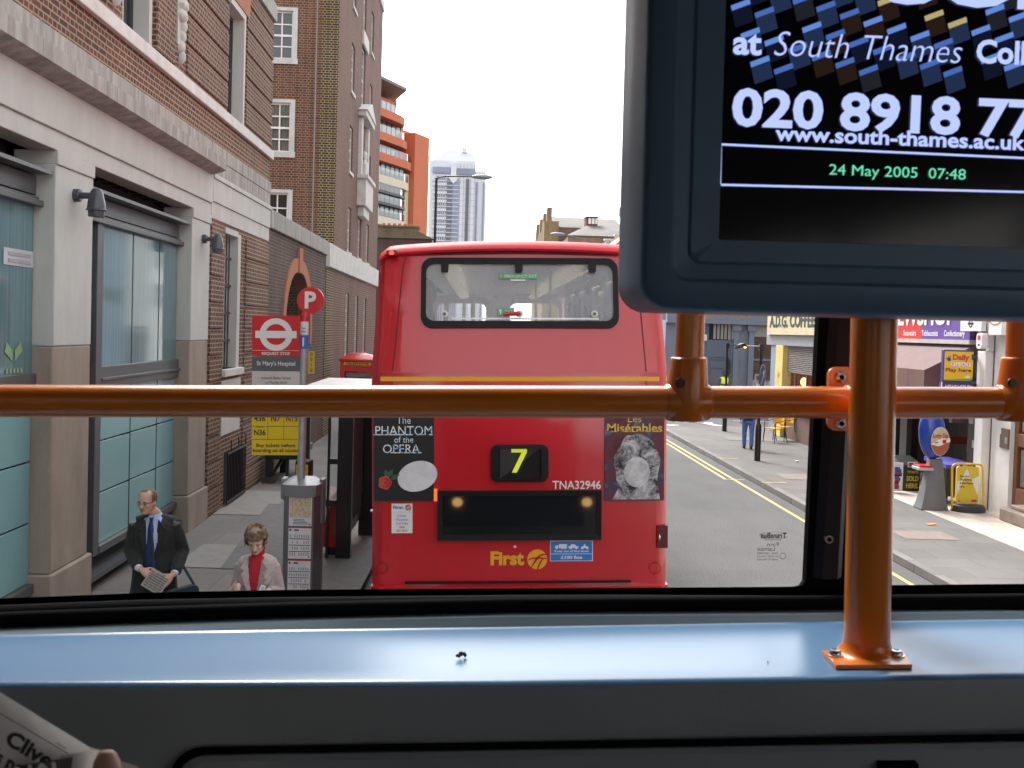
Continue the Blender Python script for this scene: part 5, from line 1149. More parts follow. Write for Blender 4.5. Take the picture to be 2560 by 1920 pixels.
# ticket machine
a = FY(757, 1152, 13.4); t = thing('ticket_machine', 'black roadside ticket machine with yellow front behind the bus stop pole', 'ticket machine', (a.x, 13.4, .12))
mb = MB(); mb.box(a.x-.1, a.x+.1, 13.4, 13.65, .12, a.z); mb.build('case', black, t, bevel=.02)
mb = MB(); mb.box(a.x-.085, a.x+.07, 13.393, 13.4, a.z-.75, a.z-.05, 0); text(mb, 'Bus tickets', (a.x-.01, 13.39, a.z-.12), U, V, .03, maxw=.13, mi=1)
for z in (.25, .3, .38): mb.box(a.x-.03, a.x+.03, 13.388, 13.393, a.z-z, a.z-z+.02, 1)
mb.build('front', [yellow, ink], t)
# black bench by the wall
p = G(676, 1207); t = thing('bench', 'black wooden bench end standing by the brick wall', 'bench', (p.x, p.y, .12))
def bq(px, py): return FY(px, py, p.y)
s0, s1, zb_, zt_ = bq(664, 1140).x, bq(745, 1140).x, bq(700, 1148).z, bq(700, 1133).z
mb = MB(); mb.box(s0, s1, p.y-.06, p.y+1.9, zb_, zt_+.03); mb.build('seat', black, t, bevel=.02)
mb = MB(); mb.box(bq(665, 1150).x, bq(683, 1150).x, p.y-.04, p.y+.1, .2, zb_); l_ = mb.build('leg', black, t); mb = MB(); mb.box(bq(657, 1150).x, bq(690, 1150).x, p.y-.1, p.y+.16, .12, .24); mb.build('foot_block', pm('weathered_black_wood', (.05, .035, .03), .7, var=.3), l_, bevel=.01)
mb = MB(); mb.box(bq(715, 1150).x, bq(723, 1150).x, p.y-.04, p.y+.06, .12, zb_); mb.build('leg', black, t)
mb = MB(); mb.tube([(bq(683, 1180).x, p.y, .3), (bq(700, 1160).x, p.y+.35, .62)], .035, 8); mb.build('brace', black, t)
for y in (p.y+1.5,):
    mb = MB(); mb.box(bq(665, 1150).x, bq(683, 1150).x, y, y+.12, .12, zb_); mb.build('leg', black, t)
    mb = MB(); mb.box(bq(715, 1150).x, bq(723, 1150).x, y, y+.12, .12, zb_); mb.build('leg', black, t)
# bus shelter
SY0, SY1 = 14.55, 16.35
t = thing('bus_shelter', 'black framed glass bus shelter with pale roof and red seat', 'bus shelter', (-2, SY0, .12))
sx = lambda px, py=1200, Y=SY0: FY(px, py, Y)
xb0, xb1 = sx(818).x, sx(882).x
zr = 2.52
mb = MB(); mb.box(sx(770, 950).x, -1.52, SY0-.25, SY1+.1, zr-.06, zr+.08); mb.build('roof', pm('pale_grey_roof', (.5, .49, .48), .5, var=.1), t, bevel=.02)
PP = []
x0, x1 = sx(843).x, sx(880).x
mb = MB(); mb.box(x0, x1, SY0-.03, SY0+.09, .13, zr-.061); mb.build('post', black, t, bevel=.01)
mb = MB(); mb.box(sx(818).x, sx(824).x, SY0-.03, SY0+.03, .13, zr-.061); mb.build('post', black, t)
mb = MB(); x2 = FY(905, 1200, SY1).x; mb.box(x2-.03, -1.58, SY1-.1, SY1, .13, zr-.061); mb.build('post', black, t)
mb = MB(); mb.box(x0-.75, x0-.68, SY1-.08, SY1, .13, zr-.061); mb.build('post', black, t)
for py_ in (1154,): 
    mb = MB(); mb.box(sx(820).x, x0, SY0-.02, SY0+.03, sx(830, 1160).z, sx(830, 1147).z); mb.build('rail', black, t)
mb = MB(); mb.box(sx(800).x, x0, SY0-.025, SY0+.035, sx(830, 1266).z, sx(830, 1250).z); mb.build('rail', black, t)
mb = MB(); mb.quad((sx(822).x, SY0, .5), (x0, SY0, .5), (x0, SY0, zr-.07), (sx(822).x, SY0, zr-.07)); mb.build('end_pane', clear, t)
mb = MB(); mb.box(x1-.1, x1-.03, SY0+.1, SY1-.1, .45, zr-.3, 0); mb.quad((x1-.026, SY0+.16, .6), (x1-.026, SY1-.2, .6), (x1-.026, SY1-.2, zr-.4), (x1-.026, SY0+.16, zr-.4), 1); mb.build('advert_panel', [black, pm('glossy_advert_glass', (.14, .145, .15), .04, var=.1, spec=.9)], t)
mb = MB(); mb.quad((sx(821).x, SY0+.05, .6), (sx(821).x, SY1, .6), (sx(821).x, SY1, zr-.1), (sx(821).x, SY0+.05, zr-.1)); mb.build('back_pane', clear, t)
s0, s1 = FY(808, 1390, SY0+.2), FY(838, 1310, SY0+.2)
mb = MB(); mb.prism([(s0.x, .25), (x0+.02, .25), (x0+.02, .95), (s0.x+.12, .9), (s0.x, .62)], lambda x, z: (x, SY0+.15, z), lambda x, z: (x, SY1-.4, z)); mb.build('seat', pm('red_bench_plastic', (.42, .02, .015), .4, var=.1), t, bevel=.03)
mb = MB(); mb.box(s0.x+.05, x0, SY0+.2, SY0+.3, .12, .26); mb.build('leg', black, t)
# telephone box
TY = 30.6; c = FY(893, 950, TY); t = thing('telephone_box', 'red telephone box behind the bus shelter', 'telephone box', (c.x, TY, .12))
tred = pm('post_red_paint', (.52, .02, .015), .35, var=.08); hw = .45
zt = FY(893, 904, TY).z
mb = MB(); x, y = c.x, TY
for dx in (-1, 1):
    for dy in (0, .9): mb.box(x+dx*hw-.06, x+dx*hw+.06, y+dy-.06, y+dy+.06, .12, zt)
mb.box(x-hw, x+hw, y-.05, y+.95, .12, .6); mb.box(x-hw-.03, x+hw+.03, y-.04, y+.94, zt-.3, zt-.003); mb.build('frame', tred, t, bevel=.01)
mb = MB(); mb.rings([[(x+sx_*(hw+.1)*k, y+.45+sy_*(hw+.1)*k, z) for sx_, sy_ in ((-1, -1), (1, -1), (1, 1), (-1, 1))] for z, k in ((zt, 1), (zt+.07, 1.0), (zt+.09, .9), (zt+.2, .62), (zt+.25, .3))]); mb.build('roof', tred, t, bevel=.02)
z0, z1 = FY(893, 913, TY).z, FY(893, 905, TY).z
mb = MB(); mb.box(x-.4, x+.4, y-.065, y-.04, z0, z1, 0); text(mb, 'TELEPHONE', (x, y-.069, z0+.015), U, V, z1-z0-.03, width=.7, mi=1, weight=.03); mb.build('name_band', [pm('band_yellow', (.62, .40, .03), .5), pm('band_black', (.04, .02, .01), .5)], t)
mb = MB(); mb.quad((x-.39, y-.03, .6), (x+.39, y-.03, .6), (x+.39, y-.03, zt-.3), (x-.39, y-.03, zt-.3)); mb.build('pane', glassm('phone_glass', (.6, .62, .62), 1), t)
mb = MB(); mb.box(x-.3, x-.0, y+.2, y+.24, 1.5, 2.25, 0); mb.box(x+.02, x+.36, y+.2, y+.24, 1.2, 2.0, 1); mb.box(x-.36, x+.36, y+.18, y+.2, zt-.46, zt-.33, 2); mb.build('notices', [pm('lilac_notice', (.4, .38, .6), .6), pm('photo_notice', (.3, .2, .15), .6, var=.5, vs=4), paper], t)

# ================================================================== the red double decker ahead
bus = thing('double_decker_bus', 'red double decker bus seen from behind with yellow stripe and theatre posters', 'bus', M=MBUS)
bred, n_, out_ = newmat('bus_red_paint')
b_ = nd(n_, 'ShaderNodeBsdfPrincipled'); b_.inputs['Base Color'].default_value = (.50, .008, .016, 1); b_.inputs['Roughness'].default_value = .3
b_.inputs['Coat Weight'].default_value = 1.0; b_.inputs['Coat Roughness'].default_value = .08; b_.inputs['Coat IOR'].default_value = 1.52; b_.inputs['Specular IOR Level'].default_value = .3
tc_ = nd(n_, 'ShaderNodeTexCoord'); t1 = nd(n_, 'ShaderNodeTexNoise'); t1.inputs['Scale'].default_value = 1.1; t1.inputs['Detail'].default_value = 3
n_.links.new(tc_.outputs['Object'], t1.inputs['Vector'])
bp_ = nd(n_, 'ShaderNodeBump'); bp_.inputs['Strength'].default_value = .06; bp_.inputs['Distance'].default_value = .06
n_.links.new(t1.outputs['Fac'], bp_.inputs['Height']); n_.links.new(bp_.outputs[0], b_.inputs['Coat Normal'])
t2 = nd(n_, 'ShaderNodeTexNoise'); t2.inputs['Scale'].default_value = 6; t2.inputs['Detail'].default_value = 6
mp_ = nd(n_, 'ShaderNodeMapping'); mp_.inputs['Scale'].default_value = (1, 1, .3); n_.links.new(tc_.outputs['Object'], mp_.inputs[0]); n_.links.new(mp_.outputs[0], t2.inputs['Vector'])
cr_ = nd(n_, 'ShaderNodeValToRGB'); cr_.color_ramp.elements[0].color = (.47, .006, .015, 1); cr_.color_ramp.elements[1].color = (.54, .007, .015, 1)
n_.links.new(t2.outputs['Fac'], cr_.inputs[0]); n_.links.new(cr_.outputs[0], b_.inputs['Base Color'])
mr_ = nd(n_, 'ShaderNodeMapRange'); mr_.inputs['To Min'].default_value = .03; mr_.inputs['To Max'].default_value = .16
n_.links.new(t2.outputs['Fac'], mr_.inputs[0]); n_.links.new(mr_.outputs[0], b_.inputs['Coat Roughness'])
n_.links.new(b_.outputs[0], out_.inputs[0]); MATS['bus_red_paint'] = bred
byel = pm('bus_yellow', (.82, .40, .010), .35, var=.04, coat=.4)
bblk = pm('bus_black_trim', (.011, .011, .012), .5, var=.1, spec=.2)
ZC = BP(1297, 928)[1]           # crease
ZL = BP(1297, 628, .22)[1]      # lip under the roof
def wz(z):                      # half width
    if z < ZC: return 1.262
    return 1.262-.06*(z-ZC)/(4.2-ZC)-.0
def yz(z):                      # rear face leans forward above the crease
    if z < ZC-.02: return 0.0
    return .0+.235*(z-ZC+.02)/(ZL-ZC)
def edge_round(x, z):
    w_ = wz(z); e = max(0, (abs(x)-(w_-.1))/.1); return .07*e*e
REAR = lambda x, z: (x, yz(z)+edge_round(x, z)+.018*(x/1.26)**2, z)
ZB = BP(1297, 1463)[1]-.18
wx0, wz0 = BP(1057, 812, .15); wx1, wz1 = BP(1540, 651, .2)
outer = [(-1.262, ZB), (1.262, ZB), (1.262, ZC)]+[(wz(ZC+(ZL-ZC)*i/8), ZC+(ZL-ZC)*i/8) for i in range(1, 9)]
outer += [(-x, z) for x, z in reversed(outer[3:])]+[(-1.262, ZC)]
hole = rrect(wx0, wx1, wz0, wz1, .09)
cuts = [('y', ZC), ('y', ZC-.02)]+[('x', s_*(1.262-.1*k/4)) for s_ in (-1, 1) for k in range(1, 5)]+[('x', .2*k) for k in range(-5, 6)]+[('y', ZC+.15*i) for i in range(1, 7)]
mb = MB(MBUS); mb.holed(outer, [hole], REAR, 0, cuts); mb.build('rear_panel', bred, bus, smooth=30)
# side skins, roof, front
mb = MB(MBUS)
prof = [(1.262, ZB), (1.262, ZC)]+[(wz(ZC+(ZL-ZC)*i/6), ZC+(ZL-ZC)*i/6) for i in range(1, 7)]
for s_ in (-1, 1):
    ys = [.088, 2.0, 3.6, 5.2, 6.8, 8.4, 10.2]
    z1, z2 = 3.22, 4.02
    def sp_(y0, y1, za, zb):
        zs = sorted([za, zb]+[q for q in (ZC,) if za < q < zb])
        for a, b in zip(zs, zs[1:]):
            mb.quad((s_*wz(a), max(y0, yz(a)+.088 if y0 < .1 else y0), a), (s_*wz(a), y1, a), (s_*wz(b), y1, b), (s_*wz(b), max(y0, yz(b)+.088 if y0 < .1 else y0), b))
    sp_(.088, 10.2, ZB, z1); sp_(.088, 10.2, z2, ZL)
    for i, y in enumerate(ys): 
        sp_(y, y+(.5 if i == 0 else .14), z1, z2)
mb.build('side_skin', bred, bus, smooth=30)
mb = MB(MBUS)
for s_ in (-1, 1):
    for a, b in ((.6, 2.0), (2.14, 3.6), (3.74, 5.2), (5.34, 6.8), (6.94, 8.4), (8.54, 10.2)):
        mb.quad((s_*(wz(3.22)-.01), a, 3.22), (s_*(wz(3.22)-.01), b, 3.22), (s_*(wz(4.02)-.01), b, 4.02), (s_*(wz(4.02)-.01), a, 4.02))
mb.build('side_windows', glassm('bus_side_glass', (.9, .92, .93), 1), bus)
ZT = BP(1297, 600, .35)[1]
def roofz(x, top, w_=1.205): 
    k = abs(x)/w_; return top-.05*k*k-.045*max(0, (k-.93)/.07)**2
mb = MB(MBUS); xs = [-1.205+2.41*i/40 for i in range(41)]
rows = []
for y, dz, wsc in ((.225, -.0, 1), (.185, .005, 1.0), (.17, .03, 1.005), (.19, .075, 1.0), (.24, .12, .995), (.33, .15, .985), (.6, .165, .975), (2.5, .17, .97), (9.8, .17, .97), (10.3, .10, .96), (10.45, -.1, .95)):
    rows.append([(x*wsc, y+.05*(abs(x)/1.205)**4, roofz(x, ZL)+dz*((ZT-ZL)/.165 if dz > 0 else 1)) for x in xs])
mb.rings(rows, closed=False, caps=False); mb.build('roof', pm('bus_roof_sky_red', (.62, .03, .045), .5, var=.1, vs=4, spec=.25), bus, smooth=35)  # bus red made paler, for sky light on the upturned roof
mb = MB(MBUS); mb.rings([[(x*.99, .228+.05*(abs(x)/1.205)**4+.0, roofz(x, ZL)-.003) for x in xs], [(x*.99, .24+.05*(abs(x)/1.205)**4, roofz(x, ZL)-.05-.0) for x in xs]], closed=False, caps=False); mb.build('roof_lip_shade', pm('dark_red_lip_shade', (.10, .004, .006), .5), bus)  # dark red band painted for the shade under the roof lip
# front end and inner deck
inner_w = pm('bus_inner_lining', (.76, .75, .74), .5, var=.05)
mb = MB(MBUS)
mb.holed([(-1.2, 2.3), (1.2, 2.3), (1.2, ZL+.1), (-1.2, ZL+.1)], [rrect(-1.12, -.22, 3.15, 3.93, .12), rrect(.22, 1.12, 3.15, 3.93, .12)], lambda x, z: (x, 10.3, z)); mb.build('front_wall', inner_w, bus)
mb = MB(MBUS); mb.box(-1.22, 1.22, .45, 10.25, 2.3, 2.36); mb.build('deck_floor', pm('deck_floor', (.08, .08, .1), .7), bus)
mb = MB(MBUS); mb.rings([[(x*.97, y, roofz(x, ZL)-.02) for x in xs] for y in (.32, 10.25)], closed=False, caps=False); mb.build('ceiling', inner_w, bus, smooth=40)
for s_ in (-1, 1):
    mb = MB(MBUS)
    mb.rings([[(s_*(.62+.12*math.cos(rad(a))*.8), y, ZL-.09-.05*math.sin(rad(a))) for a in range(0, 181, 30)] for y in (.9, 9.6)], closed=False, caps=False); mb.build('ceiling_light', pm('cream_light_cover', (.80, .72, .5), .4, emit=.06, var=0), bus)
    for y in (.6, 2.05, 3.65, 5.25, 6.85, 8.45):
        mb = MB(MBUS); mb.tube([(s_*1.19, y, 3.2), (s_*1.19, y, 3.95), (s_*1.1, y, ZL-.1)], .045, 8); mb.build('window_pillar', pm('blue_grey_lining', (.22, .26, .33), .5), bus)
    mb = MB(MBUS); mb.tube([(s_*.42, 2.4, 2.4), (s_*.42, 2.4, ZL-.03)], .018, 8); mb.build('grab_rail', pm('pale_yellow_rail', (.55, .5, .3), .4), bus)
    mb = MB(MBUS); mb.tube([(s_*.42, 5.2, 2.4), (s_*.42, 5.2, ZL-.03)], .018, 8); mb.build('grab_rail', MATS['pale_yellow_rail'], bus)
mb = MB(MBUS); mb.box(-1.2, 1.2, .34, .37, 2.4, wz0-.02); mb.build('rear_lining', inner_w, bus)
mb = MB(MBUS); mb.box(-.24, .24, 10.18, 10.2, 3.2, 3.62); mb.build('notice', pm('pale_blue_notice', (.36, .42, .6), .6), bus)
# rear window
mb = MB(MBUS)
o_, i_ = rrect(wx0-.015, wx1+.015, wz0-.025, wz1+.02, .1, 8), rrect(wx0+.028, wx1-.028, wz0+.035, wz1-.035, .07, 8)
def off(p, d): q = REAR(*p); return (q[0], q[1]-d, q[2])
for lo, hi, d0, d1 in ((o_, i_, .022, .022), (o_, o_, -.01, .022), (i_, i_, .022, -.03)):
    for k in range(len(o_)):
        j = (k+1) % len(o_); mb.quad(off(lo[k], d0), off(lo[j], d0), off(hi[j], d1), off(hi[k], d1))
rw = mb.build('rear_window', bblk, bus, smooth=30)
mb = MB(MBUS); mb.poly([off(p, 0.0) for p in rrect(wx0+.02, wx1-.02, wz0+.03, wz1-.03, .07, 6)]); mb.build('pane', glassm('dusty_sky_veil_glass', (.92, .94, .95), 1.0, veil=.27, veilcol=(.8, .82, .86)), rw)  # veil paints thin dirt and the sky's reflection over the raked pane
for px in (1112, 1297, 1480):
    x, za = BP(px, 655, .2); _, zb = BP(px, 682, .2)
    mb = MB(MBUS); mb.prism([(x-.036, za+.01), (x-.03, zb+.01), (x-.02, zb), (x+.02, zb), (x+.03, zb+.01), (x+.036, za+.01)], lambda a, b: off((a, b), .034), lambda a, b: off((a, b), .002)); mb.build('hinge', bblk, rw, bevel=.004)
for px in (1112, 1298, 1484):
    x, z = BP(px, 785, .17); mb = MB(MBUS); q = off((x, z), .0)
    mb.tube([q, (q[0], q[1]-.02, q[2])], .03, 16, 0); mb.tube([(q[0], q[1]-.02, q[2]), (q[0], q[1]-.035, q[2])], .014, 10, 1); mb.build('catch', [white, pm('grey_knob', (.12, .12, .13), .3)], rw)
xa, za = BP(1257, 786, .17); xb, zb = BP(1296, 784, .17)
mb = MB(MBUS); mb.tube([off((xa, za), .05), off((xa+.03, za), .045), off((xb, zb), .045)], [.012, .016, .02], 10); mb.build('red_handle', sign_red, rw)
def ins(px0, py0, px1, py1, yl=.17): 
    a = BP(px0, py1, yl); b = BP(px1, py0, yl); return a[0], b[0], a[1], b[1]
U3 = (1, 0, 0); V3 = Vector((0, .235/(ZL-ZC), 1)).normalized()
x0, x1, z0, z1 = ins(1247, 684, 1345, 697, .19)
green = pm('exit_green', (.10, .36, .18), .5)
mb = MB(MBUS); mb.quad(off((x0, z0), .004), off((x1, z0), .004), off((x1, z1), .004), off((x0, z1), .004), 0); q = off(((x0+x1)/2+.02, z0+.010), .007); text(mb, 'EMERGENCY EXIT', q, U3, V3, .026, width=(x1-x0)*.82, mi=1, weight=.01); q = off((x0+.02, z0+.01), .007); text(mb, '1', q, U3, V3, .026, mi=1)
mb.quad(off((x0+.1, z0-.02), .004), off((x1-.11, z0-.02), .004), off((x1-.11, z0-.004), .004), off((x0+.1, z0-.004), .004), 1); mb.build('exit_sticker', [green, pm('pale_sticker', (.66, .72, .68), .5)], rw)
x0, x1, z0, z1 = ins(1244, 770, 1285, 788, .17)
mb = MB(MBUS); xm = x0+.045; mb.quad(off((x0, z0), .004), off((xm, z0), .004), off((xm, z1), .004), off((x0, z1), .004), 0); mb.quad(off((xm+.008, z0+.025), .004), off((x1, z0+.025), .004), off((x1, z1), .004), off((xm+.008, z1), .004), 0)
xc = (x0+xm)/2
for pts in ([(-.005, .008), (.005, .008), (.005, .04), (-.005, .04)], [(-.016, .034), (.016, .034), (0, .055)]): mb.poly([off((xc+a, z0+b), .007) for a, b in pts], 1)
q = off(((xm+x1)/2, z0+.035), .007); text(mb, 'to open', q, U3, V3, .014, mi=1, maxw=.07); mb.build('arrow_sticker', [green, MATS['pale_sticker']], rw)
x0, x1, z0, z1 = ins(1130, 795, 1495, 798.5, .16)
mb = MB(MBUS); mb.quad(off((x0, z0), .004), off((x1, z0), .004), off((x1, z1), .004), off((x0, z1), .004)); mb.build('silver_strip', pm('white_strip', (.8, .8, .8), .3), rw)
# seams, stripe
def band(nm, pts0, pts1, mat, d=.003):
    mb = MB(MBUS); n = len(pts0)
    for k in range(n-1): mb.quad(off(pts0[k], d), off(pts0[k+1], d), off(pts1[k+1], d), off(pts1[k], d))
    return mb.build(nm, mat, bus)
N = 30
z0, z1 = BP(1297, 953)[1], BP(1297, 942)[1]
xs2 = [-1.262+2.524*i/N for i in range(N+1)]
band('yellow_stripe', [(x, z0) for x in xs2], [(x, z1) for x in xs2], byel)
zu = BP(1297, 929)[1]; band('crease_strip', [(x, zu-.012) for x in xs2], [(x, zu) for x in xs2], bred, .006)  # thin strip in the body red along the crease
seam = pm('panel_gap', (.07, .004, .006), .6)
for pts in ([(1014, 640), (1007, 665), (1003, 700), (995, 790), (986, 885), (980, 930), (980, 965)], [(1592, 700), (1603, 780), (1611, 870), (1616, 929), (1616, 965)]):
    P_ = [BP(px, py, .2*max(0, (930-py))/300) for px, py in pts]; band('panel_seam', [(x-.005, z) for x, z in P_], [(x+.005, z) for x, z in P_], seam, .002)
# top lamps
for s_ in (-1, 1):
    x, z = BP(980, 633, .21); x = abs(x)*s_
    mb = MB(MBUS); q = (x, .172, z+.0); mb.box(q[0]-.04, q[0]+.04, q[1]-.015, q[1]+.05, q[2]-.025, q[2]+.025); l_ = mb.build('marker_lamp', pm('dark_red_lamp', (.16, .006, .006), .3), bus, bevel=.006)
    mb = MB(MBUS); mb.sphere((q[0]-.0, q[1]-.014, q[2]), .022, .01, .018); mb.build('lens', emitm('lamp_red_glow', (1, .05, .02), 1.1), l_)
# posters
def poster(px0, py1, px1, ztop, nm, mats):
    a = BP(px0, py1); b = BP(px1, py1); mb = MB(MBUS); mb.box(a[0], b[0], -.012, .03, a[1], ztop); o = mb.build(nm, mats, bus); return a[0], b[0], a[1], ztop, o
pblack = pm('poster_black', (.012, .012, .013), .4, var=.2)
zp = BP(1297, 1020)[1]
x0, x1, z0, z1, o = poster(935, 1252, 1085, zp, 'theatre_poster', pblack)
W_ = x1-x0; xm = (x0+x1)/2; yq = -.016
lett, n_, out_ = newmat('streaked_lettering')
b_ = nd(n_, 'ShaderNodeBsdfPrincipled'); b_.inputs['Roughness'].default_value = .5
tc_ = nd(n_, 'ShaderNodeTexCoord'); t_ = nd(n_, 'ShaderNodeTexNoise'); t_.inputs['Scale'].default_value = 42; n_.links.new(tc_.outputs['Object'], t_.inputs['Vector'])
cr_ = nd(n_, 'ShaderNodeValToRGB'); cr_.color_ramp.elements[0].position = .5; cr_.color_ramp.elements[0].color = (.8, .82, .82, 1); cr_.color_ramp.elements[1].position = .62; cr_.color_ramp.elements[1].color = (.16, .42, .72, 1)
n_.links.new(t_.outputs['Fac'], cr_.inputs[0]); n_.links.new(cr_.outputs[0], b_.inputs['Base Color']); n_.links.new(b_.outputs[0], out_.inputs[0])
mb = MB(MBUS); tp = lambda py: BP(1010, py)[1]
def serif_text(mb, t, x, z, h, width, mi=0, weight=0):
    text(mb, t, (x, yq, z), (1, 0, 0), (0, 0, 1), h, width=width, mi=mi, weight=weight)
px2 = 1/293.
serif_text(mb, 'The', xm, tp(1059), 18*px2, 34*px2); serif_text(mb, 'PHANTOM', xm, tp(1087), 22*px2, 140*px2); serif_text(mb, 'of the', xm, tp(1106), 15*px2, 47*px2); serif_text(mb, 'OPERA', xm-.02, tp(1132), 21*px2, 91*px2)
# feet on the capitals
for py_, h_, xs_ in ((1087, 22, (939, 947, 957, 967, 977, 985, 998, 1007, 1019, 1028, 1048, 1056, 1077)), (1132, 21, (981, 990, 1000, 1010, 1020, 1036, 1049))):
    for px in xs_:
        x = BP(px, py_)[0]; z = tp(py_); mb.quad((x-.018, yq, z-.002), (x+.018, yq, z-.002), (x+.014, yq, z+.008), (x-.014, yq, z+.008))
mb.build('lettering', lett, o)
mb = MB(MBUS); c = BP(1044, 1190); T = Matrix.Rotation(rad(22), 4, 'Y')
for k, (rx_, rz_, y) in enumerate(((.165, .155, yq),)):
    mb.poly([(c[0]+rx_*math.cos(rad(a))*1.0+.03*math.sin(rad(a)), y, c[1]+rz_*math.sin(rad(a))*.85) for a in range(0, 360, 12)])
mb.build('pale_oval', pm('pale_grey_print', (.66, .65, .68), .5, var=.2, vs=5), o)
mb = MB(MBUS); c = BP(963, 1206)
mb.poly([(c[0]+.055*math.cos(rad(a))*(1+.08*math.cos(rad(a*5))), yq-.002, c[1]+.058*math.sin(rad(a))*(1+.08*math.cos(rad(a*5)))) for a in range(0, 360, 8)], 0)
for k, rr_ in enumerate((.042, .028, .014)):
    mb.poly([(c[0]+.006*(-1)**k+rr_*math.cos(rad(a))*(1+.1*math.cos(rad(a*3+k*50))), yq-.003-.001*k, c[1]+rr_*math.sin(rad(a))) for a in range(0, 360, 15)], 1+(k % 2) if k else 1)
for a0, ln in ((60, .09), (85, .07), (30, .1)):
    d = Vector((math.cos(rad(a0)), math.sin(rad(a0)))); nn = Vector((-d.y, d.x)); q0 = Vector(c)+d*.045
    mb.poly([(q.x, yq-.001, q.y) for q in (q0, q0+d*ln*.5+nn*.022, q0+d*ln, q0+d*ln*.5-nn*.022)], 3)
mb.build('red_flower', [pm('rose_red', (.5, .07, .05), .5), pm('rose_deep', (.34, .03, .03), .5), MATS['rose_red'], pm('leaf_dark_green', (.04, .10, .06), .5)], o)
# right poster: plain mottled stand-in for the picture, title kept
pmat, n_, out_ = newmat('mottled_poster')
b_ = nd(n_, 'ShaderNodeBsdfPrincipled'); b_.inputs['Roughness'].default_value = .4
tc_ = nd(n_, 'ShaderNodeTexCoord'); t_ = nd(n_, 'ShaderNodeTexNoise'); t_.inputs['Scale'].default_value = 4; t_.inputs['Detail'].default_value = 6; n_.links.new(tc_.outputs['Object'], t_.inputs['Vector'])
cr_ = nd(n_, 'ShaderNodeValToRGB')
for p_, c_ in ((0.3, (.012, .01, .015)), (.45, (.14, .02, .03)), (.55, (.04, .035, .08)), (.72, (.30, .28, .38))):
    e_ = cr_.color_ramp.elements[0] if p_ == .3 else cr_.color_ramp.elements.new(p_); e_.position = p_; e_.color = rgba(c_)
cr_.color_ramp.elements[-1].color = (.30, .28, .38, 1)
n_.links.new(t_.outputs['Fac'], cr_.inputs[0]); n_.links.new(cr_.outputs[0], b_.inputs['Base Color']); n_.links.new(b_.outputs[0], out_.inputs[0])
x0, x1, z0, z1, o = poster(1511, 1251, 1659, zp, 'theatre_poster', pmat)
xm = (x0+x1)/2
mb = MB(MBUS)
serif_text(mb, 'Les', xm, BP(1590, 1055)[1], 17*px2, 34*px2); serif_text(mb, 'Misérables', xm, BP(1590, 1079)[1], 20*px2, 138*px2, weight=.02)
for px in (1520, 1532, 1543, 1553, 1563, 1573, 1585, 1598, 1610, 1618, 1632, 1645):
    x, z = BP(px, 1079); mb.quad((x-.014, yq, z-.002), (x+.014, yq, z-.002), (x+.011, yq, z+.006), (x-.011, yq, z+.006))
mb.build('lettering', pm('gold_yellow_print', (.72, .46, .05), .45, var=.2, vs=30), o)
etch, n_, out_ = newmat('etched_grey_print')
b_ = nd(n_, 'ShaderNodeBsdfPrincipled'); b_.inputs['Roughness'].default_value = .5
tc_ = nd(n_, 'ShaderNodeTexCoord'); t_ = nd(n_, 'ShaderNodeTexNoise'); t_.inputs['Scale'].default_value = 7; t_.inputs['Detail'].default_value = 9; t_.inputs['Roughness'].default_value = .8; t_.inputs['Distortion'].default_value = .5
n_.links.new(tc_.outputs['Object'], t_.inputs['Vector'])
cr_ = nd(n_, 'ShaderNodeValToRGB'); cr_.color_ramp.elements[0].position = .42; cr_.color_ramp.elements[0].color = (.015, .015, .018, 1); cr_.color_ramp.elements[1].position = .6; cr_.color_ramp.elements[1].color = (.62, .61, .64, 1)
n_.links.new(t_.outputs['Fac'], cr_.inputs[0]); n_.links.new(cr_.outputs[0], b_.inputs['Base Color']); n_.links.new(b_.outputs[0], out_.inputs[0])
mb = MB(MBUS); c = BP(1592, 1165)
mb.poly([(c[0]+.195*math.cos(rad(a))*(1+.05*math.sin(rad(a*7))), yq, c[1]+.01+.27*math.sin(rad(a))*(1+.04*math.cos(rad(a*9)))) for a in range(0, 360, 6)], 0)
mb.poly([(xm-.19, yq-.0008, z0+.01), (xm+.22, yq-.0008, z0+.01), (xm+.2, yq-.0008, z0+.13), (xm+.02, yq-.0008, z0+.2), (xm-.14, yq-.0008, z0+.1)], 0)
mb.poly([(c[0]-.0+.11*math.cos(rad(a)), yq-.002, c[1]-.05+.13*math.sin(rad(a))) for a in range(0, 360, 10)], 1)
mb.build('mottled_oval', [etch, pm('pale_grey_wash', (.56, .55, .57), .5, var=.35, vs=14)], o)
# route number box
a = BP(1227, 1204); b = BP(1371, 1111); ia = BP(1246, 1197); ib = BP(1353, 1119)
o_, i_ = rrect(a[0], b[0], a[1], b[1], .06, 6), rrect(ia[0], ib[0], ia[1], ib[1], .035, 6)
mb = MB(MBUS)
for lo, hi, d0, d1 in ((o_, i_, -.03, -.035), (o_, o_, .01, -.03), (i_, i_, -.035, .0)):
    for k in range(len(o_)):
        j = (k+1) % len(o_); mb.quad((lo[k][0], d0, lo[k][1]), (lo[j][0], d0, lo[j][1]), (hi[j][0], d1, hi[j][1]), (hi[k][0], d1, hi[k][1]))
nb = mb.build('number_box', bblk, bus, smooth=30)
mb = MB(MBUS); mb.poly([(x, -.003, z) for x, z in i_], 0); d0 = BP(1250, 1197); d1 = BP(1350, 1120); mb.quad((d0[0], -.008, d0[1]), (d1[0], -.008, d1[1]), (d1[0], -.008, d1[1]+0), (d0[0], -.008, d1[1]), 1)
mb.build('blind', [pm('blind_black', (.01, .01, .01), .25), pm('blind_grey', (.035, .036, .037), .3, coat=.5)], nb)
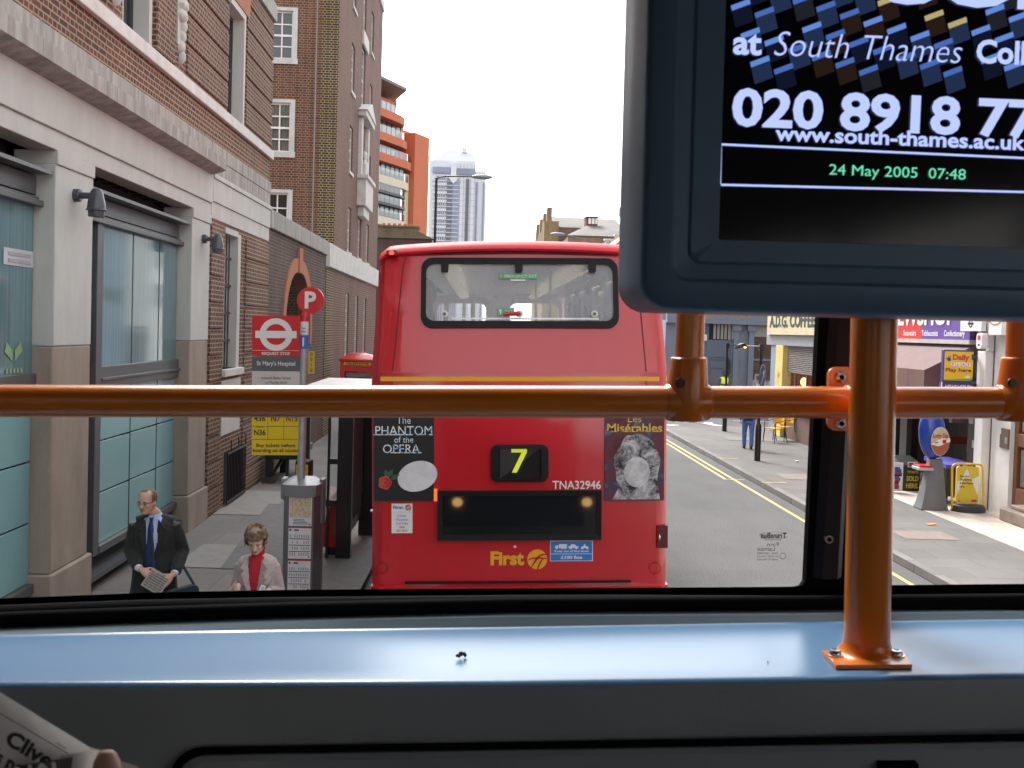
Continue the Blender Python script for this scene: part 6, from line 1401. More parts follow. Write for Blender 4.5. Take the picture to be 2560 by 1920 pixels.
mb = MB(MBUS); z7 = BP(1300, 1181)[1]; h7 = BP(1300, 1122)[1]-z7; xl = BP(1278, 1150)[0]; w7 = BP(1317, 1150)[0]-xl
mb.poly([(xl, -.012, z7+h7), (xl+w7, -.012, z7+h7), (xl+w7, -.012, z7+h7*.86), (xl+w7*.36, -.012, z7), (xl+w7*.04, -.012, z7), (xl+w7*.66, -.012, z7+h7*.85), (xl, -.012, z7+h7*.85)]); mb.build('route_number', pm('fluorescent_yellow', (.62, .72, .02), .4, emit=.12, var=0), nb)
# engine window
a = BP(1094, 1350); b = BP(1503, 1225); ia = BP(1106, 1336); ib = BP(1491, 1238)
mb = MB(MBUS); o_ = [(a[0], a[1]), (b[0], a[1]), (b[0], b[1]), (a[0], b[1])]; i_ = [(ia[0], ia[1]), (ib[0], ia[1]), (ib[0], ib[1]), (ia[0], ib[1])]
for lo, hi, d0, d1 in ((o_, i_, -.035, -.03), (o_, o_, .01, -.035), (i_, i_, -.03, .0)):
    for k in range(4):
        j = (k+1) % 4; mb.quad((lo[k][0], d0, lo[k][1]), (lo[j][0], d0, lo[j][1]), (hi[j][0], d1, hi[j][1]), (hi[k][0], d1, hi[k][1]))
ew = mb.build('engine_window', bblk, bus, smooth=0, bevel=.006)
mb = MB(MBUS); mb.quad(*[(x, -.012, z) for x, z in i_]); mb.build('pane', pm('black_engine_glass', (.008, .009, .009), .03, var=0, spec=.5, coat=.6), ew)
# fleet number, logo, stickers
mb = MB(MBUS); p = BP(1502, 1222); text(mb, 'TNA32946', (p[0], -.004, p[1]), U3, (0, 0, 1), 20*px2, width=121*px2, align='r', weight=.012); mb.build('fleet_number', pm('letter_white', (.8, .78, .76), .4), bus)
mb = MB(MBUS); p = BP(1226, 1411); q = BP(1310, 1411); text(mb, 'First', (p[0], -.004, p[1]), U3, (0, 0, 1), 31*px2, width=q[0]-p[0], align='l', weight=.045)
def swoosh_disc(mb, cx, cz, r, y, m0, m1):
    mb.poly([(cx+r*math.cos(rad(a)), y, cz+r*math.sin(rad(a))) for a in range(0, 360, 10)], m0)
    def s2(pts, w): 
        for (a, b), (c, d), w0, w1 in zip(pts, pts[1:], w, w[1:]):
            t = Vector((c-a, d-b)).normalized(); n = Vector((-t.y, t.x))
            mb.quad((cx+r*(a+n.x*w0), y-.003, cz+r*(b+n.y*w0)), (cx+r*(c+n.x*w1), y-.003, cz+r*(d+n.y*w1)), (cx+r*(c-n.x*w1), y-.003, cz+r*(d-n.y*w1)), (cx+r*(a-n.x*w0), y-.003, cz+r*(b-n.y*w0)), m1)
    s2([(-.62, -.82), (-.25, -.25), (.02, .15), (.3, .4), (.62, .5), (1.05, .45)], [.04, .09, .1, .09, .08, .02]); s2([(-.95, -.1), (-.55, .12), (.0, .14), (.75, .1), (1.03, .1)], [.02, .07, .08, .07, .02]); s2([(.02, -1.0), (.2, -.5), (.42, -.1), (.6, .08)], [.07, .08, .08, .05])
p = BP(1343, 1398); swoosh_disc(mb, p[0], p[1], 25*px2, -.004, 0, 1); mb.build('company_logo', [byel, bred], bus)
a = BP(1375, 1403); b = BP(1482, 1351)
mb = MB(MBUS); mb.box(a[0], b[0], -.004, .01, a[1], b[1], 1); mb.box(a[0]+.006, b[0]-.006, -.007, -.004, a[1]+.006, b[1]-.006, 0); w_, h_ = b[0]-a[0], b[1]-a[1]; zm = a[1]+h_*.36
mb.box(a[0]+.006, b[0]-.006, -.0085, -.007, zm-.002, zm+.002, 1)
text(mb, 'Keep out of bus lanes', (a[0]+w_/2, -.009, zm+h_*.09), U3, (0, 0, 1), h_*.1, width=w_*.8, mi=1, weight=.02); text(mb, '£100 fine', (a[0]+w_/2, -.009, a[1]+h_*.12), U3, (0, 0, 1), h_*.15, width=w_*.5, mi=1, weight=.03)
zi = zm+h_*.28
def wheel2(x, z, r): mb.poly([(x+r*math.cos(rad(q)), -.0095, z+r*math.sin(rad(q))) for q in range(0, 360, 30)], 1)
X = a[0]+w_*.12; mb.box(X+.03, X+.1, -.009, -.007, zi, zi+h_*.2, 1); mb.box(X, X+.026, -.009, -.007, zi, zi+h_*.13, 1)
for d in (.012, .06, .085): wheel2(X+d, zi, .009)
X = a[0]+w_*.43; mb.poly([(X+dx, -.009, zi+dz) for dx, dz in ((0, 0), (.085, 0), (.085, .014), (.066, .018), (.05, .034), (.026, .034), (.014, .018), (0, .014))], 1); wheel2(X+.018, zi, .01); wheel2(X+.066, zi, .01)
X = a[0]+w_*.73; mb.poly([(X+dx, -.009, zi+dz) for dx, dz in ((.008, 0), (.05, 0), (.054, .016), (.036, .016), (.032, .036), (.022, .034), (.018, .016), (.004, .014))], 1); wheel2(X+.008, zi, .011); wheel2(X+.052, zi, .011)
mb.build('bus_lane_sticker', [pm('sticker_blue', (.03, .20, .62), .4), white], bus)
a = BP(979, 1333); b = BP(1031, 1259); w_, h_ = b[0]-a[0], b[1]-a[1]; xm = (a[0]+b[0])/2
mb = MB(MBUS); mb.box(a[0], b[0], -.004, .01, a[1], b[1], 0); blu, rdp = 1, 2
text(mb, 'First', (a[0]+w_*.32, -.007, a[1]+h_*.83), U3, (0, 0, 1), h_*.1, width=w_*.48, mi=1, weight=.03); swoosh_disc(mb, a[0]+w_*.8, a[1]+h_*.87, w_*.15, -.006, 2, 0)
text(mb, 'Transforming travel', (xm, -.007, a[1]+h_*.7), U3, (0, 0, 1), h_*.035, width=w_*.8, mi=3)
for i, l_ in enumerate(('Driver', 'Vacancies', 'Call Free')): text(mb, l_, (xm, -.007, a[1]+h_*(.56-.13*i)), U3, (0, 0, 1), h_*.075, maxw=w_*.8, mi=1)
for i, l_ in enumerate(('0800', '389 4567')): text(mb, l_, (xm, -.007, a[1]+h_*(.17-.115*i)), U3, (0, 0, 1), h_*.07, maxw=w_*.74, mi=2)
mb.build('recruitment_sticker', [white, pm('violet_blue_print', (.10, .12, .5), .5), pm('crimson_print', (.42, .06, .09), .5), pm('pale_violet_print', (.5, .5, .62), .5)], bus)
# lower details
a = BP(1013, 1459); b = BP(1577, 1450); mb = MB(MBUS); mb.box(a[0], b[0], -.02, .01, a[1], b[1]); mb.build('bumper_strip', bblk, bus, bevel=.004)
zb = a[1]-.02; mb = MB(MBUS)
mb.prism([(-1.265, .35), (1.265, .35), (1.265, 0.0), (1.2, -.05), (-1.2, -.05), (-1.265, 0)], lambda x, y: (x, y, zb), lambda x, y: (x, y, .42)); mb.build('bumper', bred, bus, bevel=.02)
a = BP(1643, 1370); b = BP(1664, 1314)
mb = MB(MBUS); mb.box(a[0], 1.263, -.004, .06, a[1], b[1]); ht = mb.build('hatch_recess', pm('hatch_dark', (.11, .006, .008), .5), bus)
mb = MB(MBUS); c = BP(1648, 1344); mb.sphere((c[0], -.01, c[1]), .012, .012, .03); mb.build('latch', chrome, ht)
for px, py in ((1287, 1367), (929, 1276)):
    c = BP(px, py); mb = MB(MBUS); mb.sphere((c[0], 0, c[1]), .013, .008, .011); mb.build('rivet', white, bus)
for px in (955, 1637):
    c = BP(px, 1420); mb = MB(MBUS)
    for k in range(24): 
        t0, t1 = rad(k*15), rad(k*15+15); mb.quad(*[(c[0]+q*math.cos(u), -.002, c[1]+q*math.sin(u)) for q, u in ((.05, t0), (.05, t1), (.045, t1), (.045, t0))])
    mb.build('cover_ring', seam, bus)
for px in (1085, 1511, 1660):
    x = BP(px+(3 if px < 1600 else 0), 1300)[0]
for s_ in (-1, 1):
    for y in (2.6, 8.0):
        mb = MB(MBUS); mb.tube([(s_*1.0, y, .48), (s_*1.255, y, .48)], .48, 28); wl = mb.build('wheel', rubber, bus); mb = MB(MBUS); mb.tube([(s_*1.2, y, .48), (s_*1.265, y, .48)], .28, 20); mb.build('hub', alu, wl)
    c = BP(1085+3 if s_ < 0 else 1509, 1236)
mb = MB(MBUS); a = BP(1085, 1252); b = BP(1093, 1222); mb.box(a[0], b[0], -.02, 0, a[1], b[1]); mb.build('side_lamp', pm('orange_lamp', (.6, .10, .01), .3, emit=.5, var=0), bus)
mb = MB(MBUS); mb.box(-1.2, 1.2, .3, 10, .4, .7); mb.build('chassis', bblk, bus)
# hooded passenger at the left of the rear window
pp = thing('person', 'person in a dark hood seated at the left of the red bus rear window', 'person', M=MBUS, group=None)
mb = MB(MBUS); x, z = BP(1078, 740, .7)
mb.sphere((x-.05, .56, z+.02), .11, .12, .14, 14, 10); mb.tube([(x-.08, .58, z-.05), (x-.08, .58, z-.2), (x-.12, .58, z-.55), (x-.12, .58, 2.45)], [.09, .12, .2, .2], 12); mb.rings([[(x-.02+.14*math.cos(rad(a)), .54+.08*math.sin(rad(a)), z+.05-.03*math.cos(rad(a))) for a in range(0, 360, 30)], [(x-.04+.1*math.cos(rad(a)), .55+.08*math.sin(rad(a)), z+.1-.02*math.cos(rad(a))) for a in range(0, 360, 30)]])
mb.build('body', pm('charcoal_coat', (.03, .032, .035), .8), pp)

# ================================================================== the upper deck we look out of
BCX = OP(2072, 1200, 1.2)[0]; XL, XR = BCX-1.25, BCX+1.25
ZS = -.33
own = thing('bus_upper_deck', 'front end of the upper deck with blue grey shelf and black window frame', 'bus interior', M=MOWN)
plas = pm('sky_tinted_plastic', (.095, .20, .345), .26, var=0, bump=.02, bs=300, coat=0)  # grey moulding with the sky's blue cast put into its colour
plas_d = pm('dark_grey_plastic', (.27, .295, .31), .5, var=.08, vs=3, bump=.06, bs=180)
lin = pm('dark_cabin_lining', (.07, .075, .085), .7, var=.1)
ST = [(-900, 1530, 1612, 1618, 1716), (0, 1494, 1566, 1592, 1710), (370, 1480, 1552, 1584, 1709), (700, 1474, 1541, 1579, 1708), (1280, 1469, 1528, 1572, 1706), (1990, 1465, 1523, 1560, 1697), (2560, 1458, 1517, 1552, 1687), (3300, 1450, 1510, 1543, 1676), (4300, 1440, 1500, 1530, 1660)]
sta = []
for px, ya, yb, yc, yd in ST:
    Cc = OZ(px, yc, ZS); D = OZ(px, yd, ZS); dC = Cc.y
    zb = OP(px, yb, dC+.03)[1]; za = OP(px, ya, dC+.085)[1]
    sta.append((Cc, D, dC, zb, za, OP(px, yb, dC+.03)[0], OP(px, ya, dC+.085)[0]))
mb = MB(MOWN)
def arcpt(D, a): return (D.x, D.y+.009-.009*math.sin(rad(a)) , ZS-.009+.009*math.cos(rad(a)))
def ring(st):
    Cc, D, dC, zb, za, xb_, xa_ = st
    return [(Cc.x, dC+.003, ZS+.0012), (Cc.x, dC+.001, ZS+.0003), (Cc.x, dC-.004, ZS), (D.x, D.y+.04, ZS)]+[arcpt(D, a) for a in (0, 15, 30, 45, 58)]
# refine stations so the shelf bows smoothly
def lerp_st(a, b, t): 
    f = lambda p, q: p+(q-p)*t
    return tuple(f(p, q) for p, q in zip(a, b))
fine = []
for a, b in zip(sta, sta[1:]):
    for k in range(3): fine.append(lerp_st(a, b, k/3))
fine.append(sta[-1])
mb.rings([ring(s_) for s_ in fine], closed=False, caps=False); mb.build('window_shelf', plas, own, smooth=28)
mb = MB(MOWN); mb.rings([[(s_[5], s_[2]+.026, s_[3]), (s_[5], s_[2]+.012, s_[3]-.001), (s_[0].x, s_[2]+.003, ZS+.0012)] for s_ in fine], closed=False, caps=False); mb.build('shelf_upstand', pm('shaded_blue_grey', (.12, .17, .20), .75, var=.04, spec=.15), own, smooth=28)  # shelf moulding, darkened for the shade on its inward face
mb = MB(MOWN)
mb.rings([[arcpt(s_[1], 58), arcpt(s_[1], 72), arcpt(s_[1], 90), (s_[1].x, s_[1].y-.001, ZS-.1), (s_[1].x, s_[1].y+.004, -1.2)] for s_ in fine], closed=False, caps=False); mb.build('front_panel', plas_d, own, smooth=60)
# raised cover below, with its dark shadow gap
dcov = sta[4][1].y
def covz(x): return OP(1280, 1868, dcov)[1]+(x)*.0085
x0, x1 = OP(445, 1900, dcov)[0], XR-.1
o_ = rrect(x0, x1, -1.0, -.386, .028, 6)
mb = MB(MOWN)
def cy(x): return min(s_[1].y for s_ in sta[1:7])-.004
def cov(p, d): return (p[0], cy(p[0])-d, p[1]+(.0085*(p[0])+ OP(1280, 1868, dcov)[1]+.386))
in_ = [(p[0]+(.004 if p[0] < 0 else -.004), p[1]-(.004 if p[1] > -.5 else -.004)) for p in o_]
for k in range(len(o_)):
    j = (k+1) % len(o_); mb.quad(cov(o_[k], -.012), cov(o_[j], -.012), cov(o_[j], .005), cov(o_[k], .005)); mb.quad(cov(o_[k], .005), cov(o_[j], .005), cov(in_[j], .009), cov(in_[k], .009))
mb.poly([cov(p, .009) for p in in_]); cv = mb.build('access_cover', plas_d, own, smooth=50)
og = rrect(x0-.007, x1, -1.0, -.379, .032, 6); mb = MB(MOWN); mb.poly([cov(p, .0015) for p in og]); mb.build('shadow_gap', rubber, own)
p = OP(2240, 1912, cy(0)-.01); mb = MB(MOWN); mb.box(p[0]-.018, p[0]+.018, cy(0)-.018, cy(0)-.005, p[1]-.01+.0, p[1]+.004); mb.build('catch', rubber, cv)
# windscreen frame
DW = 1.205
def W(px, py, d=DW): return OP(px, py, d)
left_hole = [W(40, 1493), W(370, 1480), W(700, 1473), W(1280, 1469), W(1700, 1467), W(1985, 1465), W(2004, 1461), W(2013, 1448), W(2030, 1100), W(2046, 780)]
tx_ = left_hole[-1]; left_hole += [(tx_[0]+.028, .40), (tx_[0]+.02, .44), (tx_[0]-.02, .46), (XL+.2, .46), (XL+.12, .40), (XL+.1, -.25), (XL+.13, W(0, 1496)[1]-.002), (W(-60, 1497)[0], W(0, 1496)[1])]
rb = [W(2116, 1448), W(2122, 1458), W(2135, 1462)]
right_hole = rb+[W(2560, 1458), (XR-.16, W(2560, 1457)[1]), (XR-.1, W(2560, 1457)[1]+.04), (XR-.1, .40), (XR-.16, .46), (W(2150, 780)[0]+.03, .46), (W(2150, 780)[0]+.015, .42), W(2136, 780), W(2126, 1100)]
outer = [(XL, -1.25), (XR, -1.25), (XR, .72), (XL, .72)]
mb = MB(MOWN); mb.holed(outer, [left_hole, right_hole], lambda x, z: (x, DW-.003, z), 0)
for hol in (left_hole, right_hole):
    for k in range(len(hol)):
        j = (k+1) % len(hol); mb.quad((hol[k][0], DW-.003, hol[k][1]), (hol[j][0], DW-.003, hol[j][1]), (hol[j][0], DW+.012, hol[j][1]-.004*(hol[j][1] < -.2)), (hol[k][0], DW+.012, hol[k][1]-.004*(hol[k][1] < -.2)))
wf = mb.build('windscreen_frame', rubber, own, smooth=20)
# ribbed seal along the bottom
mb = MB(MOWN)
pathA = [(s_[6], min(DW-.035, s_[2]+.05), s_[4]-.012) for s_ in fine]; mb.tube(pathA, .012, 10)
pathB = [(s_[5], s_[2]+.03, s_[3]+.008) for s_ in fine]; mb.tube(pathB, .008, 8); 
mb.rings([[(s_[5], s_[2]+.031, s_[3]-.004), (s_[5]+.0, s_[2]+.036, (s_[3]+s_[4])/2), (s_[6], min(DW-.032, s_[2]+.055), s_[4]-.004)] for s_ in fine], closed=False, caps=False); mb.build('bottom_seal', rubber, own, smooth=60)
# pillar trim
mb = MB(MOWN); a, b, c, d = W(2020, 1440, 1.17), W(2050, 780, 1.17), W(2128, 780, 1.17), W(2108, 1440, 1.17)
mb.rings([[(a[0]+.004, 1.165, a[1]), (a[0]+.012, 1.155, a[1]), (d[0]-.012, 1.155, d[1]), (d[0]-.004, 1.165, d[1])], [(b[0]+.004+.025, 1.165, .46), (b[0]+.012+.025, 1.155, .46), (c[0]-.012+.025, 1.155, .46), (c[0]-.004+.025, 1.165, .46)]], closed=False, caps=False); mb.build('pillar_trim', pm('black_pillar_plastic', (.011, .012, .014), .55, spec=.2), own)
mb = MB(MOWN); p = W(2072, 1348, 1.152); mb.tube([(p[0], 1.157, p[1]), (p[0], 1.150, p[1])], .0048, 14, 0); mb.tube([(p[0], 1.1505, p[1]), (p[0], 1.1492, p[1])], .0026, 8, 1); mb.build('pillar_screw', [chrome, rubber], own)
pane_m = glassm('windscreen_glass', (.985, .99, .99), .22)
for k, hol in enumerate((left_hole, right_hole)):
    mb = MB(MOWN); mb.poly([(x, DW+.01, z) for x, z in hol]); pn = mb.build('pane', pane_m, wf)
    mb = MB(MOWN); Um = (-1, 0, 0); sc = 1.215/2560
    q = lambda px, py: (lambda r_: (r_[0], DW+.006, r_[1]))(OP(px+(0 if k == 0 else 262), py, DW+.006))
    text(mb, 'TransBus', q(1934, 1345), Um, (0, 0, 1), 13*sc, width=66*sc, weight=.03, mi=0); text(mb, 'International', q(1932, 1351), Um, (0, 0, 1), 4*sc, width=40*sc, mi=0)
    text(mb, 'Finn', q(1932, 1366), Um, (0, 0, 1), 10*sc, width=29*sc, mi=0); text(mb, 'Lamex', q(1915, 1377), Um, (0, 0, 1), 10*sc, width=45*sc, mi=0)
    for i in range(3): text(mb, ('43R - 001583', 'E11 DOT 178 AS1', 'MADE IN FINLAND')[i], q(1919, 1385+8*i), Um, (0, 0, 1), 4*sc, width=54*sc, mi=0)
    for r0, cpx, cpy, rx_, rz_ in ((0, 1934, 1337, 37, 9),):
        for t0 in list(range(20, 170, 8))+list(range(215, 340, 8)):
            c = q(cpx, cpy); u0, u1 = rad(t0), rad(t0+8)
            mb.quad(*[(c[0]+sc*rx_*e*math.cos(u), c[1], c[2]+sc*(rz_*e*math.sin(u)-2)) for u, e in ((u0, 1), (u1, 1), (u1, .94), (u0, .94))])
    c = q(1957, 1390)
    for t0 in range(0, 360, 20): mb.quad(*[(c[0]+sc*e*math.cos(rad(u)), c[1], c[2]+sc*e*math.sin(rad(u))) for u, e in ((t0, 8), (t0+20, 8), (t0+20, 7), (t0, 7))])
    mb.build('maker_stamp', pm('stamp_black', (.03, .03, .035), .6, var=0), pn)
# rest of the shell
mb = MB(MOWN); mb.box(XL, XR, -8, DW+.05, .62, .74); mb.build('ceiling', lin, own)
mb = MB(MOWN); mb.box(XL, XR, -8, DW, -1.3, -1.2); mb.build('floor', lin, own)
for s_, X in ((1, XL-.04), (-1, XR)):
    mb = MB(MOWN); PS = (lambda X: (lambda u, z, d: (X+.02, u, z)))(X)
    wallgrid(mb, PS, -8, DW+.04, -1.3, .7, [(-1.2, .3, -.3, .4), (-2.8, -1.4, -.3, .4), (-4.4, -3.0, -.3, .4), (-6, -4.6, -.3, .4), (-7.6, -6.2, -.3, .4)], 0.0); mb.build('side_wall', lin, own)
mb = MB(MOWN); mb.box(XL, XR, -8.05, -8, -1.3, .7); mb.build('rear_wall', lin, own)
mb = MB(MOWN); mb.box(XL, XR, DW+.04, DW+.10, -1.0, -.42); mb.box(XL, XR, DW+.04, DW+.1, .5, .76); mb.build('outer_front', bred, own, bevel=.02)
mb = MB(MOWN); mb.box(XL, XR, DW+.04, DW+.095, -3.1, -1.003); mb.build('lower_front', pm('navy_front_paint', (.012, .014, .03), .4), own)
mb = MB(MOWN); mb.box(XL+.1, XR-.1, DW+.1, DW+.12, -2.2, -.95); mb.build('lower_windscreen', win_dark, own)
for px in (1130, 1455):
    # headlamps below us: they show as gold reflections in the engine window of the red bus
    x = (px-1195)/2560*(2*(BUS_Y)-1.3)+.08
    mb = MB(MOWN); mb.sphere((x, DW+.13, .74-3.45), .08, .05, .07, 16, 10); mb.build('headlamp', emitm('headlamp_glow', (1, .55, .2), 2.4), own)

# ------------------------------------------------------------------ orange handrail
orail, n_, out_ = newmat('orange_powder_coat')
b_ = nd(n_, 'ShaderNodeBsdfPrincipled'); b_.inputs['Base Color'].default_value = (.74, .185, .006, 1); b_.inputs['Roughness'].default_value = .3; b_.inputs['Coat Weight'].default_value = .6; b_.inputs['Coat Roughness'].default_value = .16
tc_ = nd(n_, 'ShaderNodeTexCoord'); t_ = nd(n_, 'ShaderNodeTexNoise'); t_.inputs['Scale'].default_value = 220; n_.links.new(tc_.outputs['Object'], t_.inputs['Vector'])
bp_ = nd(n_, 'ShaderNodeBump'); bp_.inputs['Strength'].default_value = .05; bp_.inputs['Distance'].default_value = .001; n_.links.new(t_.outputs['Fac'], bp_.inputs['Height']); n_.links.new(bp_.outputs[0], b_.inputs['Normal'])
n_.links.new(b_.outputs[0], out_.inputs[0])
DR = 1.07
hr = thing('handrail', 'orange tubular handrail running straight across the front window', 'handrail', M=MOWN)
def RP(px, py, d=DR): p = OP(px, py, d); return Vector((p[0], d, p[1]))
a, b = RP(-50, 1002), RP(2600, 1007); dx = (b-a)/(b.x-a.x)
mb = MB(MOWN); mb.tube([a+dx*(XL+.03-a.x), a+dx*(XR-.03-a.x)], .0168, 40); mb.build('rail', orail, hr, smooth=60)
def railz(x): return (a+dx*(x-a.x)).z
def tee(px):
    top, bot = RP(px, 893), RP(px-8, 1052); c = RP(px-3, 970)
    mb = MB(MOWN); rs = []; n = 36; steps = [(0, .0180), (.012, .0186), (.06, .0192), (.3, .0206), (.5, .0218), (.75, .0215), (.93, .0206), (1.0, .0196)]
    for t, r_ in steps:
        p = top.lerp(bot, t); rs.append([p+Vector((r_*math.cos(rad(q*10)), r_*1.0*math.sin(rad(q*10)), 0)) for q in range(n)])
    mb.rings(rs); o = mb.build('tee_clamp', orail, hr, smooth=50, bevel=.0015)
    mb = MB(MOWN); x0_ = c.x; mb.tube([(x0_-.0235, DR, railz(x0_)), (x0_-.021, DR, railz(x0_)), (x0_+.021, DR, railz(x0_)), (x0_+.0235, DR, railz(x0_))], [.0176, .0195, .0195, .0176], 36); mb.build('rail_sleeve', orail, o, smooth=50)
    mb = MB(MOWN); sp = RP(px-22, 958, DR-.0205); mb.tube([sp, sp+Vector((0, -.0015, 0))], .0052, 16, 0); mb.tube([sp+Vector((0, -.0016, 0)), sp+Vector((0, -.003, 0))], .0036, 6, 0); mb.build('set_screw', pm('brown_screw', (.10, .03, .008), .4), o)
    mb = MB(MOWN); t_ = RP(px+8, 700); mb.tube([top+Vector((0, 0, -.004)), top+(t_-top)*3.2], .0151, 32); mb.build('upright_tube', orail, hr, smooth=60)
tee(1722); tee(2551)
# bracket that ties the rail to the pillar
mb = MB(MOWN); p0, p1 = RP(2066, 1076, 1.152), RP(2138, 917, 1.152); mb.prism(rrect(p0.x, p1.x, p0.z, p1.z, .01), lambda x, z: (x, 1.148, z), lambda x, z: (x, 1.154, z)); br = mb.build('wall_bracket', orail, hr, bevel=.001)
mb = MB(MOWN); c = RP(2112, 1006, 1.1); mb.box(c.x-.012, c.x+.014, DR+.006, 1.149, c.z-.013, c.z+.015); mb.tube([(c.x-.011, DR, railz(c.x)), (c.x-.009, DR, railz(c.x)), (c.x+.03, DR, railz(c.x))], [.0172, .0185, .0185], 32); mb.build('bracket_sleeve', orail, br, smooth=50, bevel=.001)
for py_ in (942, 1058):
    q = RP(2101, py_, 1.147); mb = MB(MOWN); mb.sphere(q, .0068, .0045, .0068, 14, 8); mb.tube([q+Vector((0, -.003, 0)), q+Vector((0, -.0049, 0))], .0028, 6, 1); mb.build('bolt', [chrome, rubber], br)
# upright grab pole standing on the shelf
DP = 1.02
pb = OP(2166, 1640, DP); pt = OP(2186, 780, DP)
base = MOWN @ Vector((pb[0], DP, ZS))
gp = thing('grab_pole', 'thick upright orange pole bolted to the shelf in front of the pillar', 'pole', M=MOWN)
mb = MB(MOWN); va, vb = Vector((pb[0], DP, ZS+.003)), Vector((pt[0], DP, pt[1])); dz = (vb-va)/(vb.z-va.z)
mb.tube([va, va+dz*.94], .0227, 40); mb.build('tube', orail, gp, smooth=60)
mb = MB(MOWN); mb.rings([[va+Vector((r_*math.cos(rad(q*10)), r_*math.sin(rad(q*10)), h)) for q in range(36)] for r_, h in ((.029, .0015), (.0262, .0035), (.0243, .007), (.0231, .0115))], caps=False); mb.build('weld', orail, gp, smooth=60)
mb = MB(MOWN); cs_ = [OZ(px, py, ZS+.004) for px, py in ((2089, 1664), (2280, 1662), (2254, 1626), (2054, 1627))]
mb.prism([(q.x, q.y) for q in cs_], lambda x, y: (x, y, ZS+.0045), lambda x, y: (x, y, ZS+.0006)); bpn_ = mb.build('base_plate', orail, gp, bevel=.001)
for px, py in ((2088, 1638), (2241, 1639)):
    q = OZ(px, py, ZS+.0045); mb = MB(MOWN)
    mb.rings([[q+Vector((r_*math.cos(rad(u*15)), r_*math.sin(rad(u*15)), h)) for u in range(24)] for r_, h in ((.0082, .0002), (.0082, .0012), (.0062, .0014), (.006, .0035), (.0045, .0055), (.0028, .0058), (.0026, .004))]); mb.build('bolt', chrome, bpn_, smooth=40)
# crumbs on the shelf
for px, py, r_, lab in ((1153, 1647, .0042, 'bigger dark crumb lying in the middle of the blue shelf'), (1917, 1659, .0016, 'tiny brown crumb on the bright part of the shelf')):
    q = MOWN @ OZ(px, py, ZS); mb = MB(Matrix.Translation(q)); rr = random.Random(2)
    for k in range(9 if r_ > .003 else 2): mb.sphere((rr.uniform(-r_, r_), rr.uniform(-r_, r_)*.7, r_*.5+rr.uniform(0, r_)), r_*rr.uniform(.35, .6), n=7, m=5)
    tag(mb.build('crumb', pm('grey_crumb' if r_ > .003 else 'brown_crumb', (.06, .055, .05) if r_ > .003 else (.15, .08, .04), .8, var=.6, vs=600), loc=q), lab, 'crumb')

# ------------------------------------------------------------------ information screen
MD = .86
o_ = OP(1600, 774, MD)
MM = MOWN @ Matrix.Translation((o_[0], MD, o_[1])) @ Matrix.Rotation(rad(1.1), 4, 'Y')
def MP(px, py, yl=.0): p = inframe(MM, px, py, yl); return p.x, p.z
mon = thing('information_screen', 'navy cased passenger information screen showing white text on black', 'screen', M=MM)
mcase = pm('navy_grey_case', (.10, .185, .28), .38, var=.06, vs=6, bump=.04, bs=300)
MW, MH = .43, .40
sx0, sz0 = MP(1797, 600, .004); sx1 = MW-sx0
def R_(o, y, r_): return [(x, y, z) for x, z in rrect(o, MW-o, o, MH-o, r_, 8)]
mb = MB(MM)
prof = [R_(.004, .145, .024), R_(.0, .142, .027), R_(.0, .1, .027), R_(.0, .008, .027), R_(.0018, .003, .026), R_(.006, .0, .024), R_(.024, -.0008, .016), R_(.0262, .002, .015), R_(.0275, .005, .014), R_(.040, .0065, .012), R_(.0425, .004, .011), [(x, .0045, z) for x, z in rrect(sx0, sx1, sz0, MH-.05, .002, 8)], [(x, .012, z) for x, z in rrect(sx0+.001, sx1-.001, sz0+.001, MH-.051, .002, 8)]]
mb.rings(prof, caps=False); mb.poly([(x, .145, z) for x, z in rrect(.004, MW-.004, .004, MH-.004, .024, 8)]); mb.build('case', mcase, mon, smooth=40)
mb = MB(MM); c = MP(1697, 670, .0); mb.tube([(c[0], .007, c[1]), (c[0], .0055, c[1])], .003, 12); mb.build('case_screw', pm('dark_screw', (.03, .045, .07), .4), mon)
mb = MB(MM); mb.quad((sx0, .0115, sz0), (sx1, .0115, sz0), (sx1, .0115, MH-.05), (sx0, .0115, MH-.05)); scr = mb.build('display', pm('black_display', (.006, .006, .007), .12, var=0, spec=.45), mon)
# picture of stacked blocks along the upper part of the display
cols = {'edge': (.018, .040, .13), 'edge2': (.035, .070, .19), 'cream': (.13, .105, .05), 'red': (.10, .004, .012), 'b1': (.0016, .0022, .006), 'b2': (.0055, .003, .002), 'b3': (.004, .0045, .006), 'b4': (.0045, .008, .020)}
mlist = [emitm('screen_'+k, v, 1.0) for k, v in cols.items()]; keys = list(cols)
mb = MB(MM); rr = random.Random(4); px_m = MD/2560
ztop = MH-.052; zlow = MP(1900, 228, .0115)[1]
for row in range(-3, 9):
    for k in range(-7, 22):
        cx = sx0-.02+k*.0205+row*.009; cz = ztop+.05-row*.0235-k*.0062*.9
        if not (sx0+.008 < cx < sx1-.02 and zlow+.006 < cz < ztop-.012): continue
        if rr.random() < .06: continue
        sz = .0085; ang = rad(22); u = Vector((math.cos(ang), math.sin(ang))); v = Vector((.25, -.97)); q = Vector((cx, cz))
        if q.y+v.y*.019 < zlow: continue
        bi = 4+rr.randrange(4)
        if cx < sx0+.05: bi = rr.choice([4, 7])
        mb.poly([(p.x, .0112-.00002*(row+3), p.y) for p in (q-u*sz, q+u*sz, q+u*sz+v*.019, q-u*sz+v*.019)], bi)
        e = 0 if rr.random() < .55 else 1
        if row == 4 and k > 3: e = 2 if 4 < k < 10 else e
        if k < 3 and row == 4: e = 3
        mb.poly([(p.x, .0108-.00002*(row+3), p.y) for p in (q-u*sz, q+u*sz, q+u*sz+v*.0045, q-u*sz+v*.0045)], e)
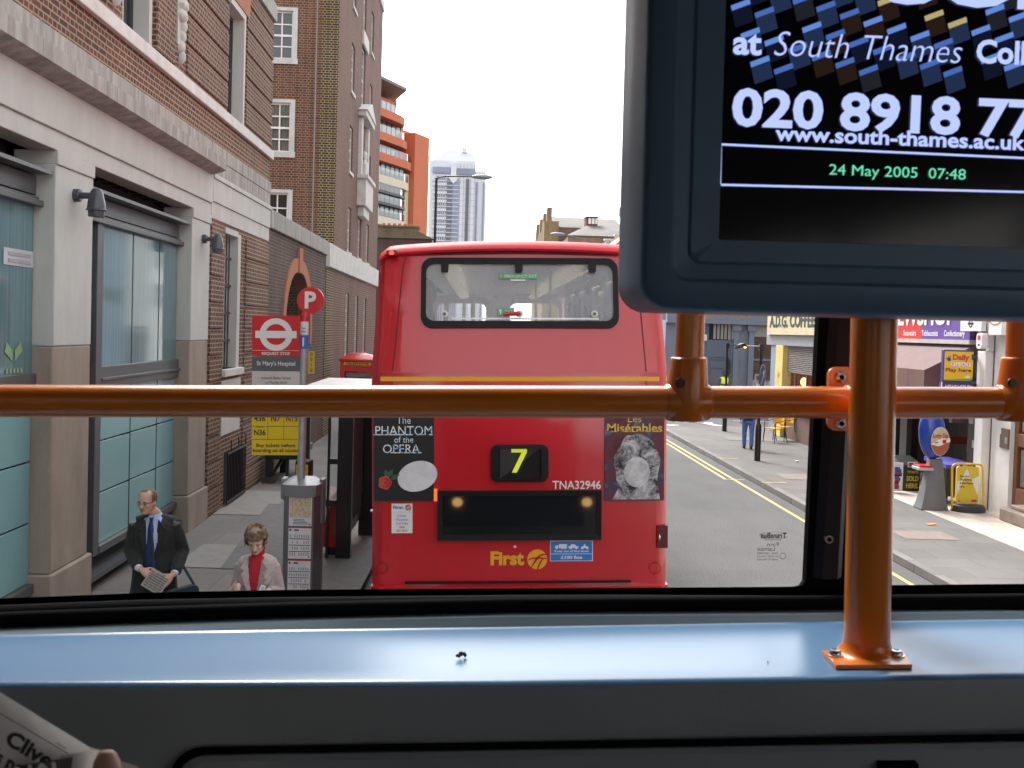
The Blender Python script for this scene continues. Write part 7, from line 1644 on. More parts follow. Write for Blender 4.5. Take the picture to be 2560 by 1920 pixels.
mb.build('screen_picture', mlist, scr)
U4, V4 = Vector((math.cos(rad(.5)), 0, -math.sin(rad(.5)))), Vector((math.sin(rad(.5)), 0, math.cos(rad(.5))))
wlt = emitm('screen_white_blue', (.145, .175, .32), 1.0); gtx = emitm('screen_green', (.045, .22, .135), 1.0)
mb = MB(MM); sc = MD/2560
def st(t, px, py, h, w=None, mi=0, weight=0, shear=0, yy=.0095):
    p = MP(px, py, yy); text(mb, t, (p[0], yy, p[1]), U4, V4, h*sc, width=w*sc if w else None, align='l', mi=mi, weight=weight, shear=shear)
st('at', 1832, 133, 57, 73, weight=.03); st('Coll', 2440, 155, 55, 128, weight=.03)
st('020 8918 77', 1829, 311, 88, 790, weight=.03)
st('www.south-thames.ac.uk', 1938, 350, 36, 645, weight=.025)
st('UOI', 2195, 2, 90, 400, weight=.04)
for ya, yb in ((360, 396), (461, 480)):
    p = MP(1803, ya, .0095); q = MP(2600, yb, .0095)
    mb.quad((p[0], .0095, p[1]-.0012), (q[0], .0095, q[1]-.0012), (q[0], .0095, q[1]+.0006), (p[0], .0095, p[1]+.0006))
p = MP(1803, 366, .0095); q = MP(1801, 461, .0095); mb.quad((p[0], .0095, p[1]), (p[0]+.0006, .0095, p[1]), (q[0]+.0006, .0095, q[1]), (q[0], .0095, q[1]))
st('24 May 2005  07:48', 2073, 436, 26, 352, mi=1, weight=0)
st('South Thames', 1935, 139, 62, 482, weight=-.012, shear=.25)
mb.build('screen_text', [wlt, gtx], scr)

# ================================================================== people
skin = pm('skin', (.56, .34, .26), .55, var=.1, vs=18)
skin2 = pm('pale_skin', (.60, .40, .33), .55, var=.1, vs=18)
def remeshed(mb, name, mat, parent, voxel=.008, sm=2, keep=None):
    """fuse the limbs of a figure into one continuous surface; keep(p) drops faces, p in figure space"""
    inv = mb.M.inverted() if mb.M else Matrix.Identity(4)
    me = bpy.data.meshes.new('tmp'); me.from_pydata([inv @ v for v in mb.v], [], mb.f)
    bm = bmesh.new(); bm.from_mesh(me); bmesh.ops.recalc_face_normals(bm, faces=bm.faces); bm.to_mesh(me); bm.free()
    o = bpy.data.objects.new('tmp', me); COL.objects.link(o)
    r_ = o.modifiers.new('r', 'REMESH'); r_.mode = 'VOXEL'; r_.voxel_size = voxel
    if sm: s_ = o.modifiers.new('s', 'SMOOTH'); s_.iterations = sm; s_.factor = .5
    dg = bpy.context.evaluated_depsgraph_get(); m2 = bpy.data.meshes.new_from_object(o.evaluated_get(dg))
    bpy.data.objects.remove(o); bpy.data.meshes.remove(me)
    out = MB(mb.M); vs = [v.co.copy() for v in m2.vertices]
    fs = [tuple(p.vertices) for p in m2.polygons if keep is None or keep(p.center)]
    out.add(vs, fs); bpy.data.meshes.remove(m2)
    return out.build(name, mat, parent, smooth=80)
def ell(c, rx, ry, n=20, T=None, pw=2.0):
    out = []
    for k in range(n):
        a = 2*math.pi*k/n; ca, sa = math.cos(a), math.sin(a)
        q = Vector((math.copysign(abs(ca)**(2/pw), ca)*rx, math.copysign(abs(sa)**(2/pw), sa)*ry, 0)); out.append(Vector(c)+(T @ q if T else q))
    return out
def head_mesh(mb, c, T, grow=0.0, face=True):
    """c: chin-level centre of the head; T turns the head; faces -Y"""
    lv = [(-.005, .022, -.072, -.02), (.0, .034, -.082, .02), (.02, .050, -.088, .055), (.05, .062, -.090, .078), (.085, .069, -.092, .092), (.12, .074, -.092, .100), (.15, .076, -.092, .103), (.18, .073, -.086, .098), (.205, .062, -.070, .082), (.222, .042, -.045, .055), (.230, .012, -.012, .015)]
    rs = []
    for z, hw, yf, yb in lv:
        cy, ry = (yf+yb)/2, (yb-yf)/2
        rs.append([c+T @ (Vector((0, cy, z))+q) for q in ell((0, 0, 0), hw+grow, ry+grow, 20, None, 2.2)])
    mb.rings(rs)
    if face:
        mb.tube([c+T @ Vector((0, -.086, .125)), c+T @ Vector((0, -.100, .098)), c+T @ Vector((0, -.112, .076)), c+T @ Vector((0, -.094, .064))], [.009, .011, .015, .008], 10)
        for s_ in (-1, 1):
            mb.sphere(c+T @ Vector((s_*.030, -.082, .125)), .026, .014, .008, T=T); mb.sphere(c+T @ Vector((s_*.04, -.072, .085)), .024, .02, .018, T=T)
            mb.sphere(c+T @ Vector((s_*.077, .005, .095)), .009, .02, .032, T=T)
        mb.sphere(c+T @ Vector((0, -.083, .018)), .02, .014, .014, T=T)
def face_parts(c, T, par, M, lip, brow, closed=False):
    for s_ in (-1, 1):
        m = MB(M); m.sphere(c+T @ Vector((s_*.031, -.088, .108)), .0125, .007, .006 if not closed else .003, T=T); e = m.build('eye', pm('eye_white', (.42, .38, .36), .3) if not closed else pm('shadowed_lid', (.16, .085, .07), .5), par)
        m = MB(M); m.sphere(c+T @ Vector((s_*.031-.001, -.0935, .1075)), .0055, .004, .0055 if not closed else .002, T=T); m.build('iris', pm('dark_iris', (.03, .025, .02), .2), e)
        m = MB(M); m.tube([c+T @ Vector((s_*.014, -.094, .124)), c+T @ Vector((s_*.032, -.094, .129)), c+T @ Vector((s_*.052, -.083, .123))], [.003, .0042, .0025], 6); m.build('eyebrow', brow, par)
    m = MB(M); m.sphere(c+T @ Vector((0, -.0935, .0445)), .022, .006, .0035, T=T); m.sphere(c+T @ Vector((0, -.092, .038)), .018, .007, .0045, T=T); m.build('mouth', lip, par)
def hand(mb, wrist, d, n, side, curl=.5, s=1.0, spread=.12):
    """palm from the wrist along d, n = back of hand, thumb on +side"""
    d, n = Vector(d).normalized(), Vector(n).normalized(); n = (n-d*n.dot(d)).normalized(); a = d.cross(n)*side
    w_ = Vector(wrist)
    pr = [(0, .024, .018), (.02, .030, .017), (.06, .041, .016), (.085, .042, .014), (.095, .036, .011)]
    mb.rings([[w_+d*t*s+a*hw*s*math.cos(rad(q))+n*th*s*math.sin(rad(q)) for q in range(0, 360, 24)] for t, hw, th in pr])
    for k, (off_, ln) in enumerate(((.030, .072), (.010, .082), (-.011, .076), (-.031, .060))):
        p = w_+d*.088*s+a*off_*s; dd = (d+a*off_*spread*6).normalized(); path = [p]; ang = 0
        for j, f in enumerate((.42, .32, .26)):
            ang += curl*(.55+.25*j)*(1+.08*k); v = dd*math.cos(ang)-n*math.sin(ang); path.append(path[-1]+v*ln*f*s)
        mb.tube(path, [.0098*s, .0092*s, .0084*s, .0066*s], 8)
    p = w_+d*.03*s+a*.03*s; t1 = p+(d*.6+a*.75-n*.25).normalized()*.042*s; t2 = t1+(d*.85+a*.25-n*.5*curl-n*.1).normalized()*.034*s; t3 = t2+(d*.95-n*.5*curl).normalized()*.02*s
    mb.tube([p-a*.01*s, t1, t2, t3], [.014*s, .0115*s, .0105*s, .0075*s], 8)
def torso_rings(H, f, g=0., hip_z=.93, lean=0.):
    lv = [(hip_z-.13, .155, .105, 0), (hip_z, .165, .115, 0), (hip_z+.1, .152, .105, -.005), (hip_z+.2, .15, .105, -.01), (hip_z+.33, .168, .118, -.012), (hip_z+.43, .182, .118, -.008), (hip_z+.50, .176, .098, .0), (hip_z+.545, .12, .075, .01), (hip_z+.575, .066, .06, .012)]
    return [(z, (hw+g)*f, dp+g, y+lean*(z-hip_z)) for z, hw, dp, y in lv]
def figure(name, label, cat, loc, turn, H, skm, female=False, group=None):
    M = Matrix.Translation(loc) @ Matrix.Rotation(turn, 4, 'Z') @ Matrix.Scale(H/1.78, 4)
    t = thing(name, label, cat, M=Matrix.Translation(loc) @ Matrix.Rotation(turn, 4, 'Z'), group=group); return t, M
def body_core(mb, f, arms, legs, neckT, head_c, T):
    mb.rings([ell((0, y, z), hw*.9, dp*.88) for z, hw, dp, y in torso_rings(1.78, f)])
    mb.tube([(0, .012, 1.46), (0, .0, 1.53), head_c+T @ Vector((0, .015, .04))], [.058, .054, .052], 14)
    for a in arms: mb.tube(a, [.052, .044, .037, .026], 12)
    for l_ in legs: mb.tube(l_[:3], [.085, .055, .042], 12); mb.tube(l_[2:], [.042, .04, .03], 10)
# ---- man in the dark suit
mp = FY(388, 1300, 9.8)
t, M = figure('person', 'balding man in a dark suit and blue tie walking with a folded newspaper', 'person', Vector((mp.x, 9.8, .12)), rad(8), 1.73, skin)
Th = Matrix.Rotation(rad(-24), 3, 'Z') @ Matrix.Rotation(rad(5), 3, 'X')
hc = Vector((-.06, -.055, 1.545))
armR = [Vector((-.18, .0, 1.42)), Vector((-.225, .0, 1.16)), Vector((-.12, -.2, 1.045)), Vector((-.085, -.225, 1.03))]     # his right, our left
armL = [Vector((.18, .0, 1.42)), Vector((.262, .04, 1.15)), Vector((.225, -.17, .985)), Vector((.205, -.205, .975))]
legs = [[Vector((-.1, 0, .9)), Vector((-.11, -.08, .5)), Vector((-.1, -.04, .09)), Vector((-.1, -.1, .05)), Vector((-.1, -.22, .035))], [Vector((.1, 0, .9)), Vector((.11, .04, .5)), Vector((.1, .25, .14)), Vector((.1, .2, .07)), Vector((.1, .12, .03))]]
mb = MB(M); body_core(mb, 1.0, [armR, armL], legs, 0, hc, Th); head_mesh(mb, hc, Th)
hand(mb, armR[3], (.75, -.35, -.45), (.1, -.85, .45), -1, .55); hand(mb, armL[3], (-.55, -.45, -.65), (.35, -.8, .3), 1, .45)
remeshed(mb, 'body', skin, t, .0075)
face_parts(hc, Th, t, M, pm('lip_tone', (.36, .13, .11), .5), pm('brown_hair', (.09, .05, .03), .7))
# receding hair: sides, back and a thin front
mb = MB(M); head_mesh(mb, hc, Th, .006, False); Ti = Th.inverted()
def hairkeep(p):
    q = Ti @ (p-hc); return q.z > .08 and (q.y > .0 or (q.z > .11 and q.y > -.035 and abs(q.x) > .05) or (q.z > .2 and q.y > -.055)) and not (q.z > .19 and abs(q.x) > .03 and q.y < -.01)
remeshed(mb, 'hair', pm('reddish_brown_hair', (.17, .09, .055), .75, var=.3, vs=60), t, .007, 1, hairkeep)
mb = MB(M)
for s_ in (-1, 1):
    c_ = hc+Th @ Vector((s_*.032, -.105, .108)); mb.tube([c_+Th @ Vector((.021*math.cos(rad(a)), .002*abs(math.cos(rad(a))), .014*math.sin(rad(a)))) for a in range(0, 361, 30)], .0016, 5); mb.tube([hc+Th @ Vector((s_*.053, -.1, .112)), hc+Th @ Vector((s_*.078, -.02, .115)), hc+Th @ Vector((s_*.08, .01, .108))], .0018, 5)
mb.tube([hc+Th @ Vector((-.011, -.107, .11)), hc+Th @ Vector((.011, -.107, .11))], .0018, 5); mb.build('spectacles', pm('dark_wire', (.03, .025, .02), .3, .5), t)
suit = pm('black_suit_cloth', (.016, .017, .016), .85, var=.3, vs=25, sheen=.1, bump=1, bs=13)
mb = MB(M); mb.rings([ell((0, y, z), hw, dp) for z, hw, dp, y in torso_rings(1.78, 1.0, .004)[:8]]+[ell((0, .01, 1.50), .072, .066), ell((0, .005, 1.535), .06, .058)]); remeshed(mb, 'shirt', pm('pale_blue_shirt', (.42, .52, .78), .7, var=.05), t, .008, 1)
mb = MB(M)
for s_, pts in ((-1, [(-.004, -.066, 1.525), (-.04, -.06, 1.515), (-.05, -.085, 1.465), (-.015, -.1, 1.485)]), (1, [(.004, -.066, 1.525), (.04, -.06, 1.515), (.05, -.085, 1.465), (.015, -.1, 1.485)])): mb.prism([(p[0], p[2]) for p in pts], lambda x, z: (x, -.092-(1.5-z)*.25, z), lambda x, z: (x, -.084-(1.5-z)*.25, z))
mb.build('collar', MATS['pale_blue_shirt'], t)
mb = MB(M); mb.rings([[(-.02-w_, y, z), (-.02, y-.012, z), (-.02+w_, y, z), (-.02, y+.01, z)] for z, w_, y in ((1.505, .02, -.09), (1.485, .018, -.098), (1.47, .015, -.1), (1.40, .028, -.125), (1.25, .034, -.132), (1.1, .04, -.128), (1.0, .042, -.13), (.97, .01, -.13))]); mb.build('tie', pm('navy_tie', (.012, .025, .13), .5, var=.2), t)
mb = MB(M); mb.rings([ell((0, y+.005, z), hw, dp) for z, hw, dp, y in torso_rings(1.78, 1.04, .018)[:8]]+[ell((0, .02, 1.50), .085, .075)])
mb.rings([ell((0, .01, z), hw, dp, 20) for z, hw, dp in ((.72, .235, .16), (.82, .22, .15), (.93, .21, .145), (1.05, .205, .14), (1.2, .2, .135), (1.33, .195, .125))])
mb.tube([(-.17, .01, 1.43), (0, .03, 1.47), (.17, .01, 1.43)], [.07, .07, .07], 12)
for a in (armR, armL): e = a[:3]; mb.tube([e[0], (e[0]+e[1])/2, e[1], (e[1]+e[2])/2, e[2]], [.068, .07, .068, .062, .052], 14)
def vcut(p):
    if p.y > -.03: return True
    if p.z > .96: 
        hwid = .012+(p.z-.96)*.14
        return not (abs(p.x+.012) < hwid)
    return True
o = remeshed(mb, 'jacket', suit, t, .0085, 2, vcut)
so_ = o.modifiers.new('solid', 'SOLIDIFY'); so_.thickness = .006; so_.offset = -1
mb = MB(M)
for s_ in (-1, 1): mb.prism([(s_*.06-.012, 1.49), (s_*.13-.012, 1.40), (s_*.10-.012, 1.385), (s_*.115-.012, 1.36), (s_*.03-.012, 1.05), (s_*.012-.012, .97)], lambda x, z: (x, -.118-.03*(1-abs(z-1.25)*3.5), z), lambda x, z: (x, -.10-.03*(1-abs(z-1.25)*3.5), z))
mb.build('lapels', suit, t, bevel=.003)
mb = MB(M); mb.tube([armR[2]+(armR[3]-armR[2])*.0, armR[3]-(armR[3]-armR[2])*.25], [.036, .034], 14); mb.tube([armL[2], armL[3]-(armL[3]-armL[2])*.25], [.036, .034], 14); mb.build('cuffs', pm('white_cuff', (.62, .68, .8), .6), t)
mb = MB(M); mb.rings([ell((0, 0, z), hw, dp) for z, hw, dp in ((.80, .175, .125), (.93, .172, .122), (1.0, .16, .112))])
for l_ in legs: mb.tube([l_[0]+Vector((0, 0, -.02)), (l_[0]+l_[1])/2, l_[1], (l_[1]+l_[2])/2, l_[2]], [.105, .095, .08, .072, .07], 14)
remeshed(mb, 'trousers', pm('navy_suit_trousers', (.012, .02, .034), .85, var=.25, vs=20), t, .01, 2)
for l_ in legs: mb = MB(M); mb.rings([[Vector((l_[2].x+w_*math.cos(rad(q)), l_[2].y+yy, l_[4].z-.03+zz+h_*math.sin(rad(q)))) for q in range(0, 360, 30)] for yy, w_, h_, zz in ((.06, .03, .03, .035), (.03, .042, .045, .05), (-.06, .045, .04, .045), (-.15, .048, .03, .032), (-.21, .035, .02, .024))]); mb.build('shoe', pm('black_leather', (.012, .011, .011), .3), t)
# newspaper in his hands, and his bag
Mn = M @ Matrix.Translation((.065, -.275, .925)) @ Matrix.Scale(.78, 4) @ Matrix.Rotation(rad(32), 4, 'Y') @ Matrix.Rotation(rad(-28), 4, 'X')
npm = pm('newsprint', (.34, .32, .28), .8, var=.12, vs=14)
t2 = thing('newspaper', 'small folded newspaper held by the man in the dark suit', 'newspaper', M=Mn)
mb = MB(Mn)
for k in range(3): mb.rings([[(x, .012*math.cos(x*9)+.006*k, -.13+.004*k) for x in (-.13, -.08, -.03, .03, .08, .13)], [(x, .012*math.cos(x*9)+.006*k-.01, .0) for x in (-.13, -.08, -.03, .03, .08, .13)], [(x, .012*math.cos(x*9)+.006*k, .12) for x in (-.13, -.08, -.03, .03, .08, .13)]], closed=False, caps=False)
mb.build('sheets', npm, t2)
mb = MB(Mn); rr = random.Random(3)
for i in range(4):
    for j in range(7): x = -.115+.058*i; z = -.11+.03*j; mb.quad((x, -.012+.01*0, z), (x+.05, -.012, z), (x+.05, -.014, z+.012+.01*rr.random()), (x, -.014, z+.012))
mb.build('print', pm('grey_print', (.16, .155, .15), .8), t2)
Mb = M @ Matrix.Translation((.26, -.17, .67)) @ Matrix.Rotation(rad(20), 4, 'Z') @ Matrix.Rotation(rad(-10), 4, 'Y')
t3 = thing('shoulder_bag', 'navy blue bag carried low at the side of the man in the suit', 'bag', M=Mb)
bagm = pm('navy_bag_cloth', (.014, .028, .05), .7, var=.2, vs=15)
mb = MB(Mb); mb.prism(rrect(-.19, .19, -.17, .15, .04), lambda x, z: (x, -.05-.02*math.cos(x*6), z), lambda x, z: (x, .05, z)); mb.build('bag_body', bagm, t3, bevel=.012)
mb = MB(Mb); mb.prism(rrect(-.195, .195, .0, .165, .04), lambda x, z: (x, -.08, z), lambda x, z: (x, -.045, z)); fp = mb.build('flap', bagm, t3, bevel=.01); mb = MB(Mb); mb.tube([(-.05, -.085, .1), (.02, -.09, .115), (.06, -.085, .11)], .006, 6); mb.build('buckle', pm('tan_leather', (.4, .3, .18), .5), fp)
mb = MB(Mb); mb.tube([(-.18, 0, .13), (-.16, .05, .4), (-.12, .12, .72), (-.1, .16, .78)], .014, 8); mb.tube([(.18, 0, .13), (.1, .2, .4), (-.05, .24, .72), (-.1, .18, .79)], .014, 8); mb.build('strap', bagm, t3)

# ---- woman in the pale jacket
wpt = FY(645, 1380, 8.75)
t, M = figure('person', 'woman with short wavy brown hair in pale jacket and red polo neck looking down', 'person', Vector((wpt.x+.0, 8.75, .12)), rad(-2), 1.61, skin2)
Th = Matrix.Rotation(rad(4), 3, 'Z') @ Matrix.Rotation(rad(24), 3, 'X')
hc = Vector((.0, -.045, 1.545))
armR = [Vector((-.15, .0, 1.395)), Vector((-.205, .02, 1.15)), Vector((-.175, -.2, 1.165)), Vector((-.165, -.24, 1.185))]
armL = [Vector((.15, .0, 1.395)), Vector((.205, .02, 1.15)), Vector((.17, -.2, 1.19)), Vector((.16, -.235, 1.215))]
legs = [[Vector((-.09, 0, .9)), Vector((-.1, -.06, .5)), Vector((-.09, -.02, .09)), Vector((-.09, -.08, .05)), Vector((-.09, -.2, .035))], [Vector((.09, 0, .9)), Vector((.1, .04, .5)), Vector((.09, .2, .12)), Vector((.09, .15, .06)), Vector((.09, .07, .03))]]
mb = MB(M); body_core(mb, .92, [armR, armL], legs, 0, hc, Th); head_mesh(mb, hc, Th)
hand(mb, armR[3], (.35, -.5, .55), (-.5, -.6, .1), -1, .9, .92); hand(mb, armL[3], (-.1, -.95, -.1), (.25, .1, .95), 1, .45, .92)
remeshed(mb, 'body', skin2, t, .0075)
face_parts(hc, Th, t, M, pm('soft_red_lip', (.42, .12, .12), .45), pm('light_brown_brow', (.2, .12, .07), .7), closed=True)
hairc = pm('wavy_brown_hair', (.21, .135, .07), .5, var=.55, vs=30, col2=(.07, .042, .024), bump=.6, bs=70, stretch=(1, 1, .35))
rr = random.Random(8); Ti = Th.inverted()
mb = MB(M); head_mesh(mb, hc, Th, .012, False)
for k in range(150):
    a = rr.uniform(0, 2*math.pi); zz = rr.uniform(.055, .235)
    hw = .088*math.sqrt(max(.05, 1-((zz-.13)/.135)**2)); v = Vector((hw*1.05*math.cos(a), .012+hw*1.18*math.sin(a), zz))
    if v.y < -.035 and v.z < .165: continue
    mb.sphere(hc+Th @ v, rr.uniform(.014, .026), rr.uniform(.014, .024), rr.uniform(.016, .03), 8, 6)
def hk(p):
    q = Ti @ (p-hc); return not (q.y < -.045 and q.z < .165) and q.z > .03 and not (q.y < -.02 and q.z < .1 and abs(q.x) < .07)
remeshed(mb, 'hair', hairc, t, .0065, 1, hk)
# loose locks: fine curls over the head
mb = MB(M)
for k in range(60):
    a = rr.uniform(0, 2*math.pi); zz = rr.uniform(.05, .235)
    hw = .098*math.sqrt(max(.05, 1-((zz-.13)/.14)**2)); v = Vector((hw*1.06*math.cos(a), .012+hw*1.18*math.sin(a), zz))
    if v.y < -.04 and v.z < .17: continue
    d = Vector((rr.uniform(-1, 1), rr.uniform(-1, 1), rr.uniform(-1.2, .3))).normalized(); out_v = Vector((v.x, v.y, 0)).normalized()
    p0 = v; p1 = v+d*.02+out_v*.004; p2 = p1+d*.016-out_v*.006
    mb.tube([hc+Th @ p0, hc+Th @ p1, hc+Th @ p2], [.005, .0045, .001], 5)
mb.build('locks', hairc, t)
mb = MB(M); mb.rings([ell((0, y-.002, z), hw, dp) for z, hw, dp, y in [(z, hw*(1 if z < 1.3 else .8), dp*(1 if z < 1.3 else .94), y) for z, hw, dp, y in torso_rings(1.78, .9, .006)[:8]]]+[ell((0, .012, 1.49), .063, .064), ell((0, .004, 1.53), .062, .061), ell((0, -.004, 1.55), .06, .06)])
for s_ in (-1, 1): mb.sphere((s_*.07, -.1, 1.27), .06, .045, .06)
remeshed(mb, 'polo_neck', pm('crimson_knit', (.42, .012, .022), .8, var=.12, vs=30, bump=.2, bs=200), t, .008, 1)
jk = pm('lilac_grey_wool', (.40, .335, .335), .85, var=.14, vs=40, bump=.9, bs=14, sheen=.2)
mb = MB(M); mb.rings([ell((0, y+.004, z), hw, dp) for z, hw, dp, y in torso_rings(1.78, .95, .02)[:8]]+[ell((0, .025, 1.49), .085, .07)])
mb.rings([ell((0, .01, z), hw, dp) for z, hw, dp in ((.76, .2, .15), (.85, .195, .145), (.95, .17, .13))])
for s_ in (-1, 1): mb.sphere((s_*.075, -.1, 1.27), .075, .055, .075)
mb.tube([(-.15, .01, 1.405), (0, .03, 1.46), (.15, .01, 1.405)], [.06]*3, 12)
for a in (armR, armL): e = a[:3]; mb.tube([e[0], (e[0]+e[1])/2, e[1], (e[1]+e[2])/2, e[2]+(a[3]-e[2])*.4], [.06, .06, .058, .053, .046], 14)
o = remeshed(mb, 'jacket', jk, t, .0085, 2, lambda p: p.y > -.03 or not (p.z > 1.02 and abs(p.x) < .006+(p.z-1.02)*.145))
so_ = o.modifiers.new('solid', 'SOLIDIFY'); so_.thickness = .006; so_.offset = -1
mb = MB(M)
for s_ in (-1, 1): mb.prism([(s_*.07, 1.475), (s_*.125, 1.40), (s_*.09, 1.37), (s_*.11, 1.345), (s_*.03, 1.08), (s_*.008, 1.02)], lambda x, z: (x, -.135-.055*max(0, 1-abs(z-1.25)*4.5), z), lambda x, z: (x, -.122-.055*max(0, 1-abs(z-1.25)*4.5), z))
mb.build('lapels', jk, t, bevel=.003)
mb = MB(M); mb.prism([(.075, 1.305), (.135, 1.315), (.135, 1.300), (.075, 1.29)], lambda x, z: (x, -.168, z), lambda x, z: (x, -.15, z)); mb.build('pocket_welt', jk, t)
mb = MB(M); mb.rings([ell((0, 0, z), hw, dp) for z, hw, dp in ((.80, .165, .12), (.93, .16, .118), (1.0, .14, .1))])
for l_ in legs: mb.tube([l_[0], (l_[0]+l_[1])/2, l_[1], (l_[1]+l_[2])/2, l_[2]], [.095, .085, .07, .065, .066], 14)
remeshed(mb, 'trousers', pm('grey_trousers', (.08, .08, .085), .85), t, .01, 2)
for l_ in legs: mb = MB(M); mb.rings([[Vector((l_[2].x+w_*math.cos(rad(q)), l_[2].y+yy, l_[4].z-.03+zz+h_*math.sin(rad(q)))) for q in range(0, 360, 30)] for yy, w_, h_, zz in ((.05, .028, .03, .035), (.02, .036, .04, .045), (-.06, .04, .035, .04), (-.14, .042, .026, .03), (-.2, .028, .016, .02))]); mb.build('shoe', MATS['black_leather'], t)
q = M @ (armL[3]+Vector((-.03, -.13, .03)))
t2 = thing('phone', 'small silver phone held up by the woman in the pale jacket', 'phone', q)
mb = MB(Matrix.Translation(q) @ Matrix.Rotation(rad(18), 4, 'Y') @ Matrix.Rotation(rad(-30), 4, 'X')); mb.prism(rrect(-.02, .02, -.04, .045, .008), lambda x, z: (x, -.008, z), lambda x, z: (x, .008, z)); mb.build('phone_body', pm('silver_plastic', (.5, .55, .56), .35, .3), t2, bevel=.003)
mb = MB(Matrix.Translation(q) @ Matrix.Rotation(rad(18), 4, 'Y') @ Matrix.Rotation(rad(-30), 4, 'X')); mb.quad((-.015, -.0085, .005), (.015, -.0085, .005), (.015, -.0085, .035), (-.015, -.0085, .035)); mb.build('phone_display', pm('grey_green_display', (.25, .32, .28), .2), t2)
Mw = M
t3 = thing('handbag', 'dark handbag with thin strap on the arm of the woman in the pale jacket', 'bag', M @ Vector((-.24, .0, .75)))
mb = MB(M); mb.prism(rrect(-.14, .14, .62, .86, .04), lambda y, z: (-.33, y, z), lambda y, z: (-.25, y, z)); mb.build('bag_body', pm('black_bag_leather', (.02, .02, .022), .4), t3, bevel=.01)
mb = MB(M); mb.tube([(-.29, -.1, .85), (-.275, -.06, 1.06), (-.265, .0, 1.12), (-.275, .06, 1.06), (-.29, .1, .85)], .007, 6); mb.build('strap', MATS['black_bag_leather'], t3)

# ---- man in blue jeans walking away on the far pavement
p = G(1869, 1122)
def simple_walker(p, turn, H, lab, top, legsm, skm, hairm, vest=None, armpose=0):
    t, M = figure('person', lab, 'person', Vector((p.x, p.y, .12)), turn, H, skm)
    Th = Matrix.Rotation(0, 3, 'Z'); hc = Vector((0, -.04, 1.545))
    if armpose == 0: arms = [[Vector((s_*.18, 0, 1.42)), Vector((s_*.23, .04*s_, 1.14)), Vector((s_*.22, -.1*s_, .9)), Vector((s_*.22, -.12*s_, .87))] for s_ in (-1, 1)]
    else: arms = [[Vector((s_*.18, 0, 1.42)), Vector((s_*.25, -.02, 1.16)), Vector((s_*.08, -.2, 1.13)), Vector((s_*.05, -.21, 1.14))] for s_ in (-1, 1)]
    st_ = .12 if armpose == 0 else .0
    legs = [[Vector((s_*.09, 0, .9)), Vector((s_*.1, -.03-st_*s_*.6, .5)), Vector((s_*.09, -st_*s_, .09)), Vector((s_*.09, -st_*s_-.06, .05)), Vector((s_*.09, -st_*s_-.18, .035))] for s_ in (-1, 1)]
    mb = MB(M); body_core(mb, 1, arms, legs, 0, hc, Th); head_mesh(mb, hc, Th)
    for a, s_ in zip(arms, (-1, 1)): hand(mb, a[3], (a[3]-a[2]).normalized(), (s_, -.3, 0) if armpose == 0 else (0, -1, .2), -s_, .5)
    remeshed(mb, 'body', skm, t, .012)
    mb = MB(M); head_mesh(mb, hc, Th, .008, False); remeshed(mb, 'hair', hairm, t, .011, 1, lambda q: q.z > 1.63 and (q.y > -.06 or q.z > 1.73))
    mb = MB(M); mb.rings([ell((0, y, z), hw, dp) for z, hw, dp, y in torso_rings(1.78, 1.04, .014)[:8]]+[ell((0, .02, 1.50), .08, .072)])
    for a in arms: mb.tube(a[:3], [.07, .06, .05], 12)
    mb.tube([(-.16, .01, 1.42), (0, .03, 1.46), (.16, .01, 1.42)], [.066]*3, 12); remeshed(mb, 'jacket', top, t, .012, 2)
    mb = MB(M); mb.rings([ell((0, 0, z), hw, dp) for z, hw, dp in ((.78, .17, .125), (.9, .172, .122), (.98, .16, .112))])
    for l_ in legs: mb.tube([l_[0], (l_[0]+l_[1])/2, l_[1], (l_[1]+l_[2])/2, l_[2]], [.1, .09, .074, .066, .066], 12)
    remeshed(mb, 'trousers', legsm, t, .011, 2)
    for l_ in legs: mb = MB(M); mb.rings([[Vector((l_[2].x+w_*math.cos(rad(q)), l_[2].y+yy, zz+h_*math.sin(rad(q)))) for q in range(0, 360, 30)] for yy, w_, h_, zz in ((.06, .03, .03, .035), (.03, .042, .045, .05), (-.06, .045, .04, .045), (-.15, .048, .03, .032), (-.21, .035, .02, .024))]); mb.build('shoe', MATS['black_leather'], t)
    if vest:
        mb = MB(M); mb.rings([ell((0, y, z), hw, dp) for z, hw, dp, y in torso_rings(1.78, 1.07, .026)[:8]]+[ell((0, .02, 1.49), .09, .08)]); o = remeshed(mb, 'vest', vest, t, .011, 1, lambda q: not (q.y < -.05 and abs(q.x) < (q.z-1.2)*.22))
simple_walker(p, rad(172), 1.76, 'person in blue jeans walking away past the black sign post', pm('dark_jacket', (.025, .03, .045), .8), pm('blue_denim', (.085, .17, .40), .85, var=.25, vs=12), skin, MATS['brown_hair'])
p = FY(1808, 1000, 45.7)
simple_walker(Vector((p.x, 45.7, 0)), rad(25), 1.8, 'person in a bright yellow safety vest standing at the blue grey shop door', pm('grey_work_jacket', (.09, .09, .1), .8), pm('dark_work_trousers', (.03, .03, .04), .8), pm('brown_skin', (.16, .08, .05), .55), pm('black_hair', (.012, .01, .01), .6), vest=pm('hi_vis_yellow', (.55, .78, .02), .6, var=.08, emit=.12), armpose=1)

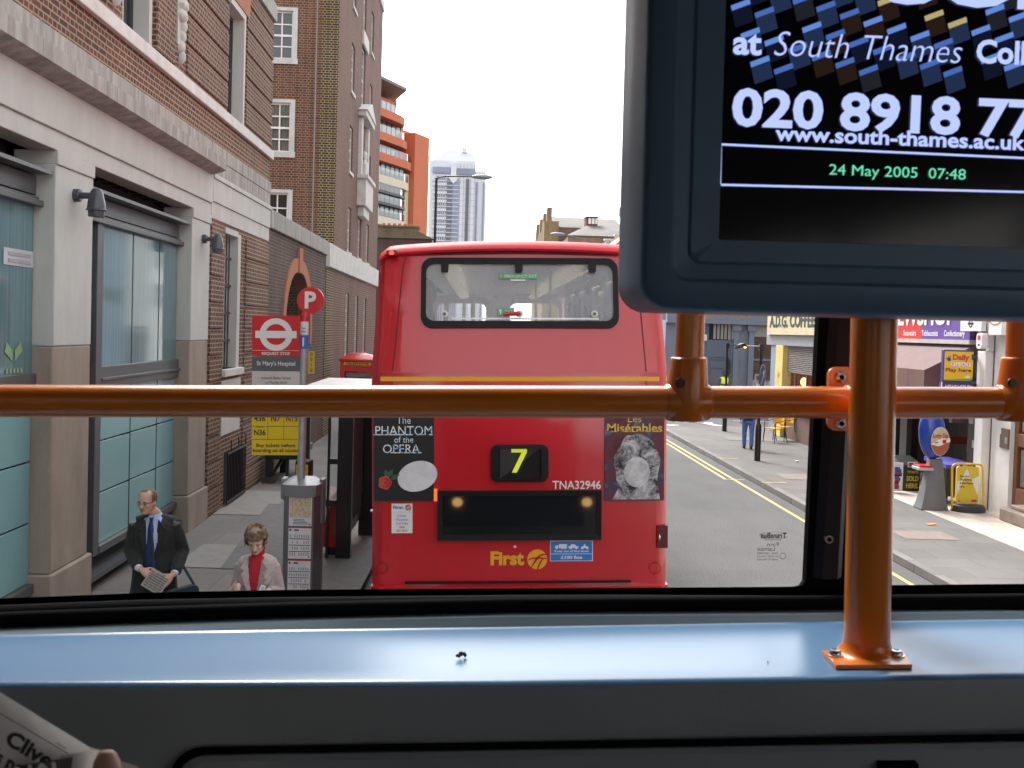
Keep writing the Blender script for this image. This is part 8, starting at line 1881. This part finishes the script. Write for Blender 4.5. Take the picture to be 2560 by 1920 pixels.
# ---- reader beside us: newspaper corner and thumb
DN = .60
def NP(px, py, d=DN): q = OP(px, py, d); return Vector((q[0], d, q[1]))
npap = pm('newspaper_sheet', (.74, .71, .67), .8, var=.06, vs=25)
t = thing('newspaper', 'open newspaper corner with big headline letters at the lower left of the view', 'newspaper', M=MOWN @ Matrix.Translation(NP(100, 1900)))
mb = MB(MOWN)
top = [(-420, 1500), (-200, 1612), (0, 1731), (60, 1768), (120, 1806), (180, 1842), (222, 1868), (246, 1876)]
n = 10; rows = []
for k in range(n+1):
    f = k/n; rows.append([NP(px-60*f-.0*f, py+820*f, DN-.12*f+.0*(i-4)**2+.012*math.sin(i*.8+f*2)*f) for i, (px, py) in enumerate(top)])
mb.rings(rows, closed=False, caps=False)
o = mb.build('sheet', npap, t, smooth=70); so_ = o.modifiers.new('solid', 'SOLIDIFY'); so_.thickness = .0006
# folded spine strip standing off the sheet, and the white sheet behind the thumb
mb = MB(MOWN); mb.rings([[NP(150, 1890, DN-.012), NP(182, 1884, DN-.017), NP(215, 1876, DN-.014), NP(250, 1874, DN-.004)], [NP(150, 2400, DN-.10), NP(176, 2400, DN-.107), NP(212, 2400, DN-.104), NP(250, 2400, DN-.09)]], closed=False, caps=False); mb.build('folded_edge', npap, t, smooth=70)
mb = MB(MOWN); mb.quad(NP(250, 1885, DN+.006), NP(346, 1917, DN+.006), NP(330, 2300, DN-.06), NP(220, 2300, DN-.06)); mb.build('back_sheet', pm('white_news_sheet', (.6, .58, .56), .8), t)
up = Vector((.0, -.147, 1)).normalized()
def ntext(m, s_, px, py, ang, h, w, mi=0, weight=.03, d=.003):
    # lies on the sheet, whose face leans back by the same slope as its rows
    f = max(0, (py-(1731+px*.62))/820); q = NP(px, py, DN-.12*f-d-.004); u = Vector((math.cos(rad(ang)), 0, -math.sin(rad(ang)))); v = Vector((math.sin(rad(ang)), -.18, math.cos(rad(ang))))
    text(m, s_, q, u, v, h*DN/2560, width=w*DN/2560, align='l', mi=mi, weight=weight)
mb = MB(MOWN); ntext(mb, 'Clive', 10, 1856, 32, 40, 122, weight=.04); ntext(mb, "'s poor", -22, 1898, 30, 34, 120, weight=.04); 
ntext(mb, 'teaser', 140, 1858, 33, 6, 30, weight=0)
for (xa, ya), (xb_, yb_) in (((-60, 1749), (170, 1885)),):
    p0, p1 = NP(xa, ya, DN-.012), NP(xb_, yb_, DN-.012); e = Vector((.0, 0, .0005)); mb.quad(p0, p1, p1+e, p0+e)
mb.build('headline', ink, t)
mb = MB(MOWN); mb.quad(NP(-80, 1934, DN-.03), NP(182, 1892, DN-.03), NP(170, 1990, DN-.05), NP(-80, 2020, DN-.05), 0); u = Vector((math.cos(rad(-7)), 0, -math.sin(rad(-7))))
q = NP(-10, 1950, DN-.0365); text(mb, 'FINAL', q, u, Vector((0, -.2, 1)), 27*DN/2560, width=160*DN/2560, align='l', mi=1, weight=.03); mb.build('title_band', [pm('brown_black_band', (.035, .03, .028), .7), npap], t)
# the reader's hand and sleeve
th = thing('person', 'reader at the lower left whose thumb grips the newspaper edge', 'person', M=MOWN @ Matrix.Translation(NP(285, 2100, .56)))
mb = MB(MOWN)
tip, k1, k2, cm = NP(266, 1884, DN-.022), NP(268, 1935, DN-.026), NP(290, 2020, DN-.03), NP(340, 2190, DN-.03)
mb.tube([tip+Vector((0, .002, .0015)), tip-Vector((0, 0, .004)), k1, k2, cm], [.0045, .0072, .0088, .0098, .015], 14)
wr = NP(430, 2460, DN-.03); mb.tube([NP(330, 2160, DN+.01), NP(390, 2300, DN), wr], [.03, .034, .026], 14); mb.tube([wr, NP(620, 2900, DN-.12), NP(760, 3150, DN-.25)], [.027, .038, .044], 14)
for k, (fx, fy, ln) in enumerate(((250, 2120, 1.), (235, 2180, 1.05), (240, 2240, .98), (260, 2300, .8))):
    p0 = NP(fx+80, fy+20, DN+.02); mb.tube([p0, p0+Vector((-.03, .006, .008))*ln, p0+Vector((-.055, .004, .008))*ln, p0+Vector((-.072, -.004, .004))*ln], [.0095, .009, .0083, .0065], 10)
remeshed(mb, 'hand', pm('thumb_skin', (.42, .235, .175), .5, var=.08, vs=120), th, .0022, 3)
mb = MB(MOWN); mb.tube([wr+(NP(620, 2900, DN-.12)-wr)*.1, NP(620, 2900, DN-.12), NP(760, 3150, DN-.25)], [.036, .048, .056], 14); mb.build('sleeve', pm('dark_sleeve', (.03, .03, .035), .8), th)
